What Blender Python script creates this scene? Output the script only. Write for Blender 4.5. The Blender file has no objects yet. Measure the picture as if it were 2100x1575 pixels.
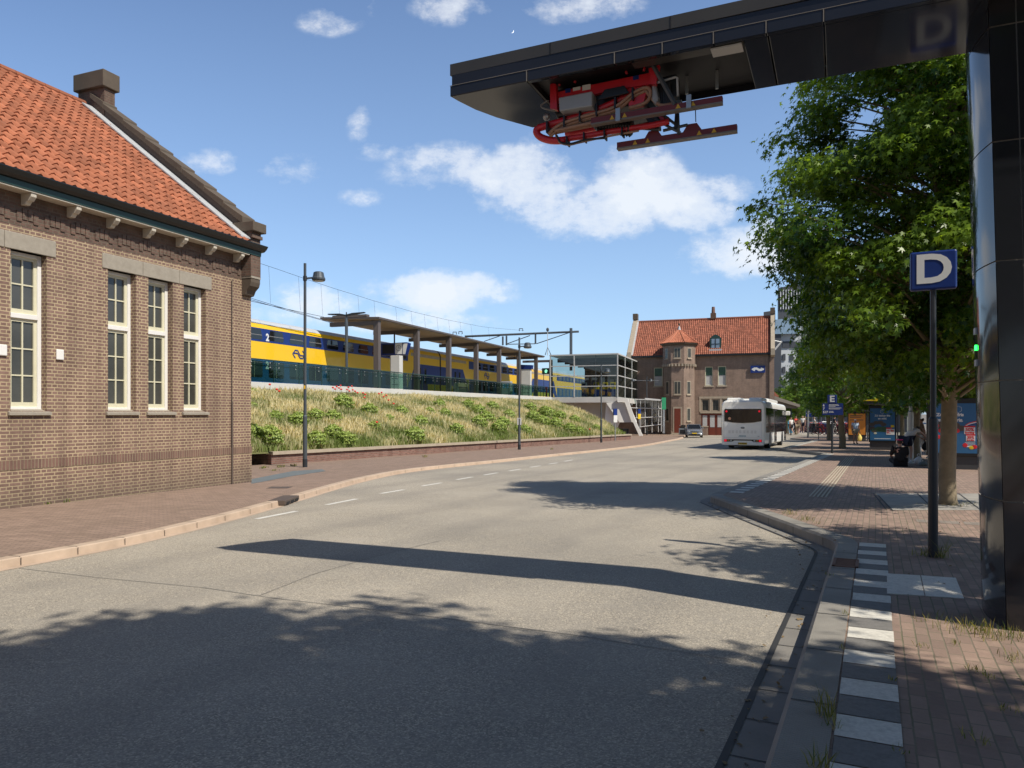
import bpy, bmesh, math, random
import numpy as np
from mathutils import Vector, Matrix
random.seed(7); NR = np.random.default_rng(7)
C = bpy.context.scene.collection
PI = math.pi; R = math.radians
# ---- survey of the place: camera at the origin, 1.65 m above the road; the ground falls 1.2 % away from it
F, HOR, CZ, SL = 1500.0, 848.0, 1.65, 0.012
def gz(Y, o=0.0): return o - SL*min(Y, 130.0)
def pt(x, y, Y): return Vector(((x-1050)/F*Y, Y, CZ-(y-HOR)/F*Y))
def gp(x, y, o=0.0):
    Y = F*(CZ-o)/(y-HOR-F*SL)
    return Vector(((x-1050)/F*Y, Y, o-SL*Y))
KD = Vector((.445, .895, 0)); KR = -R(26.44)      # direction of the bus platform edge
# ------------------------------------------------------------------ helpers
def setp(o, label=None, cat=None, group=None, kind=None):
    if label: o['label'] = label
    if cat: o['category'] = cat
    if group: o['group'] = group
    if kind: o['kind'] = kind
    return o
def thing(name, label, cat, loc=(0,0,0), rz=0.0, group=None, rx=0.0):
    o = bpy.data.objects.new(name, None); C.objects.link(o)
    o.location = loc; o.rotation_euler = (rx, 0, rz); o.empty_display_size = .2
    return setp(o, label, cat, group)
def link_mesh(name, me, m, parent=None, smooth=False, bevel=0.0, seg=2):
    if m and not me.materials: me.materials.append(m)
    if smooth:
        for p in me.polygons: p.use_smooth = True
    o = bpy.data.objects.new(name, me); C.objects.link(o)
    if parent: o.parent = parent
    if bevel:
        b = o.modifiers.new('b', 'BEVEL'); b.width = bevel; b.segments = seg; b.limit_method = 'ANGLE'; b.angle_limit = R(40)
    return o
class MB:
    def __init__(s): s.v = []; s.f = []
    def add(s, vs, fs):
        n = len(s.v); s.v += [tuple(v) for v in vs]; s.f += [tuple(i+n for i in f) for f in fs]; return s
    def quad(s, *p): return s.add(p, [tuple(range(len(p)))])
    def box(s, x0, x1, y0, y1, z0, z1):
        return s.add([(x0,y0,z0),(x1,y0,z0),(x1,y1,z0),(x0,y1,z0),(x0,y0,z1),(x1,y0,z1),(x1,y1,z1),(x0,y1,z1)],
            [(0,3,2,1),(4,5,6,7),(0,1,5,4),(1,2,6,5),(2,3,7,6),(3,0,4,7)])
    def prism(s, prof, a0, a1, ax='y'):
        """extrude a 2-D profile along an axis. ax y: (x,z); ax x: (y,z); ax z: (x,y)"""
        n = len(prof)
        def P(p, a): return (p[0],a,p[1]) if ax == 'y' else ((a,p[0],p[1]) if ax == 'x' else (p[0],p[1],a))
        vs = [P(p,a0) for p in prof]+[P(p,a1) for p in prof]
        fs = [tuple(range(n)), tuple(range(2*n-1,n-1,-1))]+[(i,i+n,(i+1)%n+n,(i+1)%n) for i in range(n)]
        return s.add(vs, fs)
    def tube(s, path, r, n=8, caps=True):
        path = [Vector(p) for p in path]; rs = r if isinstance(r,(list,tuple)) else [r]*len(path)
        vs = []; fs = []; up = Vector((0,0,1)); prev = None
        for i,p in enumerate(path):
            t = (path[min(i+1,len(path)-1)]-path[max(i-1,0)])
            if t.length < 1e-9: t = Vector((0,0,1))
            t.normalize()
            if prev is None:
                a = t.cross(up) if abs(t.z) < .95 else t.cross(Vector((0,1,0)))
            else: a = prev - t*prev.dot(t)
            a.normalize(); prev = a; b = t.cross(a)
            for k in range(n):
                w = 2*PI*k/n; vs.append(p+(a*math.cos(w)+b*math.sin(w))*rs[i])
        for i in range(len(path)-1):
            for k in range(n): fs.append((i*n+k,i*n+(k+1)%n,(i+1)*n+(k+1)%n,(i+1)*n+k))
        if caps: fs += [tuple(range(n-1,-1,-1)), tuple((len(path)-1)*n+k for k in range(n))]
        return s.add(vs, fs)
    def cyl(s, x, y, z0, z1, r, n=16, r1=None): return s.tube([(x,y,z0),(x,y,z1)], [r, r if r1 is None else r1], n)
    def lathe(s, prof, cx=0, cy=0, n=20):
        vs = []; fs = []
        for r,z in prof:
            for k in range(n): vs.append((cx+r*math.cos(2*PI*k/n), cy+r*math.sin(2*PI*k/n), z))
        for i in range(len(prof)-1):
            for k in range(n): fs.append((i*n+k,i*n+(k+1)%n,(i+1)*n+(k+1)%n,(i+1)*n+k))
        fs += [tuple(range(n-1,-1,-1)), tuple((len(prof)-1)*n+k for k in range(n))]
        return s.add(vs, fs)
    def ball(s, c, r, n=10, m=7):
        rx,ry,rz = r if isinstance(r,(tuple,list)) else (r,r,r); vs=[]; fs=[]
        for i in range(m+1):
            t = PI*i/m
            for k in range(n): vs.append((c[0]+rx*math.sin(t)*math.cos(2*PI*k/n), c[1]+ry*math.sin(t)*math.sin(2*PI*k/n), c[2]-rz*math.cos(t)))
        for i in range(m):
            for k in range(n): fs.append((i*n+k,i*n+(k+1)%n,(i+1)*n+(k+1)%n,(i+1)*n+k))
        return s.add(vs, fs)
    def mesh(s, name):
        me = bpy.data.meshes.new(name); me.from_pydata(s.v, [], s.f); me.update()
        bm = bmesh.new(); bm.from_mesh(me); bmesh.ops.recalc_face_normals(bm, faces=bm.faces); bm.to_mesh(me); bm.free()
        return me
    def build(s, name, m, parent=None, smooth=False, bevel=0.0, seg=2):
        return link_mesh(name, s.mesh(name), m, parent, smooth, bevel, seg)
def sheet(name, m, polys, parent=None):
    mb = MB()
    for p in polys: mb.quad(*p)
    me = bpy.data.meshes.new(name); me.from_pydata(mb.v, [], mb.f); me.update()
    bm = bmesh.new(); bm.from_mesh(me)
    for f in bm.faces:
        if f.normal.z < 0: f.normal_flip()
    bm.to_mesh(me); bm.free()
    return link_mesh(name, me, m, parent)
def wall_cells(mb, u0, u1, v0, v1, holes, fn, depth=0.0):
    """a wall plane with rectangular openings; fn(u,v,d) gives the point, d = depth into the wall"""
    us = sorted({u0,u1,*[h[0] for h in holes],*[h[1] for h in holes]}); vs = sorted({v0,v1,*[h[2] for h in holes],*[h[3] for h in holes]})
    us = [u for u in us if u0 <= u <= u1]; vs = [v for v in vs if v0 <= v <= v1]
    for i in range(len(us)-1):
        for j in range(len(vs)-1):
            cu = (us[i]+us[i+1])/2; cv = (vs[j]+vs[j+1])/2
            if any(h[0] < cu < h[1] and h[2] < cv < h[3] for h in holes): continue
            mb.quad(fn(us[i],vs[j],0),fn(us[i+1],vs[j],0),fn(us[i+1],vs[j+1],0),fn(us[i],vs[j+1],0))
    if depth:
        for a,b,c,d in holes:
            for (p,q) in (((a,c),(b,c)),((b,c),(b,d)),((b,d),(a,d)),((a,d),(a,c))):
                mb.quad(fn(p[0],p[1],0),fn(q[0],q[1],0),fn(q[0],q[1],depth),fn(p[0],p[1],depth))
def text(s, size, name, m, parent, loc, off=0.0, ext=.002, align='CENTER', rz=0.0, rot=None, wide=1.0):
    cu = bpy.data.curves.new(name, 'FONT'); cu.body = s; cu.size = size; cu.extrude = ext; cu.offset = off
    cu.align_x = align; cu.align_y = 'CENTER'; cu.resolution_u = 4
    t = bpy.data.objects.new('t', cu); C.objects.link(t)
    bpy.context.view_layer.update()
    me = bpy.data.meshes.new_from_object(t.evaluated_get(bpy.context.evaluated_depsgraph_get()))
    bpy.data.objects.remove(t); bpy.data.curves.remove(cu)
    me.transform(Matrix.Translation(loc) @ (rot if rot is not None else Matrix.Rotation(rz,4,'Z')) @ Matrix.Rotation(PI/2,4,'X') @ Matrix.Diagonal((wide,1,1,1)))
    me.materials.clear(); me.name = name
    return link_mesh(name, me, m, parent)
def copy_tree(o, parent=None):
    c = o.copy(); C.objects.link(c)
    if parent: c.parent = parent
    for ch in list(o.children): copy_tree(ch, c)
    return c
def spline(pts, n=8):
    P = [Vector(p) for p in pts]; out = []
    for i in range(len(P)-1):
        a,b,c,d = P[max(i-1,0)],P[i],P[i+1],P[min(i+2,len(P)-1)]
        for k in range(n):
            t = k/n; out.append(.5*((2*b)+(c-a)*t+(2*a-5*b+4*c-d)*t*t+(3*b-a-3*c+d)*t**3))
    return out+[P[-1]]
# ------------------------------------------------------------------ materials
def new_mat(name):
    m = bpy.data.materials.new(name); m.use_nodes = True; nt = m.node_tree
    return m, nt, nt.nodes['Principled BSDF']
def nd(nt, t, **kw):
    n = nt.nodes.new(t)
    for k,v in kw.items():
        if k in n.inputs: n.inputs[k].default_value = v
        else: setattr(n, k, v)
    return n
def mixc(nt, a, b, fac, mode='MIX'):
    n = nt.nodes.new('ShaderNodeMix'); n.data_type = 'RGBA'; n.blend_type = mode
    for s,v in ((n.inputs[0],fac),(n.inputs[6],a),(n.inputs[7],b)):
        if hasattr(v,'is_output'): nt.links.new(v, s)
        elif isinstance(v,(int,float)): s.default_value = v
        else: s.default_value = (*v,1)
    return n.outputs[2]
def math_(nt, op, a, b=0.0, clamp=False):
    n = nt.nodes.new('ShaderNodeMath'); n.operation = op; n.use_clamp = clamp
    for i,v in enumerate((a,b)):
        if hasattr(v,'is_output'): nt.links.new(v, n.inputs[i])
        else: n.inputs[i].default_value = v
    return n.outputs[0]
def ramp(nt, v, stops):
    n = nt.nodes.new('ShaderNodeValToRGB'); e = n.color_ramp.elements
    while len(e) < len(stops): e.new(.5)
    for i,(p,c) in enumerate(stops): e[i].position = p; e[i].color = (*c,1) if not isinstance(c,(int,float)) else (c,c,c,1)
    nt.links.new(v, n.inputs[0]); return n.outputs[0]
def noise(nt, vec, scale, detail=4, rough=.6):
    n = nd(nt, 'ShaderNodeTexNoise'); n.inputs['Scale'].default_value = scale; n.inputs['Detail'].default_value = detail; n.inputs['Roughness'].default_value = rough
    if vec: nt.links.new(vec, n.inputs['Vector'])
    return n.outputs['Fac']
def bumpn(nt, h, strength, dist=.01):
    b = nd(nt, 'ShaderNodeBump'); b.inputs['Strength'].default_value = strength; b.inputs['Distance'].default_value = dist
    nt.links.new(h, b.inputs['Height']); return b.outputs['Normal']
def mat(name, col, rough=.6, metal=0.0, var=.18, scale=3.0, bump=0.0, bscale=60.0, spec=.5, coat=0.0, dirt=0.0, dirtcol=(.06,.05,.04)):
    m, nt, b = new_mat(name); tc = nd(nt,'ShaderNodeTexCoord').outputs['Object']
    n1 = noise(nt, tc, scale, 6)
    c = mixc(nt, tuple(x*(1-var) for x in col), tuple(min(1,x*(1+var)) for x in col), n1)
    if dirt:
        n2 = noise(nt, tc, scale*.37, 5); c = mixc(nt, c, dirtcol, math_(nt,'MULTIPLY',ramp(nt,n2,[(.45,0),(.75,1)]),dirt))
    nt.links.new(c, b.inputs['Base Color'])
    b.inputs['Metallic'].default_value = metal; b.inputs['Specular IOR Level'].default_value = spec; b.inputs['Coat Weight'].default_value = coat
    nt.links.new(math_(nt,'ADD',math_(nt,'MULTIPLY',n1,.16),rough-.08,True), b.inputs['Roughness'])
    if bump: nt.links.new(bumpn(nt, noise(nt,tc,bscale,5), bump, .01), b.inputs['Normal'])
    return m
def emit(name, col, s):
    m, nt, b = new_mat(name); b.inputs['Base Color'].default_value = (*col,1); b.inputs['Emission Color'].default_value = (*col,1); b.inputs['Emission Strength'].default_value = s
    return m
def brick(name, c1, c2, mortar, bw, bh, ms, squash=1.0, flat=False, dirt=.25, dirtcol=(.05,.045,.04), rough=.85, bump=.5, low=None, swap=False, off=.5, jit=.35, mdirt=.0, rot=0.0):
    m, nt, b = new_mat(name); tc = nd(nt,'ShaderNodeTexCoord').outputs['Object']
    if rot:
        mp = nd(nt,'ShaderNodeMapping'); mp.inputs['Rotation'].default_value = (0,0,rot); nt.links.new(tc, mp.inputs['Vector']); tc = mp.outputs[0]
    sp = nd(nt,'ShaderNodeSeparateXYZ'); nt.links.new(tc, sp.inputs[0]); cb = nd(nt,'ShaderNodeCombineXYZ')
    if flat:
        nt.links.new(sp.outputs['Y' if swap else 'X'], cb.inputs[0]); nt.links.new(sp.outputs['X' if swap else 'Y'], cb.inputs[1])
    else:
        u = math_(nt,'ADD',sp.outputs['X'],sp.outputs['Y'])
        nt.links.new(sp.outputs['Z'] if swap else u, cb.inputs[0]); nt.links.new(u if swap else sp.outputs['Z'], cb.inputs[1])
    br = nd(nt,'ShaderNodeTexBrick'); br.offset = off; br.squash = squash; br.squash_frequency = 2
    wob = nd(nt,'ShaderNodeTexNoise'); wob.inputs['Scale'].default_value = 9; wob.inputs['Detail'].default_value = 2; nt.links.new(tc, wob.inputs['Vector'])
    vm = nd(nt,'ShaderNodeVectorMath', operation='MULTIPLY_ADD'); nt.links.new(wob.outputs['Color'], vm.inputs[0]); vm.inputs[1].default_value = (.012,.008,0); nt.links.new(cb.outputs[0], vm.inputs[2])
    nt.links.new(vm.outputs[0], br.inputs['Vector'])
    for k,v in (('Scale',1.0),('Mortar Size',ms),('Mortar Smooth',.25),('Bias',0.0),('Brick Width',bw),('Row Height',bh)): br.inputs[k].default_value = v
    br.inputs['Color1'].default_value = (0,0,0,1); br.inputs['Color2'].default_value = (1,1,1,1); br.inputs['Mortar'].default_value = (.5,.5,.5,1)
    n1 = noise(nt, tc, 45, 4); n2 = noise(nt, tc, 1.1, 6, .65); n3 = noise(nt, tc, 5, 4)
    c = mixc(nt, c1, c2, br.outputs['Color']); c = mixc(nt, c, tuple(x*.45 for x in c1), math_(nt,'MULTIPLY',n1,jit))
    c = mixc(nt, c, tuple(min(1,x*1.5) for x in c2), math_(nt,'MULTIPLY',ramp(nt,n3,[(.5,0),(.8,1)]),.35))
    mo = mixc(nt, mortar, tuple(x*.55 for x in mortar), n3)
    if mdirt: mo = mixc(nt, mo, (.07,.1,.03), math_(nt,'MULTIPLY',ramp(nt,n2,[(.5,0),(.65,1)]),mdirt))
    c = mixc(nt, c, mo, br.outputs['Fac'])
    if dirt: c = mixc(nt, c, dirtcol, math_(nt,'MULTIPLY',ramp(nt,n2,[(.42,0),(.7,1)]),dirt))
    if not flat:
        ms_ = nd(nt,'ShaderNodeMapping'); ms_.inputs['Scale'].default_value = (2.6,2.6,.22); nt.links.new(tc, ms_.inputs['Vector']); c = mixc(nt, c, tuple(x*.5 for x in c1), math_(nt,'MULTIPLY',ramp(nt,noise(nt,ms_.outputs[0],1.0,6,.6),[(.48,0),(.72,1)]),.45))
    if low:
        c = mixc(nt, c, low[1], math_(nt,'MULTIPLY',math_(nt,'SUBTRACT',1.0,math_(nt,'DIVIDE',math_(nt,'ADD',sp.outputs['Z'],math_(nt,'MULTIPLY',n2,.5)),low[0]),True),low[2]))
    nt.links.new(c, b.inputs['Base Color']); b.inputs['Roughness'].default_value = rough; b.inputs['Specular IOR Level'].default_value = .3
    h = math_(nt,'SUBTRACT',math_(nt,'MULTIPLY',n1,.4),br.outputs['Fac'])
    nt.links.new(bumpn(nt, h, bump, .012), b.inputs['Normal'])
    return m
def glass(name, tint, refl=.12, rough=.02):
    m, nt, b = new_mat(name); nt.nodes.remove(b); out = nt.nodes['Material Output']
    tr = nd(nt,'ShaderNodeBsdfTransparent'); gl = nd(nt,'ShaderNodeBsdfGlossy'); gl.inputs['Roughness'].default_value = rough
    tc = nd(nt,'ShaderNodeTexCoord').outputs['Object']; n = noise(nt, tc, 2.0, 3)
    nt.links.new(mixc(nt, tint, tuple(x*.88 for x in tint), n), tr.inputs['Color'])
    mx = nd(nt,'ShaderNodeMixShader'); mx.inputs[0].default_value = refl; nt.links.new(tr.outputs[0], mx.inputs[1]); nt.links.new(gl.outputs[0], mx.inputs[2])
    nt.links.new(mx.outputs[0], out.inputs['Surface']); return m
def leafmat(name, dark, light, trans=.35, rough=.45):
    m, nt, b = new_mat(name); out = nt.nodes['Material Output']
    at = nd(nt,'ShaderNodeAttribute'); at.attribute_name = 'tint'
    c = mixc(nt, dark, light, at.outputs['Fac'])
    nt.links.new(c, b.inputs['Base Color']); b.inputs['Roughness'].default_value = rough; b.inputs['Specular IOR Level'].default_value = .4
    tl = nd(nt,'ShaderNodeBsdfTranslucent'); nt.links.new(mixc(nt, c, (.9,.95,.2), .35,'MIX') if False else mixc(nt, c, (1.6,1.5,.5), 1.0, 'MULTIPLY'), tl.inputs['Color'])
    mx = nd(nt,'ShaderNodeMixShader'); mx.inputs[0].default_value = trans
    nt.links.new(b.outputs[0], mx.inputs[1]); nt.links.new(tl.outputs[0], mx.inputs[2]); nt.links.new(mx.outputs[0], out.inputs['Surface'])
    return m
def asphalt(name):
    m, nt, b = new_mat(name); tc = nd(nt,'ShaderNodeTexCoord').outputs['Object']
    v = nd(nt,'ShaderNodeTexVoronoi'); v.inputs['Scale'].default_value = 105; nt.links.new(tc, v.inputs['Vector'])
    sp = nd(nt,'ShaderNodeSeparateColor'); nt.links.new(v.outputs['Color'], sp.inputs[0])
    g = ramp(nt, sp.outputs[0], [(0,(.16,.145,.12)),(.4,(.32,.285,.23)),(.72,(.44,.385,.3)),(.9,(.64,.55,.41)),(1,(.8,.7,.54))])
    n2 = noise(nt, tc, .55, 6, .6); n3 = noise(nt, tc, 6, 5, .7); n4 = noise(nt, tc, .16, 4)
    g = mixc(nt, g, (.35,.318,.268), ramp(nt,n3,[(.3,.15),(.75,.7)]))
    g = mixc(nt, g, (.5,.45,.37), math_(nt,'MULTIPLY',ramp(nt,n2,[(.4,0),(.75,1)]),.4))
    g = mixc(nt, g, (.15,.145,.135), math_(nt,'MULTIPLY',ramp(nt,n4,[(.42,0),(.6,1)]),.3))
    n5 = noise(nt, tc, 2.3, 7, .75); g = mixc(nt, g, (.12,.112,.1), math_(nt,'MULTIPLY',ramp(nt,n5,[(.60,0),(.72,1)]),.35))
    # tyre-polished wheel tracks along the platform edge
    dp = nd(nt,'ShaderNodeVectorMath', operation='DOT_PRODUCT'); nt.links.new(tc, dp.inputs[0]); dp.inputs[1].default_value = (.895,-.445,0)
    w = math_(nt,'SINE',math_(nt,'MULTIPLY',math_(nt,'ADD',dp.outputs['Value'],n2),3.3))
    g = mixc(nt, g, (.16,.15,.138), math_(nt,'MULTIPLY',ramp(nt,w,[(.35,0),(1,1)]),.17))
    nt.links.new(g, b.inputs['Base Color']); b.inputs['Roughness'].default_value = .82; b.inputs['Specular IOR Level'].default_value = .35
    nt.links.new(bumpn(nt, v.outputs['Distance'], .35, .006), b.inputs['Normal']); return m
def ribbed(name, col):
    m, nt, b = new_mat(name); tc = nd(nt,'ShaderNodeTexCoord').outputs['Object']
    mp = nd(nt,'ShaderNodeMapping'); mp.inputs['Rotation'].default_value = (0,0,-KR); nt.links.new(tc, mp.inputs['Vector'])
    sp = nd(nt,'ShaderNodeSeparateXYZ'); nt.links.new(mp.outputs[0], sp.inputs[0])
    g = math_(nt,'MULTIPLY',math_(nt,'SINE',math_(nt,'MULTIPLY',sp.outputs['X'],250)),math_(nt,'SINE',math_(nt,'MULTIPLY',sp.outputs['Y'],250)))
    n1 = noise(nt, tc, 5, 6); n2 = noise(nt, tc, 1.3, 5); n3 = noise(nt, tc, 70, 4)
    c = mixc(nt, tuple(x*.75 for x in col), tuple(x*1.2 for x in col), n1); c = mixc(nt, c, tuple(x*.42 for x in col), math_(nt,'MULTIPLY',ramp(nt,n2,[(.4,0),(.7,1)]),.5))
    c = mixc(nt, c, tuple(x*.5 for x in col), math_(nt,'MULTIPLY',n3,.4)); c = mixc(nt, c, tuple(x*.6 for x in col), math_(nt,'MULTIPLY',ramp(nt,g,[(.1,0),(.9,1)]),.35))
    nt.links.new(c, b.inputs['Base Color']); b.inputs['Roughness'].default_value = .85
    nt.links.new(bumpn(nt, math_(nt,'ADD',g,n3), .35, .006), b.inputs['Normal']); return m
def sawtile(name, col, dark):
    """worn clay roof tiles (the tile shape itself is modelled)"""
    m, nt, b = new_mat(name); tc = nd(nt,'ShaderNodeTexCoord').outputs['Object']
    at = nd(nt,'ShaderNodeAttribute'); at.attribute_name = 'tint'
    n1 = noise(nt, tc, 1.3, 6, .7); n2 = noise(nt, tc, 22, 4)
    c = mixc(nt, tuple(x*.68 for x in col), tuple(min(1,x*1.2) for x in col), at.outputs['Fac'])
    c = mixc(nt, c, dark, math_(nt,'MULTIPLY',ramp(nt,n1,[(.42,0),(.72,1)]),.65)); c = mixc(nt, c, tuple(x*.5 for x in col), math_(nt,'MULTIPLY',n2,.35))
    nt.links.new(c, b.inputs['Base Color']); b.inputs['Roughness'].default_value = .8; b.inputs['Specular IOR Level'].default_value = .25; return m
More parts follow.
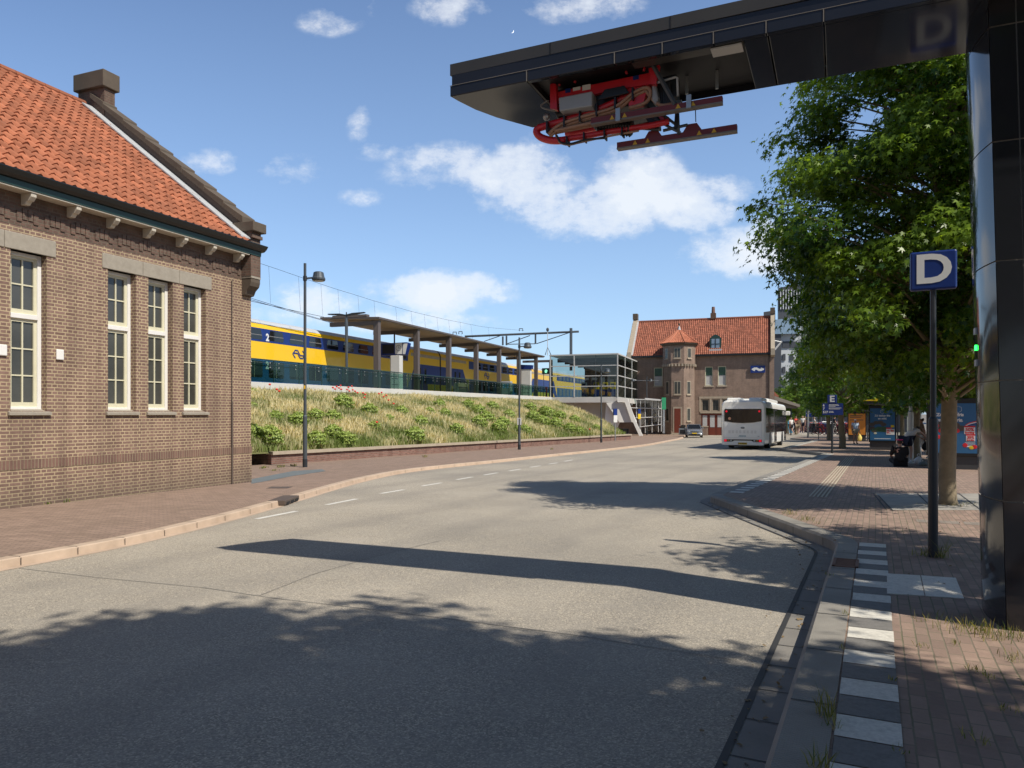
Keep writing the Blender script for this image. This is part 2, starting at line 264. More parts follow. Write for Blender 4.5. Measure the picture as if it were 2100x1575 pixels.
M = dict(
 brick=brick('purple_brick', (.20,.122,.098),(.30,.19,.15),(.60,.47,.30), .215,.0672,.0115, squash=.5, dirt=.3, dirtcol=(.07,.055,.045), low=(.8,(.085,.078,.062),.6)),
 brick_sold=brick('soldier_brick', (.18,.105,.085),(.26,.15,.115),(.38,.3,.2), .21,.067,.010, swap=True, off=0.0),
 brick_dark=brick('dark_brick', (.13,.082,.065),(.2,.12,.09),(.2,.16,.12), .21,.067,.010, squash=.5),
 brick_far=brick('station_brick', (.29,.20,.155),(.37,.26,.205),(.36,.30,.24), .21,.07,.010, dirt=.3),
 brick_low=brick('retaining_brick', (.22,.1,.075),(.34,.18,.14),(.3,.24,.2), .22,.07,.012, dirt=.3),
 pave_left=brick('sidewalk_brick', (.29,.205,.16),(.40,.285,.22),(.17,.135,.105), .21,.072,.006, flat=True, dirt=.3, dirtcol=(.16,.12,.085), bump=.35),
 pave_right=brick('platform_brick', (.27,.19,.152),(.41,.285,.222),(.26,.22,.16), .205,.085,.0055, flat=True, swap=True, dirt=.3, dirtcol=(.25,.21,.155), bump=.55, mdirt=.75, off=.5, rot=-KR),
 asphalt=asphalt('worn_asphalt'),
 ground=mat('ground_grey', (.2,.18,.15), .9, var=.3, scale=.5),
 kerb=mat('pink_kerb', (.52,.40,.30), .85, var=.2, scale=5, bump=.25, bscale=90, dirt=.35, dirtcol=(.25,.17,.11)),
 kerb_grey=mat('grey_kerb', (.36,.335,.29), .85, var=.22, scale=4, bump=.3, bscale=110, dirt=.45, dirtcol=(.14,.13,.115)),
 kerb_rib=ribbed('ribbed_kerb', (.36,.335,.29)), gutter=mat('gutter_slab', (.24,.225,.2), .85, var=.25, scale=3, bump=.25, dirt=.35, dirtcol=(.12,.11,.1)),
 tile_w=mat('white_tile', (.68,.65,.57), .75, var=.3, scale=55, bump=.15, bscale=120, dirt=.55, dirtcol=(.38,.36,.31)),
 tile_d=mat('grey_tile', (.20,.19,.175), .8, var=.35, scale=60, bump=.2, dirt=.3),
 paint=mat('road_paint', (.72,.7,.64), .7, var=.12, scale=14, dirt=.4, dirtcol=(.3,.28,.25)),
 joint=mat('tar_joint', (.035,.034,.033), .7),
 concrete=mat('concrete', (.40,.385,.355), .8, var=.18, scale=2.2, bump=.15, dirt=.35, dirtcol=(.2,.18,.15)),
 concrete_w=mat('pale_concrete', (.62,.61,.58), .75, var=.1, scale=1.2, bump=.08, dirt=.25, dirtcol=(.4,.38,.34)),
 lintel=mat('lintel_stone', (.335,.30,.245), .85, var=.2, scale=14, bump=.3, bscale=120, dirt=.35, dirtcol=(.2,.17,.13)),
 stone_dark=mat('weathered_stone', (.105,.082,.06), .85, var=.3, scale=4, bump=.35, bscale=50, dirt=.5, dirtcol=(.07,.055,.045)),
 stone=mat('trim_stone', (.42,.355,.27), .8, var=.15, scale=6, dirt=.3, dirtcol=(.2,.16,.12)),
 tile=sawtile('orange_tiles', (.47,.172,.092), (.18,.082,.055)), tile_far=sawtile('station_tiles', (.40,.15,.095), (.19,.085,.065)),
 white=mat('white_paint', (.8,.79,.76), .45, var=.05, scale=6, dirt=.15, dirtcol=(.5,.47,.4)),
 cream=mat('cream_paint', (.66,.63,.46), .5, var=.07, scale=8, dirt=.2, dirtcol=(.4,.36,.26)),
 turret=mat('turret_tile', (.50,.185,.105), .8, var=.35, scale=6, dirt=.3, dirtcol=(.22,.09,.06)), sofit=mat('cream_board', (.55,.5,.41), .6, var=.08, scale=5, dirt=.2, dirtcol=(.3,.26,.2)),
 gutter_g=mat('green_fascia', (.02,.055,.05), .4, var=.2), gutter_k=mat('black_gutter', (.012,.014,.015), .35, var=.2),
 lead=mat('lead_flashing', (.48,.50,.52), .5, var=.2, scale=7, bump=.3, bscale=18, dirt=.35, dirtcol=(.3,.31,.32)),
 win=mat('dark_pane', (.062,.062,.055), .16, var=.75, scale=1.1, spec=.6), curtain=mat('net_curtain', (.5,.5,.49), .6, var=.12, scale=10),
 leadwin=mat('green_pane', (.05,.12,.06), .2, var=.5, scale=9),
 black=mat('black_plastic', (.012,.012,.014), .4, var=.2), rubber=mat('tyre_rubber', (.02,.02,.02), .8, var=.3),
 steel=mat('grey_steel', (.085,.1,.115), .45, metal=.3, var=.15), steel_d=mat('dark_steel', (.035,.04,.047), .45, metal=.3, var=.15),
 galv=mat('galvanised', (.4,.42,.43), .4, metal=.7, var=.15), alu=mat('white_mullion', (.55,.55,.54), .45, var=.06),
 canopy=mat('canopy_steel', (.115,.095,.088), .55, var=.12), wood=mat('wood_soffit', (.36,.245,.15), .6, var=.2, scale=3),
 yellow=mat('train_yellow', (.86,.52,.004), .38, var=.035, scale=1.2, coat=.25), blue=mat('train_blue', (.010,.035,.19), .4, var=.12, scale=2),
 blue_low=mat('lower_blue', (.012,.08,.21), .38, var=.12, scale=2), grey_t=mat('train_grey', (.2,.2,.2), .5), roof_t=mat('train_roof', (.5,.52,.54), .45, var=.08),
 signblue=mat('sign_blue', (.008,.032,.19), .35, var=.12, scale=5, dirt=.15, dirtcol=(.02,.03,.08)), signwhite=mat('sign_white', (.74,.74,.72), .5, var=.04),
 buswhite=mat('bus_white', (.9,.89,.85), .32, var=.04, scale=2, coat=.4, dirt=.12, dirtcol=(.55,.5,.42)), busgrey=mat('bus_grey', (.45,.47,.47), .4, var=.06), bushatch=mat('bus_hatch', (.88,.89,.88), .35, var=.04, coat=.3), busglass=mat('bus_glass', (.012,.013,.014), .06, var=.4, spec=.7),
 red=mat('red_enamel', (.62,.018,.03), .38, var=.1, coat=.2), redbrown=mat('rail_brown', (.17,.022,.026), .45, var=.15), beige=mat('beige_cable', (.42,.24,.16), .55, var=.12),
 alugrey=mat('box_grey', (.36,.38,.40), .4, var=.08), warn=mat('warning_yellow', (.75,.45,.03), .5, var=.1),
 panel=mat('black_panel', (.020,.021,.026), .1, var=.25, scale=1.5, spec=.42, coat=.12), panel_m=mat('top_panel', (.05,.047,.043), .42, var=.2, scale=1.5), seam=mat('panel_seam', (.2,.18,.16), .4), recess=mat('recess_black', (.008,.008,.01), .6),
 bark=mat('grey_bark', (.25,.20,.13), .9, var=.35, scale=9, bump=.6, bscale=30, dirt=.5, dirtcol=(.10,.085,.055)),
 leaf=leafmat('maple_leaf', (.024,.075,.013),(.27,.41,.042), .44, .36), leaf_far=leafmat('far_leaf', (.04,.11,.018),(.27,.42,.055), .45),
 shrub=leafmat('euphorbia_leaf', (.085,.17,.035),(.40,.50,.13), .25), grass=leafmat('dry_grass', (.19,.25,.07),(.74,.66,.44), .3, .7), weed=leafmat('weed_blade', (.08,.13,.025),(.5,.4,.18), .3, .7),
 soil=mat('bank_soil', (.14,.14,.05), .95, var=.4, scale=3), poppy=mat('poppy_red', (.75,.035,.02), .6, var=.15),
 gglass=glass('green_glass', (.46,.64,.57), .05), pglass=glass('pavilion_glass', (.52,.64,.63), .12), sglass=glass('shelter_glass', (.72,.78,.76), .06),
 green=mat('dark_green_metal', (.016,.055,.045), .4, var=.15), postblue=mat('poster_blue', (.03,.13,.28), .35, var=.15, scale=1.5), orange=mat('poster_orange', (.62,.24,.035), .4, var=.12),
 canary=mat('shelter_yellow', (.78,.55,.02), .45, var=.08), shelter=mat('shelter_grey', (.055,.055,.058), .5, var=.1),
 led=emit('green_led', (.02,1,.08), 6), tail=emit('tail_red', (.85,.01,.03), .55), amber=mat('amber_lens', (.6,.28,.02), .25), plate=mat('plate_yellow', (.75,.5,.02), .5),
 carsilver=mat('car_silver', (.30,.32,.34), .28, metal=.6, var=.05, coat=.5), doorwood=mat('red_door', (.17,.035,.018), .5, var=.2, scale=6),
 skin=mat('skin', (.48,.27,.19), .55, var=.08, scale=20), skin_d=mat('tanned_skin', (.34,.18,.12), .55, var=.08), hair_d=mat('dark_hair', (.03,.02,.014), .6), hair_b=mat('blond_hair', (.32,.22,.12), .6), hair_g=mat('grey_hair', (.4,.38,.36), .6),
 c_black=mat('black_cloth', (.012,.012,.014), .9), c_navy=mat('navy_cloth', (.012,.015,.035), .9), c_white=mat('white_cloth', (.7,.69,.66), .9, var=.08), c_blue=mat('blue_shirt', (.42,.53,.66), .9), c_khaki=mat('khaki_cloth', (.34,.28,.19), .9), c_red=mat('red_cloth', (.6,.06,.04), .9), c_brown=mat('brown_cloth', (.22,.15,.09), .9), c_flower=mat('pale_blouse', (.7,.66,.62), .9, var=.35, scale=40), c_pink=mat('pink_band', (.7,.03,.2), .7), c_yellow=mat('yellow_bag', (.75,.6,.15), .8),
 modern=mat('white_cladding', (.50,.53,.56), .5, var=.05, scale=.3), modern_d=mat('dark_cladding', (.05,.055,.068), .45, var=.1, scale=.3), modern_g=mat('sky_glass', (.22,.32,.43), .15, var=.2, scale=.4),
 viad=mat('dark_facade', (.012,.013,.024), .5, var=.2, scale=.3), viad_r=mat('grey_roof_edge', (.3,.32,.36), .5, var=.08),
 grate=mat('rusty_grate', (.23,.125,.085), .8, var=.3, scale=20), hatch=mat('iron_hatch', (.1,.075,.06), .7, var=.25), awning=mat('awning_brown', (.19,.165,.14), .7, var=.15),
)
# ------------------------------------------------------------------ camera, light, sky
sc = bpy.context.scene
cam = bpy.data.cameras.new('camera'); co = bpy.data.objects.new('camera', cam); C.objects.link(co)
co.location = (0,0,CZ); co.rotation_euler = (PI/2,0,0); cam.sensor_width = 36; cam.lens = F/2100*36; cam.shift_y = (HOR-787.5)/2100; cam.clip_end = 6000; cam.clip_start = .05
sc.camera = co
SUN_EL, SUN_ROT = R(49), R(130.3)
sun = bpy.data.lights.new('sun','SUN'); sun.energy = 5.0; sun.angle = R(.53); sun.color = (1,.93,.82)
so = bpy.data.objects.new('sun', sun); C.objects.link(so); so.location = (20,-20,40)
sd = Vector((math.sin(SUN_ROT)*math.cos(SUN_EL), math.cos(SUN_ROT)*math.cos(SUN_EL), math.sin(SUN_EL)))
so.rotation_euler = (-sd).to_track_quat('-Z','Y').to_euler()
w = bpy.data.worlds.new('World'); sc.world = w; w.use_nodes = True; nt = w.node_tree; bg = nt.nodes['Background']
sky = nd(nt,'ShaderNodeTexSky'); sky.sky_type = 'NISHITA'; sky.sun_disc = False; sky.sun_elevation = SUN_EL; sky.sun_rotation = SUN_ROT; sky.air_density = 1.0; sky.dust_density = .6; sky.ozone_density = 1.6
tcw = nd(nt,'ShaderNodeTexCoord').outputs['Generated']; spw = nd(nt,'ShaderNodeSeparateXYZ'); nt.links.new(tcw, spw.inputs[0])
ay = math_(nt,'MAXIMUM',math_(nt,'ABSOLUTE',spw.outputs['Y']),.05)
uu = math_(nt,'DIVIDE',spw.outputs['X'],ay); vv = math_(nt,'DIVIDE',spw.outputs['Z'],ay)
cbw = nd(nt,'ShaderNodeCombineXYZ'); nt.links.new(uu,cbw.inputs[0]); nt.links.new(vv,cbw.inputs[1])
st = nd(nt,'ShaderNodeMapping'); st.inputs['Scale'].default_value = (1,1.35,1); nt.links.new(cbw.outputs[0], st.inputs['Vector'])
wn = nd(nt,'ShaderNodeTexNoise'); wn.inputs['Scale'].default_value = 5.5; wn.inputs['Detail'].default_value = 9; wn.inputs['Roughness'].default_value = .62; nt.links.new(st.outputs[0], wn.inputs['Vector'])
wn2 = nd(nt,'ShaderNodeTexNoise'); wn2.inputs['Scale'].default_value = 16; wn2.inputs['Detail'].default_value = 8; wn2.inputs['Roughness'].default_value = .65; nt.links.new(st.outputs[0], wn2.inputs['Vector'])
# cumulus banks standing north of the square: direction (tangent), half width, half height, density
CL = [(1010,345,150,50,.9),(1120,395,140,55,.95),(1210,440,120,50,1.0),(1300,395,95,85,1.15),(1380,420,110,55,1.05),(1470,390,80,30,.65),(1520,520,120,45,.95),(1600,500,70,50,.9),(880,335,70,35,.6),(735,250,22,40,.42),(738,405,40,18,.38),(585,350,70,30,.42),(435,330,60,26,.5),(675,45,55,26,.55),(760,10,40,20,.42),(790,310,60,18,.35),(860,360,70,22,.4),(930,15,75,32,.6),(1190,10,110,35,.75),(900,600,130,45,1.1),(790,590,70,35,.7),(960,610,90,25,.8),(650,620,90,40,.75),(850,655,160,28,.7),(560,640,60,30,.55),(1060,300,60,25,.3)]
tot = None
for (x,y,rx,ry,k) in CL:
    cu_, cv_ = (x-1050)/F, (HOR-y)/F
    a = math_(nt,'MULTIPLY',math_(nt,'SUBTRACT',uu,cu_),F/(rx*1.4)); b_ = math_(nt,'MULTIPLY',math_(nt,'SUBTRACT',vv,cv_),F/(ry*1.4))
    d = math_(nt,'MULTIPLY',math_(nt,'SUBTRACT',1.0,math_(nt,'ADD',math_(nt,'MULTIPLY',a,a),math_(nt,'MULTIPLY',b_,b_)),True),k)
    tot = d if tot is None else math_(nt,'MAXIMUM',tot,d)
front = math_(nt,'GREATER_THAN',spw.outputs['Y'],.05)
back = math_(nt,'MULTIPLY',ramp(nt, wn.outputs['Fac'], [(.52,0),(.75,.35)]), math_(nt,'SUBTRACT',1.0,front))
tot = math_(nt,'ADD',math_(nt,'MULTIPLY',tot,front),back)
nz = math_(nt,'ADD',math_(nt,'MULTIPLY',math_(nt,'SUBTRACT',wn.outputs['Fac'],.5),2.7),math_(nt,'MULTIPLY',math_(nt,'SUBTRACT',wn2.outputs['Fac'],.5),1.9))
dens = math_(nt,'SUBTRACT',math_(nt,'ADD',math_(nt,'MULTIPLY',tot,1.05),nz),.2)
dens = math_(nt,'MULTIPLY',dens,math_(nt,'MINIMUM',math_(nt,'MULTIPLY',tot,4.0),1.0))
alpha = ramp(nt, dens, [(.0,0),(.3,.22),(.75,.72),(1.1,.9)])
shade = ramp(nt, math_(nt,'ADD',dens,math_(nt,'MULTIPLY',wn2.outputs['Fac'],.4)), [(.15,(6.2,6.9,7.8)),(.7,(8.6,8.7,8.8)),(1.0,(7.4,7.8,8.3))])
grade = mixc(nt, sky.outputs[0], (1.06,1.15,1.32), 1.0, 'MULTIPLY')
haze = math_(nt,'MULTIPLY',ramp(nt, vv, [(.0,.50),(.28,.22),(.6,.05)]),math_(nt,'ADD',math_(nt,'MULTIPLY',front,.75),.25))
zen = math_(nt,'MULTIPLY',ramp(nt, spw.outputs['Z'], [(.55,1.0),(.85,.34)]),math_(nt,'ADD',math_(nt,'MULTIPLY',front,.45),.55))  # dims the sky overhead and behind the camera to deepen the shade
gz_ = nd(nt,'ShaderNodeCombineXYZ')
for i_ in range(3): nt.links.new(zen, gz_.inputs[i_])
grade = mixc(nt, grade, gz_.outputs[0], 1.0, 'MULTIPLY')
grade = mixc(nt, grade, (4.1,6.2,8.7), haze)
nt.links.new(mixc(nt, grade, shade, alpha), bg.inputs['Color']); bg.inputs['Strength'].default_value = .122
sc.view_settings.view_transform = 'Standard'; sc.view_settings.look = 'None'; sc.view_settings.exposure = 0
sc.cycles.max_bounces = 6; sc.cycles.transparent_max_bounces = 12; sc.cycles.caustics_reflective = False; sc.cycles.caustics_refractive = False
# ================================================================== ground, road, pavements
def strip_sheet(name, m, x0, x1, ys, o):
    return setp(sheet(name, m, [[(x0,a,gz(a,o)),(x1,a,gz(a,o)),(x1,b,gz(b,o)),(x0,b,gz(b,o))] for a,b in zip(ys,ys[1:])]), kind='structure')
strip_sheet('ground', M['ground'], -1500, 1500, [-60,20,130,400,3000], -.06)
strip_sheet('road', M['asphalt'], -60, 60, [-30,0,40,80,118], 0)
def offs(path, d):
    """offset a ground path to its right by d"""
    out = []; n = len(path)
    for i,p in enumerate(path):
        a = (path[i]-path[i-1]).normalized() if i else (path[1]-path[0]).normalized()
        b = (path[i+1]-path[i]).normalized() if i < n-1 else a
        na = Vector((a.y,-a.x)); nb = Vector((b.y,-b.x)); m_ = (na+nb).normalized()
        out.append(p+m_*(d/max(.4,m_.dot(na))))
    return out
def sweep(mb, path, prof):
    rails = [offs(path,u) for u,_ in prof]
    for i in range(len(path)-1):
        for j in range(len(prof)-1):
            q = [rails[j][i],rails[j][i+1],rails[j+1][i+1],rails[j+1][i]]; zz = [prof[j][1],prof[j][1],prof[j+1][1],prof[j+1][1]]
            mb.quad(*[(p.x,p.y,gz(p.y,z)) for p,z in zip(q,zz)])
def resample(path, step):
    out = [path[0]]
    for a,b in zip(path,path[1:]):
        n = max(1,round((b-a).length/step))
        out += [a+(b-a)*(k/n) for k in range(1,n+1)]
    return out
# left pavement and its kerb
LK = [Vector(p) for p in [(-9.8,-14),(-8.5,-1),(-7.0,4.2),(-5.95,7.6),(-5.2,9.8),(-4.8,12.2),(-4.57,15),(-4.42,17.6),(-4.15,20.6),(-3.5,23.9),(-2.15,27),(-.8,29.6),(2.3,36),(5.9,43.3),(9.5,51.5),(13.2,62),(16.6,72),(19.3,82),(22.5,93)]]
LKs = spline(LK, 6)
mb = MB(); sweep(mb, LKs, [(-.19,.10),(-.012,.105),(.0,.092),(.012,-.02)])
me = mb.mesh('kerb'); setp(link_mesh('kerb', me, M['kerb']), kind='structure')
mb = MB(); sweep(mb, LKs, [(.012,.004),(.13,.004)]); setp(link_mesh('gutter', mb.mesh('gutter'), M['kerb']), kind='structure')
mb = MB()
lens = resample(LKs, 1.0)
for i in range(4, len(lens)-30, 1):
    if i % 2: continue
    p = lens[i]; t = (lens[i+1]-lens[i]).normalized(); n = Vector((t.y,-t.x))
    for (u0,u1,z0,z1) in ((-.19,.0,.1075,.1075),(.014,.014,.0,.095)):
        a = p+n*u0; b = p+n*u1
        if u0 != u1: mb.quad((a.x,a.y,gz(a.y,z0)),(b.x,b.y,gz(b.y,z0)),(b.x+t.x*.012,b.y+t.y*.012,gz(b.y,z0)),(a.x+t.x*.012,a.y+t.y*.012,gz(a.y,z0)))
        else: mb.quad((a.x,a.y,gz(a.y,z0)),(a.x+t.x*.012,a.y+t.y*.012,gz(a.y,z0)),(a.x+t.x*.012,a.y+t.y*.012,gz(a.y,z1)),(a.x,a.y,gz(a.y,z1)))
setp(link_mesh('kerb_joint', mb.mesh('kerb_joint'), M['hatch']), kind='structure')
poly = [Vector((-60,-14))]+offs(LKs,-.15)[:]+[Vector((25.5,100)),Vector((-60,100))]
setp(sheet('sidewalk', M['pave_left'], [[(p.x,p.y,gz(p.y,.098)) for p in poly]]), kind='structure')
# right bus platform with its saw-tooth kerb
A,B_,C_,D_,E_ = Vector((4.15,9.34)),Vector((4.08,15.2)),Vector((15.2,35.7)),Vector((15.5,42.5)),Vector((26.3,63.4))
P0 = A-Vector((.445,.895))*19.5
RK = [P0,A,B_,C_,D_,E_,Vector((26.6,70)),Vector((31.5,79.5))]
def rounded(path, r=.35):
    out = [path[0]]
    for a,b,c in zip(path,path[1:],path[2:]):
        d1 = (b-a).normalized(); d2 = (c-b).normalized(); p = b-d1*r; q = b+d2*r
        out += [p*(1-t)**2+b*2*t*(1-t)+q*t*t for t in (0,.25,.5,.75,1)]
    return out+[path[-1]]
RKr = rounded(RK)
mb = MB(); sweep(mb, RKr, [(-.004,-.02),(.0,.115),(.03,.148),(.25,.150),(.25,.1)])
setp(link_mesh('kerb', mb.mesh('kerb'), M['kerb_rib']), kind='structure')
pp = offs(RKr,.2); poly = pp+[Vector((40,86)),Vector((90,86)),Vector((90,P0.y))]
setp(sheet('bus_platform', M['pave_right'], [[(p.x,p.y,gz(p.y,.143)) for p in poly]]), kind='structure')
mb = MB(); sweep(mb, RKr, [(-.21,.004),(-.012,.004)]); setp(link_mesh('gutter', mb.mesh('gutter'), M['gutter']), kind='structure')
mb = MB(); sweep(mb, RKr[:8], [(-.245,.007),(-.205,.007)]); setp(link_mesh('tar_joint', mb.mesh('tar_joint'), M['joint']), kind='structure')
# joints between kerb blocks and gutter slabs, fine ribs on the kerb top
mb = MB(); rb = MB()
def cross(mb, a, b, s, u0, u1, z, w=.012):
    t = (b-a).normalized(); n = Vector((t.y,-t.x)); p = a+t*s
    mb.quad(*[(q.x,q.y,gz(q.y,z)) for q in (p+n*u0,p+n*u1,p+n*u1+t*w,p+n*u0+t*w)])
for a,b in zip(RK,RK[1:]):
    L = (b-a).length; s = .5
    while s < L-.3:
        cross(mb,a,b,s,.03,.25,.1525); s += 1.0
    t = (b-a).normalized(); n = Vector((t.y,-t.x)); s = .4
    while s < L-.3:
        p = a+t*s-n*.003; mb.quad((p.x,p.y,gz(p.y,.0)),(p.x+t.x*.014,p.y+t.y*.014,gz(p.y,.0)),(p.x+t.x*.014,p.y+t.y*.014,gz(p.y,.115)),(p.x,p.y,gz(p.y,.115))); s += 1.0
L = (A-P0).length; s = L-11
while s < L-.2: cross(mb,P0,A,s,-.21,-.012,.0075,.01); s += .5
setp(link_mesh('kerb_joint', mb.mesh('kerb_joint'), M['joint']), kind='structure')
# alternating white and grey edge tiles
wt = MB(); dt = MB()
def edge_tiles(a, b, s0, s1, ph=0.0):
    t = (b-a).normalized(); n = Vector((t.y,-t.x)); s = s0; k = 0
    while s < s1-.25:
        p = a+t*(s+.006); j = NR.uniform(-.004,.004)
        (wt if k % 2 == 0 else dt).quad(*[(q.x,q.y,gz(q.y,.148)) for q in (p+n*(.262+j),p+n*(.555+j),p+n*(.555+j)+t*.288,p+n*(.262+j)+t*.288)])
        s += .3; k += 1
L = (A-P0).length; edge_tiles(P0,A,L-14.7-.08,L-.05); L = (C_-B_).length; edge_tiles(B_,C_,.7,L-.4); L = (E_-D_).length; edge_tiles(D_,E_,.6,L-.4)
setp(link_mesh('white_edge_tiles', wt.mesh('white_edge_tiles'), M['tile_w']), kind='structure')
setp(link_mesh('grey_edge_tiles', dt.mesh('grey_edge_tiles'), M['tile_d']), kind='structure')
# two white slabs beside the tile strip
for q,l in (([(1819,1176),(1887,1180),(1896,1221.5),(1819,1217)],'white square slab touching the striped edge tiles'),([(1889,1180),(1960,1185),(1977,1227),(1898,1222)],'white square slab nearest the foot of the black pylon')):
    p = [gp(x,y,.149) for x,y in q]; o = MB().add([(*v.xy,gz(v.y,z)) for z in (.10,.150) for v in p],[(0,1,2,3),(4,5,6,7),(0,1,5,4),(1,2,6,5),(2,3,7,6),(3,0,4,7)]).build('paving_slab', M['tile_w'])
    setp(o, l, 'slab')
# tactile guide strip
mb = MB(); a = gp(1658,1018,.15).xy; b = gp(1735,938,.15).xy; t = (b-a).normalized(); n = Vector((t.y,-t.x))
for k in range(5):
    p = a+n*k*.075; q = b+n*k*.075; mb.quad(*[(v.x,v.y,gz(v.y,.150)) for v in (p,q,q+n*.034,p+n*.034)])
setp(link_mesh('tactile_strip', mb.mesh('tactile_strip'), mat('tactile_cream',(.5,.44,.32),.8)), kind='structure')
mb = MB(); t2 = Vector((.895,-.445)); n2 = Vector((.445,.895)); a = gp(1880,1070,.15).xy
for k in range(5):
    for j in range(9):
        p = a+n2*(k*.07)+t2*(j*.31); q = p+t2*.26; mb.quad(*[(v.x,v.y,gz(v.y,.150)) for v in (p,q,q+n2*.03,p+n2*.03)])
setp(link_mesh('tactile_strip', mb.mesh('tactile_strip'), M['kerb_grey']), kind='structure')
# concrete slabs round the first tree and the soil in its pit
q = [(1795,1012),(2030,1012),(2030,1046),(1830,1046)]
setp(sheet('concrete_slabs', M['kerb_grey'], [[tuple(gp(x,y,.147)) for x,y in q]]), kind='structure')
mb = MB()
for (x0,y0,x1,y1) in ((1800,1016,1828,1046),(1790,1012,1815,1044),(1880,1012,1915,1046),(1965,1012,2010,1046)):
    a = gp(x0,y0,.15); b = gp(x1,y1,.15); mb.quad(tuple(a),(a.x+.03,a.y,a.z),(b.x+.03,b.y,b.z),tuple(b))
setp(link_mesh('slab_joint', mb.mesh('slab_joint'), M['joint']), kind='structure')
# lane dashes
mb = MB()
for (a,b) in (((526,1064),(608,1048)),((670,1035),(731,1023)),((781,1012),(828,1004)),((866,996.5),(905,990)),((937,983.5),(969,978)),((993,974),(1020,969.5)),((1045,965.5),(1067,962)),((1088,958),(1108,955)),((1126,951.5),(1143,949)),((1158,946),(1174,943))):
    p = gp(*a,.004); q = gp(*b,.004); t = (q-p).normalized(); n = Vector((t.y,-t.x,0))*.055
    mb.quad(tuple(p-n),tuple(q-n),tuple(q+n),tuple(p+n))
setp(link_mesh('lane_dashes', mb.mesh('lane_dashes'), M['paint']), kind='structure')
# saw cut and seams in the asphalt
def seam(name, pts, w, m):
    mb = MB(); P = [gp(x,y,.004) for x,y in pts]
    for a,b in zip(P,P[1:]):
        t = (b-a).normalized(); n = Vector((t.y,-t.x,0))*w; mb.quad(tuple(a-n),tuple(b-n),tuple(b+n),tuple(a+n))
    setp(link_mesh(name, mb.mesh(name), m), kind='structure')
seam('road_joint', [(40,1165),(200,1184),(420,1205),(560,1226),(820,1256),(1180,1302),(1500,1352)], .005, M['gutter'])
seam('road_seam', [(905,1108),(780,1138),(640,1178),(530,1222)], .007, M['gutter'])
# drains and hatches
a = gp(1700,1160,.15); t = Vector((.445,.895,0)); n = Vector((.895,-.445,0))
g = thing('drain_grate','rusty cast iron drain grate set in the grey kerb','drain',(a.x+.02,a.y-.02,gz(a.y,.149)),KR)
mb = MB().box(0,.25,0,.03,-.03,.012).box(0,.25,.42,.45,-.03,.012).box(0,.03,0,.45,-.03,.012).box(.22,.25,0,.45,-.03,.012)
mb.build('frame', M['grate'], g); mb = MB()
for k in range(12): mb.box(.03,.22,.045+k*.032,.06+k*.032,-.03,.008)
mb.build('bar', M['grate'], g)
p = gp(600,1022,.1); dg = thing('drain_inlet','dark iron drain inlet in the pink kerb beside the lane dashes','drain',(p.x,p.y,p.z+.002))
MB().box(-.34,.006,-.5,.45,-.08,.012).build('cover', M['hatch'], dg, bevel=.01); mb = MB()
for k in range(3): mb.box(.006,.014,-.42+k*.29,-.22+k*.29,-.085,-.03)
mb.build('slot', M['recess'], dg)
p = gp(573,1000,.1); setp(MB().box(p.x-.25,p.x+.25,p.y-.2,p.y+.2,p.z-.05,p.z+.006).build('utility_hatch', M['hatch']), 'small iron hatch in the brown brick pavement', 'hatch')
# bluish cobbles between building corner and lamp
setp(sheet('cobble_patch', mat('blue_cobble',(.15,.17,.175),.8,var=.35,scale=9,bump=.5,bscale=25), [[tuple(gp(x,y,.103)) for x,y in ((513,983),(600,966),(660,962),(668,966),(600,976),(516,992))]]), kind='structure')
# far cross street beyond the bays
setp(sheet('cross_street', M['gutter'], [[(x,y,gz(y,.153)) for x,y in ((29,73),(44,68.5),(46,73.5),(31,78.5))]]), kind='structure')

# ================================================================== brick building on the left
BO = Vector((-6.78,19,0)); BA = -R(21.46)
bl = thing('brick_building','purple brick station building with orange pantile roof and tall white windows','building',BO,BA)
def fy(px, o=0.0):
    r = (px-1050)/F; return (19*r-.366*o*r+6.78-.93*o)/(.366-.93*r)
def fz(px, py, o=0.0):
    Y = 19-.366*o+.93*fy(px,o); return CZ+(HOR-py)/F*Y
wins = [(fy(22),fy(96.3)),(fy(221.5),fy(278.6)),(fy(304.3),fy(354.3)),(fy(377),fy(422.3))]
ZS, ZT = 1.70, fz(96.3,526)
zt = [ZT, fz(278.6,564), fz(354.3,578.5), fz(422.3,593)]
ZT = sum(zt)/4
ww = wins[0][1]-wins[0][0]
gap = wins[0][0]-1.75
wins.insert(0,(gap-ww,gap)); wins.insert(0,(gap-ww-2.6,gap-2.6))
holes = [(a,b,ZS,ZT) for a,b in wins]
fnw = lambda u,v,d: (-d,u,v)
mb = MB(); wall_cells(mb,-20,0,.80,5.7,holes,fnw,.24)
mb.quad((0,0,-.6),(0,0,5.7),(-12,0,5.7),(-12,0,-.6)); mb.quad((-11.3,0,5.7),(0,0,5.7),(-5.45,0,10.3))
mb.quad((-12,-20,-.6),(-12,0,-.6),(-12,0,5.7),(-12,-20,5.7)); mb.quad((0,-20,-.6),(0,-20,5.7),(-12,-20,5.7),(-12,-20,-.6))
mb.build('wall', M['brick'], bl)
MB().box(-.1,.012,-20,.012,-.6,.625).build('plinth', M['brick'], bl)
MB().box(-.1,.018,-20,.018,.625,.80).build('soldier_course', M['brick_sold'], bl)
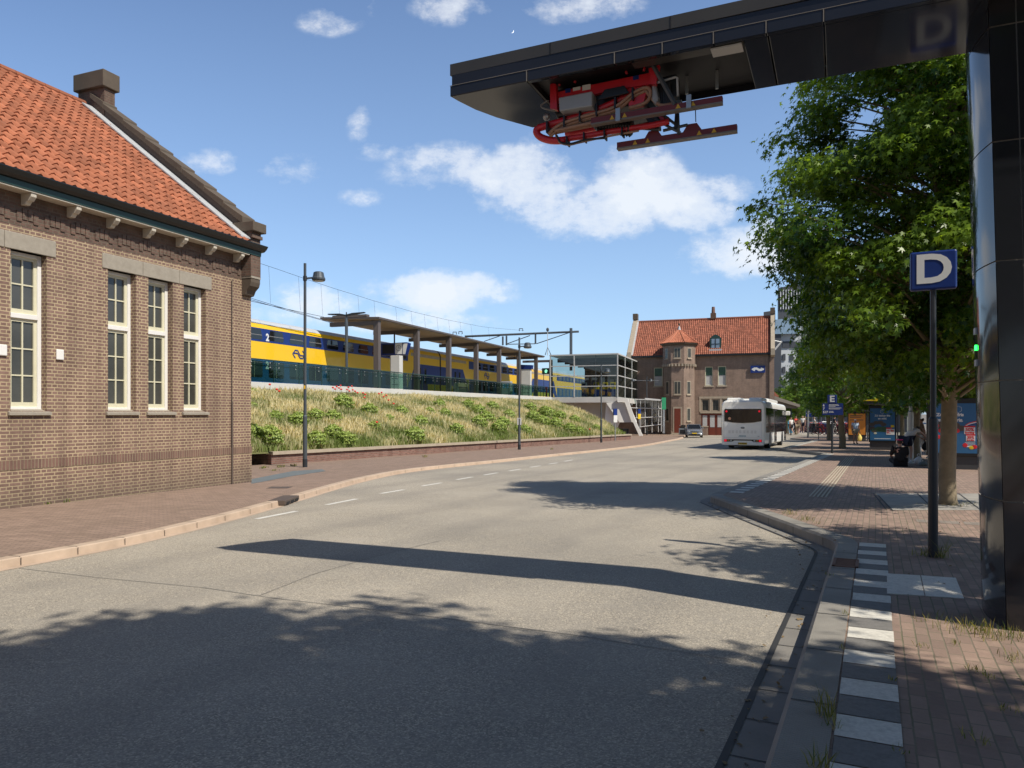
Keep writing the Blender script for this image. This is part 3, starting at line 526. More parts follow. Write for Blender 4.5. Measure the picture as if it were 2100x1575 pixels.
# patterned frieze of dark bricks under the eaves, with shade in its colour
mb = MB().box(-.1,.015,-20,0,5.46,5.66)
y = -19.9; k = 0
while y < -.5:
    z = 5.16+.05*(k%4 in (1,2)); mb.box(-.02,.026,y,y+.09,z,z+.2)
    y += .105+(.11 if k%4 == 3 else 0); k += 1
mb.build('frieze', M['brick_dark'], bl)
MB().box(-.05,.006,-20,0,5.08,5.66).build('frieze_shade', M['brick_dark'], bl)  # backing ends at the eaves' shadow edge; that shade is painted as darker brick
# lintels
LZ0, LZ1 = ZT, ZT+.31
def lintel(y0, y1): MB().box(-.2,.022,y0,y1,LZ0,LZ1).build('lintel', M['lintel'], bl, bevel=.012)
lintel(wins[0][0]-.2,wins[0][1]+.25); lintel(wins[1][0]-.25,fy(8)); lintel(fy(8)+.008,fy(114))
lintel(fy(209),fy(292)); lintel(fy(292)+.008,fy(367)); lintel(fy(367)+.008,fy(433))
ztr = fz(60,648)
for a,b in wins:
    x0 = -.235; w_ = MB()
    w_.box(x0,x0+.085,a,a+.075,ZS,ZT).box(x0,x0+.085,b-.075,b,ZS,ZT).box(x0,x0+.085,a+.075,b-.075,ZT-.07,ZT).box(x0,x0+.085,a+.075,b-.075,ZS,ZS+.075).box(x0,x0+.1,a+.075,b-.075,ztr-.045,ztr+.045)
    W = w_.build('window', M['white'], bl, bevel=.006)
    for z0,z1,n_ in ((ZS+.075,ztr-.045,3),(ztr+.045,ZT-.07,2)):
        s_ = MB(); f_ = .06; A0,B0 = a+.075,b-.075; xx = x0+.012; dx = .045
        s_.box(xx,xx+dx,A0,A0+f_,z0,z1).box(xx,xx+dx,B0-f_,B0,z0,z1).box(xx,xx+dx,A0+f_,B0-f_,z0,z0+.085).box(xx,xx+dx,A0+f_,B0-f_,z1-f_,z1)
        mid = (A0+B0)/2; s_.box(xx+.005,xx+dx-.005,mid-.014,mid+.014,z0+.085,z1-f_)
        for k in range(1,n_):
            zz = z0+.085+(z1-f_-z0-.085)*k/n_
            s_.box(xx+.006,xx+dx-.006,A0+f_,mid-.014,zz-.013,zz+.013).box(xx+.006,xx+dx-.006,mid+.014,B0-f_,zz-.013,zz+.013)
        s_.build('sash', M['cream'], W)
    MB().quad((x0+.03,a+.05,ZS+.05),(x0+.03,b-.05,ZS+.05),(x0+.03,b-.05,ZT-.05),(x0+.03,a+.05,ZT-.05)).build('pane', M['win'], W)
    MB().prism([(-.24,ZS-.08),(.06,ZS-.08),(.06,ZS-.03),(-.16,ZS+.035),(-.24,ZS+.035)],a-.06,b+.06).build('sill', M['lintel'], W)
# gutter, soffit, brackets
MB().prism([(.30,5.80),(.38,5.81),(.45,5.86),(.5,5.93),(.5,5.95),(.15,5.95),(.15,5.80)],-20,.06).build('gutter', M['gutter_k'], bl)
MB().prism([(.22,5.69),(.325,5.69),(.335,5.798),(.22,5.798)],-20,.0).build('fascia', M['gutter_g'], bl)
MB().box(0,.31,-20,-.4,5.662,5.688).build('soffit', M['sofit'], bl)
for px in (63,156,236,310,377,436,493):
    y = fy(px,.2); MB().prism([(.0,5.66),(.29,5.66),(.29,5.59),(.22,5.52),(.17,5.52),(.12,5.46),(0,5.46)],y-.052,y+.052).build('bracket', M['sofit'], bl, bevel=.008)
for k in range(1,8):
    y = fy(63,.2)-k*.98; MB().prism([(.0,5.66),(.29,5.66),(.29,5.59),(.17,5.52),(.12,5.46),(0,5.46)],y-.052,y+.052).build('bracket', M['sofit'], bl)
# pantiles: real S-shaped courses
def pantiles(name, m, parent, e0, e1, ridge_off, ev_z, rg_z, ev_x, rg_x, tw, th, seg, axis='y', amp=.035, step=.03):
    """tiles between coordinates e0..e1 along the eaves; from (ev_x,ev_z) up to (rg_x,rg_z)"""
    sl = Vector((rg_x-ev_x,0,rg_z-ev_z)); L = sl.length; d = sl/L; nrm = Vector((-d.z,0,d.x));
    if nrm.z < 0: nrm = -nrm
    nc = int((e1-e0)/tw); nr = int(L/th)+1
    rng = np.random.default_rng(3); V=[]; Fc=[]; T=[]
    for r in range(nr):
        s0 = r*th; s1 = min(L,(r+1)*th+.03)
        for c in range(nc):
            base = len(V); jz = rng.normal(0,.004); jt = rng.random()
            for (s,lift) in ((s0,step+jz),(s1,.004)):
                for k in range(seg+1):
                    f = k/seg; wv = amp*math.sin(f*2*PI-.5); a = e0+(c+f)*tw
                    p = Vector((ev_x,0,ev_z))+d*s+nrm*(lift+wv)
                    V.append((p.x,a,p.z) if axis == 'y' else (a,p.x,p.z))
            # front lip
            for k in range(seg+1):
                f = k/seg; wv = amp*math.sin(f*2*PI-.5); a = e0+(c+f)*tw; p = Vector((ev_x,0,ev_z))+d*s0+nrm*(wv-.012)
                V.append((p.x,a,p.z) if axis == 'y' else (a,p.x,p.z))
            n_ = seg+1
            for k in range(seg):
                Fc.append((base+k,base+k+1,base+n_+k+1,base+n_+k)); Fc.append((base+2*n_+k,base+2*n_+k+1,base+k+1,base+k)); T += [jt,jt*.3]
    me = bpy.data.meshes.new(name); me.from_pydata(V,[],Fc); me.update()
    at = me.attributes.new('tint','FLOAT','FACE'); at.data.foreach_set('value', T)
    return link_mesh(name, me, m, parent, smooth=False)
EX,EZ,RX_,RZ_ = .40,5.93,-5.45,10.33
rf = pantiles('roof', M['tile'], bl, -20, -.42, 0, EZ, RZ_, EX, RX_, .225, .33, 6, amp=.042, step=.042)
MB().quad((EX,-20,EZ-.06),(EX,-.3,EZ-.06),(RX_,-.3,RZ_-.06),(RX_,-20,RZ_-.06)).quad((-11.3,-20,EZ-.06),(-11.3,-.3,EZ-.06),(RX_,-.3,RZ_-.06),(RX_,-20,RZ_-.06)).build('underlay', M['hatch'], rf)
mb = MB()
for k in range(50):
    y = -20+k*.39; mb.tube([(RX_,y,RZ_+.0),(RX_,y+.42,RZ_+.02)],[.12,.10],8)
mb.build('ridge_tile', M['tile'], rf)
# gable parapet with stone coping, lead flashing, kneeler and chimney
sx, sz = RX_-EX, RZ_-EZ
def rp(t, h): return (EX+sx*t-.0, EZ+sz*t+h)
par = [rp(.03,-.3),rp(1.0,-.3),rp(1.0,.34),rp(.03,.34)]
MB().prism(par,-.30,.0).build('parapet', M['brick_dark'], bl)
ts = [.055,.16,.27,.40,.53,.62,.76,.89,.98]
for a,b in zip(ts,ts[1:]):
    h0, h1 = .30,.35
    MB().prism([rp(a,h0),rp(b,h0-.005),rp(b,h1+.10),rp(a,h1+.155)],-.40,.06).build('coping', M['stone_dark'], bl, bevel=.012)
MB().prism([rp(.02,.06),rp(.97,.06),rp(.97,.10),rp(.02,.10)],-.68,-.30).build('flashing', M['lead'], bl)
MB().prism([rp(.035,.06),rp(.97,.06),rp(.97,.28),rp(.035,.28)],-.325,-.302).build('flashing', M['hatch'], bl)
MB().box(-.05,.31,-.36,.0,5.15,5.69).build('pier', M['brick_dark'], bl)
MB().box(-.05,.30,-.34,.0,5.95,6.12).box(-.05,.36,-.36,.02,6.12,6.2).box(-.05,.32,-.34,.0,6.2,6.28).build('pier_head', M['brick_dark'], bl)
MB().box(-.35,.44,-.42,.07,6.28,6.52).build('kneeler', M['stone_dark'], bl, bevel=.015)
MB().prism([(0,4.66),(.1,4.68),(.16,4.8),(.27,4.9),(.3,5.0),(.3,5.1),(0,5.1)],-.34,.0).build('corbel', M['stone_dark'], bl, bevel=.01)
MB().box(0,.315,-.35,.0,5.1,5.15).build('corbel', M['lintel'], bl)
ch = MB().box(-5.85,-4.83,-.34,.0,9.6,10.78).build('chimney', M['brick_dark'], bl)
MB().box(-5.93,-4.75,-.44,.1,10.78,11.25).build('chimney_cap', M['stone_dark'], ch, bevel=.02)
# cable down the wall, two white boxes
y = fy(474); MB().tube([(.03,y,5.0),(.03,y,1.95)],.012,6).build('cable', M['hatch'], bl); MB().tube([(.035,y,1.95),(.035,y,-.1)],.022,6).build('cable_duct', M['hatch'], bl)
for px,py in ((121.5,727.5),(4,718)):
    y = fy(px); z = fz(px,py); MB().box(0,.04,y-.075,y+.075,z-.1,z+.1).build('junction_box', M['white'], bl, bevel=.015)
# ================================================================== railway platform, train, pavilion
PO = Vector((-12.84,36,3.21)); PA = -R(19.03); PX = .0072
PM = Matrix.Translation(PO) @ Matrix.Rotation(PA,4,'Z') @ Matrix.Rotation(PX,4,'X')
def pl(x,y,z=0.0): return PM @ Vector((x,y,z))
def lv(px, x=0.0):
    r = (px-1050)/F; return (r*(36-.326*x)+12.84-.945*x)/(.326-.945*r)
def lz(px, py, x=0.0):
    y = lv(px,x); Y = 36-.326*x+.945*y; return CZ+(HOR-py)/F*Y-PO.z-PX*y
def pthing(name, label, cat, x, y, z=0.0, group=None): return thing(name,label,cat,pl(x,y,z),PA,group,PX)
o = MB().box(-5.4,.0,-30,78,-3.5,-.03).build('railway_platform', M['concrete']); o.matrix_world = PM; setp(o, kind='structure')
o = MB().box(-20,-5.45,-30,110,-3.5,-.95).build('track_bed', M['ground']); o.matrix_world = PM; setp(o, kind='structure')
o = MB().box(-.25,.14,-30,54.6,-.36,.0).build('platform_edge_beam', M['concrete_w'], bevel=.01); o.matrix_world = PM; setp(o,'long white concrete edge beam below the green glass balustrade','beam')
# balustrade
bal = pthing('glass_balustrade','green glass balustrade with two dark green rails along the raised platform','balustrade',0,0)
MB().tube([(0,-30,1.15),(0,54.4,1.15)],.035,8).build('handrail', M['green'], bal)
MB().tube([(-.06,-30,.86),(-.06,54.4,.86)],.022,8).build('mid_rail', M['green'], bal)
y = -9.0; gp_me = None
while y < 53.5:
    if gp_me is None:
        gpo = MB().box(-.012,0,.02,2.13,.04,1.09).build('glass_panel', M['gglass'], bal); gp_me = gpo.data
        po = MB().box(-.05,.0,-.012,.012,.0,1.15).build('post', M['green'], bal); mb = MB()
        for yy in (.35,1.8):
            for zz in (1.0,.78): mb.ball((.02,yy,zz),.03,6,4)
        mb.tube([(.02,.35,.78),(.02,.35,1.0),(.02,1.8,1.0),(.02,1.8,.78)],.004,4)
        cl = mb.build('clamp', M['galv'], bal)
        gpo.location.y = po.location.y = cl.location.y = y
    else:
        for s in (gpo,po,cl):
            c = s.copy(); C.objects.link(c); c.parent = bal; c.location.y = y
    y += 2.16
# canopy
can = pthing('platform_canopy','long brown steel platform canopy with wood soffit on slim columns','canopy',0,0)
cy0 = lv(776,-1.0); RT = 4.93
MB().prism([(-.95,RT-.13),(-.95,RT),(-5.6,RT+.17),(-5.6,RT+.04)],cy0,54.2).build('roof', M['canopy'], can)
MB().prism([(-1.05,RT-.2),(-1.05,RT-.135),(-5.5,RT+.03),(-5.5,RT-.04)],cy0+.1,54.1).build('soffit', M['wood'], can)
MB().box(-4.6,-1.9,cy0-.02,cy0+.4,RT+.06,RT+.22).build('roof_light_box', M['canopy'], can)
for px in (774,855,920.5,976.7,1023.7,1064,1099.5,1130):
    y = lv(px,-1.3)
    MB().box(-1.5,-1.12,y-.18,y+.18,0,RT-.2).build('column', M['canopy'], can, bevel=.01)
    MB().box(-5.0,-1.5,y-.14,y+.14,RT-.5,RT-.215).build('beam', M['canopy'], can)
# hanging display, cabinets, bench, bins under the canopy
dy = lv(806,-2.9)
d = pthing('departure_display','blue hanging departure display with white clock under the platform canopy','display',-2.9,dy,2.75)
MB().prism([(-1.15,.92),(-1.3,.1),(-1.05,0),(1.05,0),(1.3,.88),(1.15,.95)],0,.5).build('case', M['signblue'], d, bevel=.02)
MB().box(-.9,.1,-.012,0,.12,.82).build('screen', M['recess'], d)
MB().box(.2,.78,-.016,0,.06,.9).build('clock_panel', M['signwhite'], d)
mb = MB()
for k in range(24):
    a = 2*PI*k/24; b = 2*PI*(k+1)/24; c0=(.49,.52)
    mb.quad(*[(c0[0]+r*math.cos(t),-.02,c0[1]+r*math.sin(t)) for r,t in ((.2,a),(.2,b),(.225,b),(.225,a))])
mb.box(.48,.5,-.024,-.018,.52,.68).box(.49,.6,-.024,-.018,.51,.53); mb.build('clock_face', M['steel_d'], d)
MB().prism([(.85,.05),(1.05,.05),(1.25,.85),(.85,.85)],-.014,-.002).build('logo_panel', M['signwhite'], d)
MB().tube([(0,.25,.95),(0,.25,1.75)],.06,8).build('hanger', M['steel_d'], d)
for px0,px1,top,lab,ct in ((800,822,lz(811,729,-1.9),'tall white cabinet behind the glass balustrade near the hanging clock display',None),(1068.5,1089.5,lz(1079,757,-1.9),'tall white cabinet with blue cap near the far canopy columns','b')):
    ya = lv((px0+px1)/2,-1.9); wd = (px1-px0)/F*(36+.6+.945*ya)/2
    k = pthing('platform_cabinet',lab,'cabinet',-1.9,ya)
    MB().box(-wd,wd*.85,0,.55,.05,top).build('body', M['concrete_w'], k, bevel=.02); MB().box(-wd-.05,-wd,.02,.53,.05,top-.02).build('side_panel', M['stone'], k)
    mb = MB(); mb.box(-wd+.1,wd-.2,-.012,0,.9,.93).box(-wd+.1,wd-.2,-.012,0,.45,.48); mb.build('slot', M['green'], k)
    if ct: MB().prism([(-wd-.1,top),(wd+.05,top),(wd+.12,top+.45),(-wd-.05,top+.52)],-.05,.6).build('cap', M['blue'], k)
b = pthing('platform_bench','slatted platform bench behind the green glass balustrade','bench',-1.7,lv(946,-1.7))
for k in range(5): MB().box(-.25,.2,-1.1+k*.5,-1.04+k*.5,.0,.95).build('bracket', M['galv'], b)
mb = MB()
for k in range(3): mb.box(-.25+k*.14,-.14+k*.14,-1.15,1.2,.44,.47)
mb.build('seat', M['wood'], b); MB().box(.16,.2,-1.15,1.2,.6,.95).build('backrest', M['wood'], b)
b = pthing('recycling_bin','pale blue and white waste bin standing on the raised platform','bin',-1.2,lv(1037,-1.2))
MB().box(-.55,.55,0,.6,.1,1.45).build('body', M['alugrey'], b, bevel=.05); mb = MB(); mb.box(-.3,-.05,-.015,0,.75,1.2).box(.1,.35,-.015,0,.75,1.2); mb.build('sticker', mat('sticker_blue',(.05,.35,.65),.5), b)
b = pthing('exit_sign','green lit exit sign box hung at the end of the canopy','sign',-1.9,lv(1120,-1.9),2.95)
MB().box(-.55,.55,0,.25,0,.75).build('case', M['green'], b, bevel=.03); MB().prism([(-.15,.15),(.1,.15),(.1,.35),(.25,.35),(0,.62),(-.25,.35),(-.15,.35)],-.015,-.002).build('arrow', emit('exit_green',(.3,.9,.6),.8), b)
b = pthing('red_post','slim red post at the end of the balustrade beside the pavilion','post',-.7,lv(1120.5,-.7))
MB().box(-.07,.07,-.07,.07,0,1.15).build('shaft', M['red'], b); MB().box(-.12,.12,-.09,.09,.85,1.2).build('head', M['red'], b)
# platform lamps
ly = lv(711,-.8); l = pthing('platform_lamp','slim grey double-armed lamp mast standing on the platform before the canopy','lamp',-.8,ly)
tz = lz(711,640,-.8)
MB().tube([(0,0,0),(0,0,tz-.7),(0,0,tz)],[.07,.10,.03],10).build('mast', M['steel'], l)
for s in (-1,1):
    MB().prism([(0,tz-.25),(s*.5,tz-.2),(s*1.3,tz-.12),(s*1.3,tz-.06),(s*.45,tz-.08),(0,tz-.17)],-.09,.09).build('lamp_head', M['steel_d'], l)
# ---- the double-decker train
TX = -5.7; tr = pthing('double_decker_train','yellow and blue double-decker train standing at the platform','train',TX,0)
RP = [(-.35,.0),(0,0)]
HT = lz(515,660,TX); Z1 = lz(515,670,TX); Z2 = lz(515,698,TX); Z3 = lz(515,734,TX)
WP = []
def tprof(top): return [(0,-.9),(0,top-.32),(-.10,top-.02),(-.32,top+.22),(-.8,top+.36),(-1.4,top+.4),(-2.0,top+.36),(-2.48,top+.22),(-2.7,top-.02),(-2.8,top-.32),(-2.8,-.9)]
def ns_logo(mb, cx, cz, w, h, t, plane):
    P1 = [(-.62,-.5),(-1.0,0.0),(-.62,.5),(-.2,.5),(.22,-.12),(.95,-.12)]; P2 = [(-a,-b) for a,b in P1]
    for P in (P1,P2):
        Q = [Vector((cx+a*w/2,cz+b*h)) for a,b in P]
        for i,(a,b) in enumerate(zip(Q,Q[1:])):
            d = (b-a).normalized(); n = Vector((-d.y,d.x))*t/2; e = d*t*.35
            mb.quad(plane(a-n-e,i),plane(b-n+e,i),plane(b+n+e,i),plane(a+n-e,i))
SX = lambda d: (lambda p,i: (d+i*.0006,p.x,p.y))
def carriage(y0, y1, m0, m1, first):
    c = MB().prism(tprof(HT+.0),y0+.12,y1-.12).build('carriage', M['yellow'], tr, smooth=False)
    MB().prism([(.006,-.95),(.006,Z3),(-.01,Z3),(-.01,-.95)],m0+.0,m1-.0).build('lower_band', M['blue_low'], c)
    MB().prism([(.007,Z2),(.007,Z1),(-.01,Z1),(-.01,Z2)],m0-.05,m1+.25).build('window_band', M['blue'], c)
    MB().prism([(a+(.004 if a > -1 else 0),b+.006) for a,b in tprof(HT)[2:7]]+[(-2.0,HT+.2),(-.3,HT-.1)],y0+.14,y1-.14).build('roof_panel', M['roof_t'], c)
    n = int((m1-m0-.6)/2.15); yy = m1-.1
    for k in range(n):
        b_ = yy-2.15*k; a_ = b_-1.55
        if b_ < -3: break
        mb = MB(); h0,h1 = Z2+.12,Z1-.07
        mb.prism([(a_+.1,h0),(b_-.1,h0),(b_,h0+.12),(b_-.16,h1),(a_+.16,h1),(a_,h0+.12)],.010,.016,ax='x'); wo = mb.build('window', M['busglass'], c)
        MB().prism([(a_+.04,h0+.27),(b_-.04,h0+.27),(b_-.06,h0+.31),(a_+.06,h0+.31)],.017,.019,ax='x').build('vent_bar', M['grey_t'], wo)
        mb = MB(); l0,l1 = Z3-1.15,Z3-.12; mb.prism([(a_+.08,l0),(b_-.08,l0),(b_,l0+.1),(b_,l1-.1),(b_-.08,l1),(a_+.08,l1),(a_,l1-.1),(a_,l0+.1)],.010,.016,ax='x'); wo = mb.build('window', M['busglass'], c)
        MB().box(.0165,.02,(a_+b_)/2-.015,(a_+b_)/2+.015,l0,l1).build('window_bar', M['stone'], wo)
    # vestibule ends: blue swept panel with doors and the roof seam
    for (s,e,sg) in ((m1,y1,1),(m0,y0,-1)):
        if e < -3: continue
        pr = [(s+sg*1.7,Z3+.92),(e-sg*.12,Z3+.92),(e-sg*.12,.95),(s+sg*1.9,.95),(s+sg*.5,-.3),(s-sg*.5,-.3)]
        MB().prism(pr,.012,.02,ax='x').build('blue_panel', M['blue'], c)
        for q in (2.6,3.7):
            yq = s+sg*q; D = MB().box(.0205,.026,yq-.5,yq+.5,-.1,Z3+.85).build('door', M['blue'], c); MB().box(.027,.03,yq-.22,yq+.22,.9,Z3+.6).build('door_pane', M['busglass'], D)
        MB().box(.0,.022,s+sg*3.13-.02,s+sg*3.13+.02,-.3,Z3+.9).build('door_seam', M['rubber'], c)
        MB().prism([(.001,HT-.34),(.012,HT-.40),(.012,HT-.62),(.001,HT-.62)],min(s+sg*.8,e-sg*.2),max(s+sg*.8,e-sg*.2)).build('gutter_strip', M['stone'], c)
        MB().prism([(a+.012 if a > -1 else a,b+.012) for a,b in tprof(HT)],min(e-sg*.14,e-sg*.02),max(e-sg*.14,e-sg*.02)).build('gangway', M['rubber'], c)
    return c
c1 = carriage(-12,lv(903,TX),-12,lv(834,TX),True); y1 = lv(903,TX)
c2 = carriage(y1,y1+35,lv(962,TX),y1+28,False); c3 = carriage(y1+35,y1+66,y1+42,y1+60,False)
mb = MB(); ns_logo(mb, lv(613,TX), lz(613,727,TX), 1.35, .5, .09, SX(.02)); mb.build('logo', M['blue'], c1)
mb = MB(); ns_logo(mb, lv(998,TX), lz(998,771,TX), 1.5, .62, .12, SX(.022)); mb.build('logo', M['blue'], c2)
RZ90 = Matrix.Rotation(PI/2,4,'Z')
text('2',.62,'class_number',M['signwhite'],c1,(.022,lv(549.5,TX)-.05,lz(549,693,TX)),off=.025,rot=RZ90)
text('2',.62,'class_number',M['signwhite'],c1,(.03,lv(547.5,TX),lz(547.5,750,TX)),off=.025,rot=RZ90)
# ---- overhead line
def wire(pts, Ys, lab, drop=None, r=.012):
    P = [pt(x,y,Y) for (x,y),Y in zip(pts,Ys)]; mb = MB().tube(spline(P,4),r,5,False)
    o = thing('catenary_wire',lab,'wire',(0,0,0)); mb.build('messenger_wire', M['steel_d'], o)
    if drop:
        for (x,y,y2,Y) in drop: MB().tube([pt(x,y,Y),pt(x+4,y2,Y)],.007,4,False).build('dropper', M['steel_d'], o)
    return o
YW = lambda px: 36+1.6+.945*((( (px-1050)/F)*(37.6)+17.5)/(.326-.945*(px-1050)/F))
pts = [(440,510),(551,546),(612,567),(658,582.5),(693,594),(734,606.5),(767,617),(811.5,629.5),(843,638.5),(870,645),(896,651),(920,656.5),(943.5,661),(965.5,665.5),(1001,671.5),(1075,678)]
wire(pts,[YW(p[0]) for p in pts],'upper overhead wire with thin droppers crossing the sky above the train',[(x,y,y+76-(x-551)*.105,YW(x)) for x,y in pts[1:-1]])
for i,(a,b,lab) in enumerate((((440,588),(690,664),'topmost of the lower overhead wires left of the canopy'),((440,592),(700,668),'middle of the lower overhead wires left of the canopy'),((440,600),(664,650),'lowest overhead wire meeting the canopy end'))):
    wire([a,((a[0]+b[0])/2,(a[1]+b[1])/2+1),b],[YW(a[0]),YW((a[0]+b[0])/2),YW(b[0])],lab,None,.016)
Yg = 97
gn = thing('overhead_gantry','grey steel overhead line gantry with mast and trussed beam beyond the pavilion','gantry',(0,0,0))
def gpz(x,y): return pt(x,y,Yg)
MB().tube([gpz(1171,760),gpz(1171,673)],.19,6).build('mast', M['steel'], gn)
MB().tube([gpz(953,690),gpz(1187,680)],.14,4).build('beam', M['steel'], gn)
mb = MB()
for a,b in (((993,700),(1025,689)),((1040,705),(1087,688)),((1100,705),(1168,682)),((1040,706),(1098,705)),((1031,690),(1031,708)),((1038.5,689),(1038.5,708)),((1098,686),(1098,705))): mb.tube([gpz(*a),gpz(*b)],.06 if abs(a[0]-b[0]) > 4 else .13,5)
mb.build('truss', M['steel'], gn)
mb = MB()
for x,y in ((932,686),(944,685),(1068,679)): mb.tube([gpz(x-3,y),gpz(x-3,y-5),gpz(x+4,y-5),gpz(x+4,y)],.06,4)
mb.build('bracket', M['steel'], gn)
h = thing('signal_mast','small mast with round lamp above the pavilion roof','mast',(0,0,0))
MB().tube([pt(1123,729,90),pt(1123,678,90)],.04,6).build('pole', M['alu'], h); MB().ball(pt(1123,676,90),(.18,.18,.25)).build('lamp_head', M['steel'], h); MB().tube([pt(1118,728,90),pt(1123,712,90),pt(1130,728,90)],.05,4).build('stay', M['steel'], h)
# ---- glass pavilion with its stair
pv = thing('glass_pavilion','glass station pavilion with white frame raised on a white slab','pavilion',pl(0,53.3,0),PA)
W_,D_p,H_ = 8.0,19.0,4.95
MB().box(-.1,W_+.08,-.1,D_p,H_-.12,H_+.03).build('roof', M['alu'], pv)
MB().box(-.1,W_+.05,-.05,D_p,-.68,-.06).build('slab', M['concrete_w'], pv, bevel=.02)
MB().box(.0,W_-.1,.1,D_p,-.06,.0).build('floor_plate', M['concrete'], pv)
xs = [0,2.9,5.45,W_]; zs = [0,1.22,2.42,3.6,H_-.12]
for i in range(3): MB().quad((xs[i]+.03,0,0),(xs[i+1]-.03,0,0),(xs[i+1]-.03,0,H_-.12),(xs[i]+.03,0,H_-.12)).build('glass_front', M['pglass'], pv)
ysd = [0,4.6,9.4,14.2,D_p]
for i in range(4): MB().quad((W_,ysd[i]+.03,-.9),(W_,ysd[i+1]-.03,-.9),(W_,ysd[i+1]-.03,H_-.12),(W_,ysd[i]+.03,H_-.12)).build('glass_side', M['pglass'], pv)
for x in (0,2.9,W_): MB().box(x-.06,x+.06,-.09,.03,0,H_-.12).build('mullion', M['alu'], pv)
MB().box(5.42,5.48,-.05,.03,0,H_-.12).build('mullion', M['steel'], pv)
for z in zs[1:4]: MB().box(.06,W_-.06,-.06,.02,z-.05,z+.05).build('transom', M['alu'], pv); MB().box(W_-.02,W_+.06,.06,D_p,z-.05,z+.05).build('transom', M['alu'], pv)
for y in ysd[1:]: MB().box(W_-.03,W_+.07,y-.06,y+.06,-.9,H_-.12).build('mullion', M['alu'], pv)
for k in range(5): MB().box(.3,W_-.4,2+k*3.4,2.25+k*3.4,H_-.75,H_-.3).build('roof_beam', M['steel_d'], pv)
# machines inside
for i,(x,y,c) in enumerate(((5.0,2.2,'yellow'),(5.9,3.0,'yellow'),(6.9,2.6,'yellow'),(3.6,1.8,'concrete_w'))):
    g = thing('ticket_machine',['yellow ticket machine inside the glass pavilion, leftmost of three','yellow ticket machine inside the glass pavilion, middle of three','yellow ticket machine inside the glass pavilion, nearest the corner','white ticket machine inside the glass pavilion'][i],'ticket machine',pl(x,53.3+y,0),PA)
    MB().box(-.32,.32,0,.4,.9,1.75).build('head', M[c], g, bevel=.05); MB().box(-.28,.28,.02,.38,0,.9).build('pedestal', M['signblue'], g); MB().box(-.2,.2,-.015,0,1.2,1.6).build('screen', M['recess'], g)
# white abutment wall, planter end and stair
aw = thing('abutment_wall','white concrete abutment wall under the pavilion slab','wall',(0,0,0))
a0,a1 = pt(1140,826,89),pt(1243,826,86.5)
MB().quad((a0.x,a0.y,-1.6),(a1.x,a1.y,-1.6),(a1.x,a1.y,a1.z+.2),(a0.x,a0.y,a1.z+.2)).build('face', M['concrete_w'], aw)
a2 = pt(1255,826,90); MB().quad((a1.x,a1.y,-1.6),(a2.x,a2.y,-1.6),(a2.x,a2.y,a1.z+.2),(a1.x,a1.y,a1.z+.2)).build('end_face', M['white'], aw)
stt = thing('pavilion_stair','white concrete stair flight descending from the pavilion to the pavement','stair',(0,0,0))
def slabp(pts, Y, dep, name, m, par):
    q = [pt(x,y,Y) for x,y in pts]; v = Vector((.33,.945,0))*dep; n = len(q)
    return MB().add([tuple(p) for p in q]+[tuple(p+v) for p in q],[tuple(range(n)),tuple(range(2*n-1,n-1,-1))]+[(i,(i+1)%n,(i+1)%n+n,i+n) for i in range(n)]).build(name, m, par)
slabp([(1266,813.5),(1287,817),(1303,863),(1318,893.5),(1311,894),(1300,870),(1281,823),(1266,824)],83.3,.25,'stringer',M['concrete_w'],stt)
slabp([(1243,826),(1281,824),(1299,866),(1270,866)],83.8,2.4,'flight',M['concrete_w'],stt)
slabp([(1243,826),(1270,866),(1262,888),(1254,888),(1240,870)],84.5,.3,'cheek_wall',M['white'],stt)
st_b = pt(1283,884,86)
for x,lab in ((1274,'left of the two dark boxes under the stair'),(1284,'right of the two dark boxes under the stair')):
    p = pt(x,886,87); o = thing('storage_box',lab,'box',(p.x,p.y,gz(p.y,.1)),PA); MB().box(-.28,.28,0,.5,0,.75).build('body', M['steel_d'], o, bevel=.03); MB().box(-.3,.3,-.02,.52,.75,.8).build('lid', M['steel'], o)
gs = thing('glass_stairwell','low glass stairwell enclosure with white mullions beside the stair','glass screen',(0,0,0))
def gq(x0,y0,x1,y1,Ya,Yb): return [tuple(pt(x0,y0,Ya)),tuple(pt(x1,y0,Yb)),tuple(pt(x1,y1,Yb)),tuple(pt(x0,y1,Ya))]
YA,YB = 89,87
MB().quad(tuple(pt(1300,818,YA)),tuple(pt(1356,820,YB)),tuple(pt(1356,884,YB)),tuple(pt(1318,890,YA))).build('glass_pane', M['pglass'], gs)
mb = MB()
for x,y0,y1 in ((1305,818,870),(1313.5,818,885),(1323,816,888),(1337,819,887),(1350,820,886),(1356,820,885)): mb.tube([pt(x,y0,86.8),pt(x,y1,86.8)],.05,4)
mb.build('mullion', M['alu'], gs); mb = MB()
for a,b in (((1302,819),(1357,820.5)),((1294,836.5),(1357,838)),((1300,857),(1357,855)),((1310,876),(1357,870))): mb.tube([pt(*a,86.7),pt(*b,86.7)],.05,4)
mb.build('transom', M['alu'], gs); slabp([(1323,816),(1355,819),(1357,822),(1323,820)],86,3.5,'roof',M['alu'],gs)
g = thing('green_information_post','slim green information post beside the stairwell','post',pt(1361,885,86),0); MB().box(-.12,.12,-.1,.1,-.2,4.0).build('shaft', M['galv'], g); MB().box(-.22,.25,-.12,.12,2.6,4.0).build('panel', mat('post_green',(.03,.3,.14),.5), g)

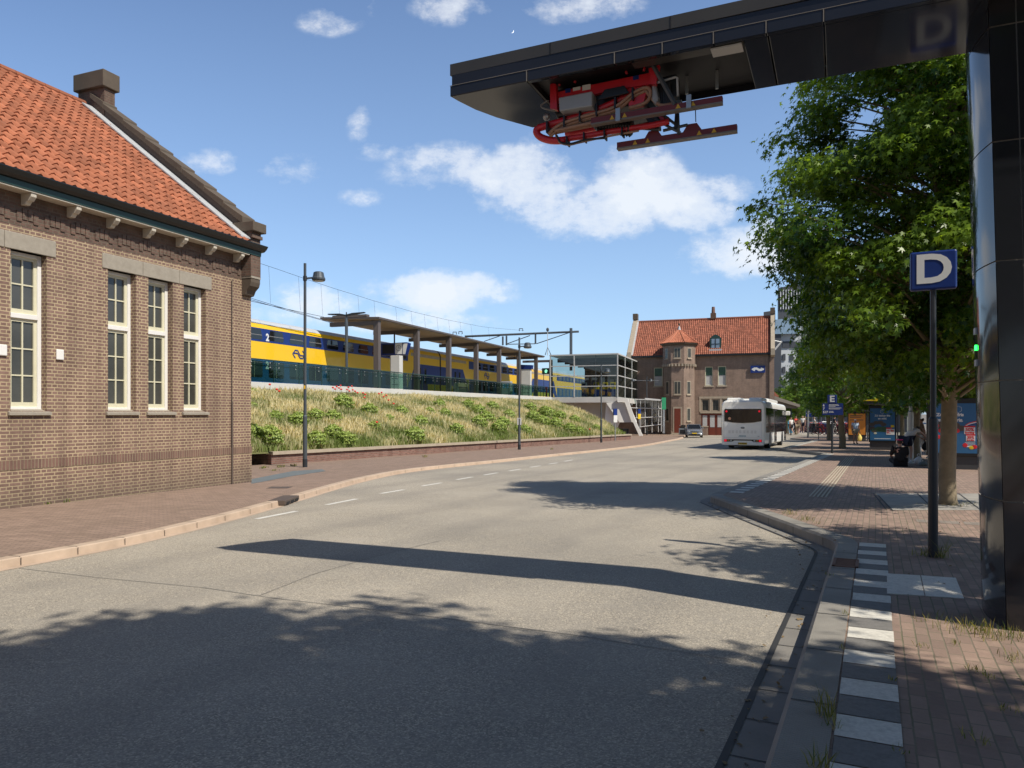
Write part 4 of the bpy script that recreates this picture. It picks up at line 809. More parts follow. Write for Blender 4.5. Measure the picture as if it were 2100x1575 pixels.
# ================================================================== planted bank with its low wall
W0 = Vector((-8.8,26.7)); WD = Vector((.44,.895)).normalized()
def bankpt(t, s):
    """t 0..1 along the bank, s 0 at the wall, 1 at the platform beam"""
    b = W0+WD*(-3.5+t*47.0); zb = gz(b.y,.1)+.42
    top = pl(.05,-8+t*62,-.42)
    p = Vector((b.x,b.y,zb))*(1-s)+top*s; sag = math.sin(s*PI)*.18
    return Vector((p.x,p.y,p.z+sag))
mb = MB(); nt_,ns_ = 80,14
hn = lambda a,b: (math.sin(a*37.1+b*11)+math.sin(a*91-b*23))*.05
V = []
for i in range(nt_+1):
    for j in range(ns_+1):
        p = bankpt(i/nt_,j/ns_); V.append((p.x,p.y,p.z+(hn(i/nt_,j/ns_) if 0 < j < ns_ else 0)))
mb.add(V,[(i*(ns_+1)+j,(i+1)*(ns_+1)+j,(i+1)*(ns_+1)+j+1,i*(ns_+1)+j+1) for i in range(nt_) for j in range(ns_)])
setp(mb.build('bank', M['soil'], smooth=True), kind='structure')
# right end of the bank falling to the pavement
rw = thing('retaining_wall','low red brick retaining wall with pale concrete coping at the foot of the planted bank','wall',(0,0,0))
Pw = [W0-WD*.0]+[W0+WD*k for k in (8,16,24,32,40,44.5)]
mbw = MB(); mbc = MB(); sweep(mbw,Pw,[(-.28,.1),(-.28,.46),(.0,.46),(.0,.08)]); sweep(mbc,Pw,[(-.34,.44),(-.34,.58),(.09,.58),(.09,.46),(-.3,.455)])
for m_ in (mbw,mbc):
    a = W0; n = Vector((WD.y,-WD.x)); u0,u1,z1 = (-.28,0,.46) if m_ is mbw else (-.34,.09,.58); z0 = .08 if m_ is mbw else .455
    p,q = a+n*u0,a+n*u1; m_.quad((p.x,p.y,gz(p.y,z0)),(q.x,q.y,gz(q.y,z0)),(q.x,q.y,gz(q.y,z1)),(p.x,p.y,gz(p.y,z1)))
link_mesh('brickwork', mbw.mesh('brickwork'), M['brick_low'], rw); link_mesh('coping', mbc.mesh('coping'), M['stone'], rw)
mb = MB(); q0 = Vector((W0.x-.15,W0.y+.05,0)); q1 = q0+Vector((-2.6,1.6,0))
for k in range(2):
    mb.quad((q0.x,q0.y,gz(q0.y,.08)),(q1.x,q1.y,gz(q1.y,.08)),(q1.x,q1.y,1.1),(q0.x,q0.y,gz(q0.y,.44))) if k == 0 else mb.quad((q0.x,q0.y,gz(q0.y,.44)),(q1.x,q1.y,1.1),(q1.x+.15,q1.y+.25,1.1),(q0.x+.15,q0.y+.25,gz(q0.y,.44)))
mb.build('return_wall', M['brick_dark'], rw)
# grasses: one dense stand nobody could count
def blades(name, m, P, H, Wd, tint, lean=.35, head=None):
    n = len(P); rng = np.random.default_rng(5); ang = rng.uniform(0,2*PI,n); ln = rng.uniform(.05,lean,n)*H; la = rng.uniform(0,2*PI,n)
    dx = np.cos(ang)*Wd; dy = np.sin(ang)*Wd; lx = np.cos(la)*ln; lyy = np.sin(la)*ln
    co = np.zeros((n,5,3)); co[:,:,:] = P[:,None,:]
    co[:,0,0]-=dx; co[:,0,1]-=dy; co[:,1,0]+=dx; co[:,1,1]+=dy
    hw = np.ones(n)*.8 if head is None else head
    co[:,2,0]+=lx*.45+dx*hw; co[:,2,1]+=lyy*.45+dy*hw; co[:,2,2]+=H*.62
    co[:,4,0]+=lx*.45-dx*hw; co[:,4,1]+=lyy*.45-dy*hw; co[:,4,2]+=H*.62
    co[:,3,0]+=lx; co[:,3,1]+=lyy; co[:,3,2]+=H
    me = bpy.data.meshes.new(name); me.vertices.add(n*5); me.vertices.foreach_set('co', co.reshape(-1))
    me.loops.add(n*5); me.loops.foreach_set('vertex_index', np.arange(n*5,dtype=np.int32)); me.polygons.add(n)
    me.polygons.foreach_set('loop_start', np.arange(0,n*5,5,dtype=np.int32)); me.update(calc_edges=True)
    a = me.attributes.new('tint','FLOAT','FACE'); a.data.foreach_set('value', tint.astype(np.float32))
    return link_mesh(name, me, m)
N = 95000; tt = NR.random(N)**1.0; ss = NR.random(N)
tt = np.where(NR.random(N) < .35, tt*.45, tt)
def bank_np(t, s):
    bx = W0.x+WD.x*(-3.5+t*47); by = W0.y+WD.y*(-3.5+t*47); bz = .1-SL*by+.42
    T0 = pl(.05,-8,-.42); T1 = pl(.05,54,-.42)
    tx = T0.x+(T1.x-T0.x)*t; ty = T0.y+(T1.y-T0.y)*t; tz = T0.z+(T1.z-T0.z)*t
    return np.stack([bx*(1-s)+tx*s, by*(1-s)+ty*s, bz*(1-s)+tz*s+np.sin(s*PI)*.18], 1)
pos = bank_np(tt, ss*.955+.012)
cl1 = np.sin(tt*61+ss*9)+np.sin(tt*23-ss*17+1)+np.sin(tt*140+ss*31)*.6
dry = np.clip(.56+.3*cl1+NR.normal(0,.24,N)-np.where(ss < .14,.38,0),0,1)
H = NR.uniform(.16,.42,N)*(.7+.6*dry)*(1-.45*(ss > .93))
keep = np.ones(N,bool)
setp(blades('wild_grass', M['grass'], pos, H, NR.uniform(.008,.022,N), dry, .55, NR.uniform(.4,1.9,N)), kind='stuff')
# rounded euphorbia shrubs
def shrub_mesh(seed):
    rng = np.random.default_rng(seed); n = 1500
    d = rng.normal(0,1,(n,3)); d /= np.linalg.norm(d,axis=1)[:,None]; d[:,2] = np.where(d[:,2] < -.45, -d[:,2], d[:,2])
    lump = 1+.14*np.sin(d[:,0]*9+seed)*np.sin(d[:,1]*9)+.1*np.sin(d[:,2]*14)
    r = rng.uniform(.80,1.0,n)*lump; P = d*r[:,None]*np.array([1,1,.85]); P[:,2] += .0
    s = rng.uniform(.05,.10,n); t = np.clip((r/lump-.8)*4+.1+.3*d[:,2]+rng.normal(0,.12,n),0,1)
    return P, d, s, t
def leaf_mesh(name, m, P, Nrm, S, tint, shape='star', droop=.5, tip=None, seed=1):
    """one small many-lobed leaf face per point"""
    rng = np.random.default_rng(seed); n = len(P)
    Nn = Nrm+rng.normal(0,.45,(n,3)); Nn /= np.linalg.norm(Nn,axis=1)[:,None]
    T = rng.normal(0,1,(n,3)) if tip is None else tip+rng.normal(0,.45,(n,3))
    T -= Nn*(T*Nn).sum(1)[:,None]; T /= np.linalg.norm(T,axis=1)[:,None]+1e-9; B = np.cross(Nn,T)
    if shape == 'star':
        an = [180,122,100,62,35,0,-35,-62,-100,-122]; ra = [.35,.82,.36,1.0,.38,1.12,.38,1.0,.36,.82]
        pr = [(r*math.cos(R(a)),r*math.sin(R(a)),-.16*r*r*droop*2) for a,r in zip(an,ra)]
    elif shape == 'quad': pr = [(-1,0,0),(0,-.5,.1),(1.1,0,-.25),(0,.5,.1)]
    else: pr = [(-.9,0,-.1),(-.3,-.75,0),(.5,-.6,.05),(1.1,0,-.15),(.5,.6,.05),(-.3,.75,0)]
    k = len(pr); co = np.zeros((n,k,3))
    for i,(a,b,c) in enumerate(pr): co[:,i] = P+S[:,None]*(T*a+B*b+Nn*c)
    me = bpy.data.meshes.new(name); me.vertices.add(n*k); me.vertices.foreach_set('co', co.reshape(-1))
    me.loops.add(n*k); me.loops.foreach_set('vertex_index', np.arange(n*k,dtype=np.int32)); me.polygons.add(n)
    me.polygons.foreach_set('loop_start', np.arange(0,n*k,k,dtype=np.int32)); me.update(calc_edges=True)
    a = me.attributes.new('tint','FLOAT','FACE'); a.data.foreach_set('value', tint.astype(np.float32))
    if m: me.materials.append(m)
    return me
shm = []
for k in range(3):
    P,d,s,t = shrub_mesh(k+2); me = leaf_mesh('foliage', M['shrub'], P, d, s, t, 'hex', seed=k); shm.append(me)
stem_me = MB().tube([(0,0,-1.0),(0,0,.2)],.10,6).mesh('stem'); stem_me.materials.append(M['bark'])
SH = [(550,907,24,'bright green rounded shrub beside the pale wall end next to the brick building'),(519,893,18,'green shrub half hidden behind the corner of the brick building'),(651,903,20,'round green shrub at the wall just right of the tall street lamp'),(708,901,17,'round green shrub second to the right of the tall street lamp'),(686,890,18,'green shrub rising behind the pair right of the tall street lamp'),(648,858,16,'green shrub high up just right of the tall street lamp'),(681,862,17,'green shrub halfway up the bank right of the lamp'),(704,831,19,'wide green shrub near the poppies below the balustrade'),(609,866,19,'green shrub just left of the tall street lamp halfway up'),(522,806,10,None),(519,838,9,None),(851,899,19,'round green shrub at the wall midway along the bank'),(753,844,16,None),(825,844,13,None),(863,868,15,None),(797,862,11,None),(984,846,14,None),(995,862,15,None),(960,834,12,None),(982,869,16,None),(1010,835,12,None),(1030,870,14,None),(1045,852,12,None),(1025,882,15,'green shrub near the wall left of the second street lamp'),(1076,882,12,'green shrub at the foot of the second street lamp'),(1092,855,13,None),(1112,868,14,None),(1125,852,14,None),(1140,870,14,None),(1165,880,12,None),(1190,888,10,None),(1223,880,9,'last green shrub at the far right end of the bank'),(1118,846,12,None),(1088,838,12,None),(915,850,12,None),(935,880,14,None),(900,830,12,None),(880,846,11,None),(770,880,13,None),(560,860,14,None),(1060,880,9,None),(1150,856,12,None),(1178,865,11,None)]
def on_bank(px, py):
    best = None
    for i in range(0,101):
        for j in range(0,26):
            p = bankpt(i/100,j/25); x = 1050+F*p.x/p.y; y = HOR-F*(p.z-CZ)/p.y; d = (x-px)**2+(y-py)**2
            if best is None or d < best[0]: best = (d,p)
    return best[1]
for i,(px,py,rpx,lab) in enumerate(SH):
    p = on_bank(px,py+rpx*.6); r = rpx/F*p.y
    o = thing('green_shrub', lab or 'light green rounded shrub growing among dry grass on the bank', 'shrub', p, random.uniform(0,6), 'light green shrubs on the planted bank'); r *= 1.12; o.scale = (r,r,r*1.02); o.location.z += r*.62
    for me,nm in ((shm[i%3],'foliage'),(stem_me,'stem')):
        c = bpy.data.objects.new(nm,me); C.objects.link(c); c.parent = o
# poppies
pm_ = MB().ball((0,0,.55),(.065,.065,.05),7,4).mesh('petals'); pm_.materials.append(M['poppy']); sm_ = MB().tube([(0,0,0),(.02,0,.53)],.008,4).mesh('stem'); sm_.materials.append(M['soil'])
PP = [(554,803),(563,812),(573,811),(686,803),(691,798),(693,806),(697,808),(700,797),(711,805),(717,802),(720,799),(722,806),(729,810),(733,814),(745,812),(776,813),(783,813),(788,822),(793,819),(747,827),(748,819),(798,830),(807,832),(770,879),(1208,880),(716,810),(690,806)]
for px,py in PP:
    p = on_bank(px,py+14); o = thing('poppy','red poppy flowering among the dry grass below the balustrade','poppy',(p.x,p.y,p.z+.05),0,'red poppies on the bank')
    for me,nm in ((pm_,'petals'),(sm_,'stem')):
        c = bpy.data.objects.new(nm,me); C.objects.link(c); c.parent = o
# ================================================================== old station building at the end of the road
SO = Vector((15.5,97,-1.2)); SA = -math.atan2(.33,.945)
sb = thing('station_building','brown brick station building with orange roof, octagonal stair turret and blue sign','building',SO,SA)
def sx_(px, o=0.0):
    r = (px-1050)/F; return (r*(97-.945*o)-15.5+.33*o)/(.945+.33*r)
def sz_(px, py, o=0.0):
    Y = 97-.945*o-.33*sx_(px,o); return CZ+(HOR-py)/F*Y-SO.z
def srect(px0,px1,py0,py1,o=0.0):
    pm = (px0+px1)/2; return (sx_(px0,o),sx_(px1,o),sz_(pm,py1,o),sz_(pm,py0,o))
XW = sx_(1588)
wr = [srect(1341,1359,754,792),srect(1446,1462,752,791),srect(1472.5,1489.5,751,790.5),srect(1439,1454,819,843),srect(1460.5,1475,819,843),srect(1481.5,1496,818,842.5)]
drect = srect(1438,1484,848,887)
ZE = sz_(1435,729)
holes = [list(r) for r in wr]+[[drect[0],drect[1],0,drect[3]]]
mb = MB(); wall_cells(mb,-6,XW,-.5,ZE,holes,lambda u,v,d:(u,d,v),.22)
mb.quad((XW,0,-.5),(XW,9,-.5),(XW,9,ZE),(XW,4.5,14.6+1),(XW,0,ZE)).quad((-6,0,-.5),(-6,9,-.5),(-6,9,ZE),(-6,0,ZE)).quad((0,0.01,ZE-.1),(0,9,ZE-.1),(0,4.5,15.4))
mb.build('wall', M['brick_far'], sb)
for i,(a,b,c,d) in enumerate(wr):
    W = MB()
    t = .09
    for q in ((a,a+t,c,d),(b-t,b,c,d),(a+t,b-t,c,c+t),(a+t,b-t,d-t,d)): W.box(q[0],q[1],.08,.2,q[2],q[3])
    f = W.build('window', M['stone' if i > 2 else 'cream'], sb)
    if i < 3:
        m_ = c+(d-c)*.56
        MB().quad((a,.16,m_),(b,.16,m_),(b,.16,d),(a,.16,d)).build('pane', M['leadwin'], f); MB().quad((a,.16,c),(b,.16,c),(b,.16,m_),(a,.16,m_)).build('curtain', M['curtain'], f)
        g = MB()
        for k in range(1,4): x = a+(b-a)*k/4; g.box(x-.02,x+.02,.13,.15,m_,d)
        g.box(a,b,.12,.155,m_-.05,m_+.05).box(a,b,.13,.15,(m_+d)/2-.02,(m_+d)/2+.02); g.build('glazing_bar', M['gutter_g'], f)
        MB().box(a-.12,b+.12,-.08,.05,c-.16,c).build('sill', M['stone'], f)
    else:
        MB().quad((a,.16,c),(b,.16,c),(b,.16,d),(a,.16,d)).build('pane', M['win'], f); g = MB()
        for k in (1,2): x = a+(b-a)*k/3; g.box(x-.02,x+.02,.13,.15,c,d)
        g.box(a,b,.13,.15,(c+d)/2-.02,(c+d)/2+.02); g.build('glazing_bar', M['black'], f)
q = srect(1434,1503,813,817.5); MB().box(q[0],q[1],-.05,.1,q[2],q[3]).build('lintel', M['stone'], sb)
q = srect(1436,1499,843.5,847.5); MB().box(q[0],q[1],-.07,.1,q[2],q[3]).build('lintel', M['stone'], sb)
for px in (1436,1457.5,1478.5,1499): x = sx_(px); MB().box(x-.12,x+.12,-.03,.1,wr[3][2]-.1,wr[3][3]+.1).build('mullion', M['stone'], sb)
dr = MB(); a,b,c,d = drect; dr.quad((a,.12,-.1),(b,.12,-.1),(b,.12,d),(a,.12,d)); D = dr.build('door', M['doorwood'], sb)
n = 3
for k in range(n):
    x0 = a+(b-a)*k/n+.18; x1 = a+(b-a)*(k+1)/n-.18; MB().box(x0,x1,.1,.115,1.1,d-.25).build('pane', M['curtain'], D); MB().box(x0-.14,x0-.08,.085,.11,.0,d).build('stile', M['doorwood'], D)
# roof
RD = 4.6; ZR = 14.85+1.2-.6
pantiles('roof', M['tile_far'], sb, sx_(1300,0)-.2, XW-.25, 0, ZE+.1, sz_(1437,655,-RD), -.45, RD, .25, .36, 4, axis='x', amp=.05)
zr = sz_(1437,655,-RD)
MB().quad((-.3,-.4,ZE+.05),(XW,-.4,ZE+.05),(XW,RD,zr-.1),(-.3,RD,zr-.1)).quad((-.3,9.6,ZE),(XW,9.6,ZE),(XW,RD,zr-.1),(-.3,RD,zr-.1)).build('roof_underlay', M['hatch'], sb)
MB().tube([(0,RD,zr),(XW,RD,zr)],.16,8).build('ridge', M['tile_far'], sb)
MB().box(-.4,XW-.1,-.55,-.0,ZE-.12,ZE+.1).build('gutter', M['gutter_k'], sb)
def gable(x0,x1,name):
    MB().prism([(-.75,ZE-.2),(-.75,ZE+.6),(-.35,ZE+.75),(RD,zr+.55),(RD+.5,zr+.55),(RD+.5,zr-.3),(0,ZE-.4)],x0,x1,ax='x').build('gable_coping', M['stone'], sb)
    MB().box(x0-.05,x1+.05,RD-.5,RD+.5,zr+.3,zr+1.1).build('gable_cap', M['stone_dark'], sb)
gable(-.15,.38,'l'); gable(XW-.4,XW+.08,'r')
MB().prism([(-.42,ZE+.16),(RD,zr+.06),(RD,zr+.2),(-.42,ZE+.3)],.38,.6,ax='x').build('flashing', M['lead'], sb)
x = sx_(1463,-RD); ch = MB().box(x-.35,x+.35,RD-.3,RD+.3,zr,zr+.75).build('chimney', M['brick_dark'], sb)
MB().tube([(x,RD,zr+.75),(x,RD,zr+1.6)],[.24,.2],8).build('chimney_pot', M['brick_low'], ch)
# dormer
q = srect(1456,1479,686,716,-.35); a,b,c,d = q
dm = MB(); n = 8; top = [(a+(b-a)*k/n, d-.45+.45*math.sin(PI*k/n)) for k in range(n+1)]
dm.add([(x,0.35,z) for x,z in top]+[(a,.35,c),(b,.35,c)]+[(x,2.6,z) for x,z in top],[tuple(range(n+1))+(n+2,n+1)]+[(k,k+1,k+1+n+3,k+n+3) for k in range(n)])
dm.quad((a,.35,c),(a,.35,d-.45),(a,2.6,d-.45),(a,.6,c)).quad((b,.35,c),(b,.35,d-.45),(b,2.6,d-.45),(b,.6,c))
DM = dm.build('dormer', M['gutter_g'], sb); MB().quad((a+.2,0.32,c+.15),(b-.2,0.32,c+.15),(b-.2,0.32,d-.55),(a+.2,0.32,d-.55)).build('pane', M['modern_g'], DM)
g = MB().box((a+b)/2-.04,(a+b)/2+.04,0.28,.31,c+.15,d-.55).box(a+.2,b-.2,0.28,.31,(c+d)/2-.3,(c+d)/2-.24); g.build('glazing_bar', M['black'], DM)
MB().box(a-.1,b+.1,0.0,.4,c-.25,c-.02).build('apron', M['lead'], DM)
# octagonal turret
tx = sx_(1393,.75); ty = -.75; TR_ = 2.08
def octa(r, z): return [(tx+r*math.cos(PI/8+k*PI/4), ty+r*math.sin(PI/8+k*PI/4), z) for k in range(8)]
def frustum(mb, rz):
    V = []; 
    for r,z in rz: V += octa(r,z)
    n = len(rz); return mb.add(V,[(i*8+k,i*8+(k+1)%8,(i+1)*8+(k+1)%8,(i+1)*8+k) for i in range(n-1) for k in range(8)]+[tuple((n-1)*8+k for k in range(8))])
zt_e = sz_(1393,707,.9); zt_c = sz_(1393,748,.9)
T = frustum(MB(),[(TR_,-.5),(TR_,.5),(TR_-.06,.55),(TR_-.06,zt_c-.3),(TR_+.06,zt_c),(TR_+.06,zt_e)]).build('turret', M['brick_far'], sb)
frustum(MB(),[(TR_+.1,zt_e-.25),(TR_+.4,zt_e-.02),(TR_+.42,zt_e+.12)]).build('cornice', M['stone_dark'], T)
za = sz_(1393,677,.9)
frustum(MB(),[(TR_+.5,zt_e+.12),(TR_+.05,zt_e+.36),(.22,za)]).build('turret_roof', M['turret'], T)
rr_ = MB()
for k in range(8):
    e0,e1 = Vector(octa(TR_+.5,zt_e+.13)[k]),Vector(octa(TR_+.5,zt_e+.13)[(k+1)%8]); m0_,m1_ = Vector(octa(TR_+.05,zt_e+.37)[k]),Vector(octa(TR_+.05,zt_e+.37)[(k+1)%8]); t0_,t1_ = Vector(octa(.22,za)[k]),Vector(octa(.22,za)[(k+1)%8])
    for j in range(1,8): f = j/8; g_ = min(1,2*min(f,1-f)*1.15); mm = m0_.lerp(m1_,f); rr_.tube([e0.lerp(e1,f),mm,mm.lerp(t0_.lerp(t1_,f),g_)],.055,5)
rr_.build('tile_ribs', M['turret'], T)
mb = MB()
for k in range(8):
    v0 = octa(TR_+.47,zt_e+.15)[k]; v1 = octa(.22,za)[k]; mb.tube([v0,v1],.07,5)
mb.build('hip_tile', M['turret'], T)
MB().lathe([(.35,za-.5),(.2,za+.1),(.08,za+.5),(.05,za+.55)],tx,ty,10).build('lead_cap', M['lead'], T); MB().ball((tx,ty,za+.75),.14,8,6).build('finial', M['stone_dark'], T)
mb = MB()
for k in range(8):
    p,q = Vector(octa(TR_+.1,zt_c)[k]),Vector(octa(TR_+.1,zt_c)[(k+1)%8])
    for j in range(4):
        c_ = p+(q-p)*((j+.5)/4); mb.box(c_.x-.1,c_.x+.1,c_.y-.1,c_.y+.1,zt_c-.3,zt_c+.02)
mb.build('corbel_table', M['stone'], T)
def face_box(k, u0, u1, z0, z1, d0, d1, name, m, par):
    """box on turret face k (6 = front) between fractions u0..u1"""
    a = PI/4*k; nx,ny = math.cos(a),math.sin(a); apo = (TR_-.06)*math.cos(PI/8); hw = (TR_-.06)*math.sin(PI/8); tx_,ty_ = -ny,nx
    V = []
    for d in (d0,d1):
        for u,z in ((u0,z0),(u1,z0),(u1,z1),(u0,z1)): V.append((tx+nx*(apo+d)+tx_*hw*u, ty+ny*(apo+d)+ty_*hw*u, z))
    return MB().add(V,[(0,1,2,3),(4,5,6,7),(0,1,5,4),(1,2,6,5),(2,3,7,6),(3,0,4,7)]).build(name, m, par)
for k,u in ((6,.46),(7,.3),(5,.3)):
    for y0,y1 in ((717,735),(784,808))+(((838,862),) if k != 6 else ()):
        z0 = sz_(1393,y1,.9); z1 = sz_(1393,y0,.9); e = .125 if y0 < 740 else 0
        W = face_box(k,-u-.1,u+.1,z0-.1,z1+.1,e,.03+e,'window',M['stone'],T); face_box(k,-u,-.05 if k == 6 else u,z0,z1,.031+e,.04+e,'pane',M['win'],W)
        if k == 6: face_box(k,.05,u,z0,z1,.031+e,.04+e,'pane',M['win'],W)
        face_box(k,-u-.16,u+.16,z0-.22,z0-.1,0+e,.14+e,'sill',M['stone'],W)
zd = sz_(1393,838,.9); face_box(6,-.72,.72,0.2,zd+.2,.0,.04,'door_surround',M['stone'],T); D = face_box(6,-.5,.5,.4,zd,.041,.06,'door',M['doorwood'],T); face_box(6,.32,.42,1.3,1.4,.06,.09,'handle',M['galv'],D)
for i in range(4): a_ = .42-.14*i; face_box(6,-.95-.14*i,.95+.14*i,-.3,.12+.14*(2-i) if i < 3 else .0,.02,.35+.3*i,'step',M['stone'],T)
# stone-capped low wall, downpipe
for px0,px1 in ((1423,1452),): 
    q = sx_(px0,1.6),sx_(px1,1.6); MB().box(q[0],q[1],-1.8,-1.5,-.3,1.15).build('terrace_wall', M['brick_far'], sb); MB().box(q[0]-.05,q[1]+.05,-1.85,-1.45,1.15,1.28).build('terrace_coping', M['stone'], sb)
x = sx_(1578); MB().tube([(x,-.08,ZE-.1),(x,-.08,-.3)],.08,6).build('downpipe', M['hatch'], sb)
# blue sign
q = srect(1539.5,1569.5,750,764.5,.2); sg = thing('station_logo_sign','blue sign with white double-arrow emblem on the station facade','sign',SO+Matrix.Rotation(SA,3,'Z')@Vector(((q[0]+q[1])/2,-.05,(q[2]+q[3])/2)),SA)
hw,hh = (q[1]-q[0])/2,(q[3]-q[2])/2; MB().box(-hw,hw,-.18,0,-hh,hh).build('panel', M['signblue'], sg)
mb = MB(); ns_logo(mb,0,0,hw*1.5,hh*.62,.17,lambda p,i:(p.x,-.19-i*.001,p.y)); mb.build('emblem', M['signwhite'], sg)
# awning at the right flank and a red lean-to
aw = thing('platform_awning','sloping brown awning running off the right flank of the station','awning',(0,0,0))
slabp([(1588,812),(1641,830),(1640,835),(1588,820)],92,6,'roof',M['awning'],aw); slabp([(1588,820),(1638,835),(1632,838),(1588,836)],92.5,.2,'fascia',M['awning'],aw)
for x in (1600,1622): p = pt(x,836,93); MB().tube([(p.x,p.y,gz(p.y)),(p.x,p.y,p.z+.4)],.09,6).build('column', M['steel_d'], aw)
lt = thing('lean_to','small red tiled lean-to roof beside the station gable','roof',(0,0,0)); slabp([(1588,803),(1598,813),(1588,816)],94,3,'roof_tiles',M['tile_far'],lt); slabp([(1588,816),(1597,815),(1597,880),(1588,880)],94.5,2,'side_wall',M['brick_far'],lt)
# parked beyond: white modern block, dark block
mo = thing('office_tower','white clad office tower with small dark windows rising behind the station','building',(0,0,0))
def far_slab(pts, Y, dep, name, m, par): return slabp(pts,Y,dep,name,m,par)
far_slab([(1602,655),(1690,640),(1690,880),(1602,880)],170,12,'white_wall',M['modern'],mo); far_slab([(1586,684),(1602,684),(1602,880),(1586,880)],169,6,'dark_wall',M['modern_d'],mo)
far_slab([(1586,656),(1640,650),(1640,684),(1586,685)],168.5,2,'glazed_storey',M['modern_g'],mo); far_slab([(1596,590),(1690,575),(1690,655),(1596,655)],174,12,'upper_wall',M['modern_d'],mo)
for k in range(9): far_slab([(1600+k*5.5,594),(1602+k*5.5,593.6),(1602+k*5.5,634),(1600+k*5.5,634)],173.6,.3,'fin',M['modern'],mo)
for r_ in range(4):
    for k in range(5):
        x = 1605+k*16; y = 700+r_*26; w_ = 14 if r_ == 0 else 6
        far_slab([(x,y),(x+w_,y-.3),(x+w_,y+13),(x,y+13)],169.7,.2,'window',M['modern_d'],mo)
for a,b in (((1588,699),(1602,702)),((1589,717),(1603,700))): MB().tube([pt(*a,166),pt(*b,166)],.2,5).build('brace', M['alu'], mo)
far_slab([(1566,640),(1590,636),(1590,662),(1566,664)],150,4,'rooftop_plant',M['modern_d'],mo)
vi = thing('dark_pavilion_block','dark blue-black block with pale roof edge beyond the bicycle racks','building',(0,0,0))
far_slab([(1632,806),(1860,800),(1860,905),(1650,905),(1640,850)],125,10,'wall',M['viad'],vi); far_slab([(1624,797),(1690,789),(1862,786),(1862,801),(1690,802),(1624,802.5)],123,10,'roof_edge',M['viad_r'],vi)
for k in range(4): far_slab([(1665+k*9,835),(1667+k*9,835),(1667+k*9,890),(1665+k*9,890)],122.8,.4,'column',M['steel'],vi)
o = thing('yellow_wayfinding_sign','small yellow wayfinding board hanging under the dark block','sign',pt(1633.5,841,112),0); MB().box(-.42,.42,0,.1,-.22,.22).build('board', M['amber'], o); MB().tube([(0,.05,.2),(0,.05,1.4)],.04,5).build('hanger', M['steel_d'], o)
o = thing('blue_screen_wall','light blue glazed panel beside the station awning','screen',pt(1617,885,108),0); MB().box(-.6,.6,0,.2,-.2,4.6).build('panel', mat('cyan_panel',(.05,.28,.45),.4), o); MB().box(-.7,.7,-.05,.25,4.6,4.75).build('cap', M['steel'], o)

# ================================================================== charging pylon over the road
e = Vector((.9135,-.4067,0)).normalized(); bdir = Vector((.4067,.9135,0)).normalized(); T0 = Vector((-.577,6.81,0)); AA = math.atan2(e.y,e.x)
py_ = thing('charging_pylon','glossy black bus charging pylon with long arm reaching over the road','charging pylon',(T0.x,T0.y,0),AA)
def al(px, py, z):
    """arm coordinates of the point seen at a pixel at height z"""
    Y = F*(z-CZ)/(HOR-py); P = Vector(((px-1050)/F*Y,Y,0))-T0; return P.dot(e), P.dot(bdir)
def av(px, py, c):
    """arm coordinates (x, z) on the vertical plane y=c"""
    r = (px-1050)/F; q = T0+bdir*c; x = (r*q.y-q.x)/(e.x-r*e.y); Y = q.y+e.y*x; return x, CZ+(HOR-py)/F*Y
ZB = 4.6; ZTOP = 4.9; AL_ = 5.6; AWD = 1.0
ob = al(1083,170,ZB)[0]; oe = al(1530,112,ZB)[0]
tip = [(.0,0),(.02,.12),(.08,.36),(.19,.62),(.33,.85),(.42,AWD)]
MB().prism(tip+[(AL_,AWD),(AL_,0)],4.795,ZTOP,ax='z').build('top_fascia', M['panel_m'], py_)
MB().prism([(a+.02,b) for a,b in tip[:1]]+[(a+.015,b) for a,b in tip[1:]]+[(AL_,AWD-.01),(AL_,.02)],4.70,4.793,ax='z').build('upper_band', M['panel'], py_)
# lower band: near and far sides, tip block, root block, opening between
MB().prism([(a,b) for a,b in tip]+[(ob,AWD),(ob,0)],ZB,4.697,ax='z').build('tip_panel', M['panel'], py_, bevel=.006)
seams = [ob]+[av(x,y,0)[0] for x,y in ((1260,130),(1358,110),(1463,90),(1571,67),(1689,43))]
for a,b in zip(seams,seams[1:]+[4.3]):
    if b <= oe+.3 or a < oe:
        MB().box(a+.006,b-.004,0,.05,ZB,4.697).build('side_panel', M['panel'], py_, bevel=.004)
    else: MB().box(a+.006,b-.004,0,.05,ZB,4.697).build('side_panel', M['panel'], py_, bevel=.004)
MB().box(ob,AL_,AWD-.009,AWD,ZB+.002,4.697).build('far_panel', M['panel'], py_)
MB().box(ob,oe+.01,.05,AWD-.012,4.66,4.697).build('recess', M['recess'], py_)
MB().box(oe-.9,oe,.05,.17,ZB+.004,ZB+.05).build('under_panel', M['panel_m'], py_)
MB().box(ob,ob+.02,.05,AWD-.06,ZB+.002,4.69).build('recess', M['recess'], py_)
und = [oe]+[al(x,y,ZB)[0] for x,y in ((1575,72),(1690,45))]+[4.3]
for a,b in zip(und,und[1:]): MB().box(a+.006,b-.006,.055,AWD-.01,ZB,ZB+.09).build('under_panel', M['panel'], py_, bevel=.004)
mb = MB().box(0,AL_,-.004,.0,4.695,4.700)
for s_ in seams: mb.box(s_-.004,s_+.004,-.004,.0,ZB,4.695)
mb.build('seam', M['seam'], py_)
mb = MB()
for s_ in (1.0,2.05,3.05,4.1): mb.box(s_-.004,s_+.004,-.003,.0,4.80,4.898)
mb.build('fascia_seam', M['recess'], py_)
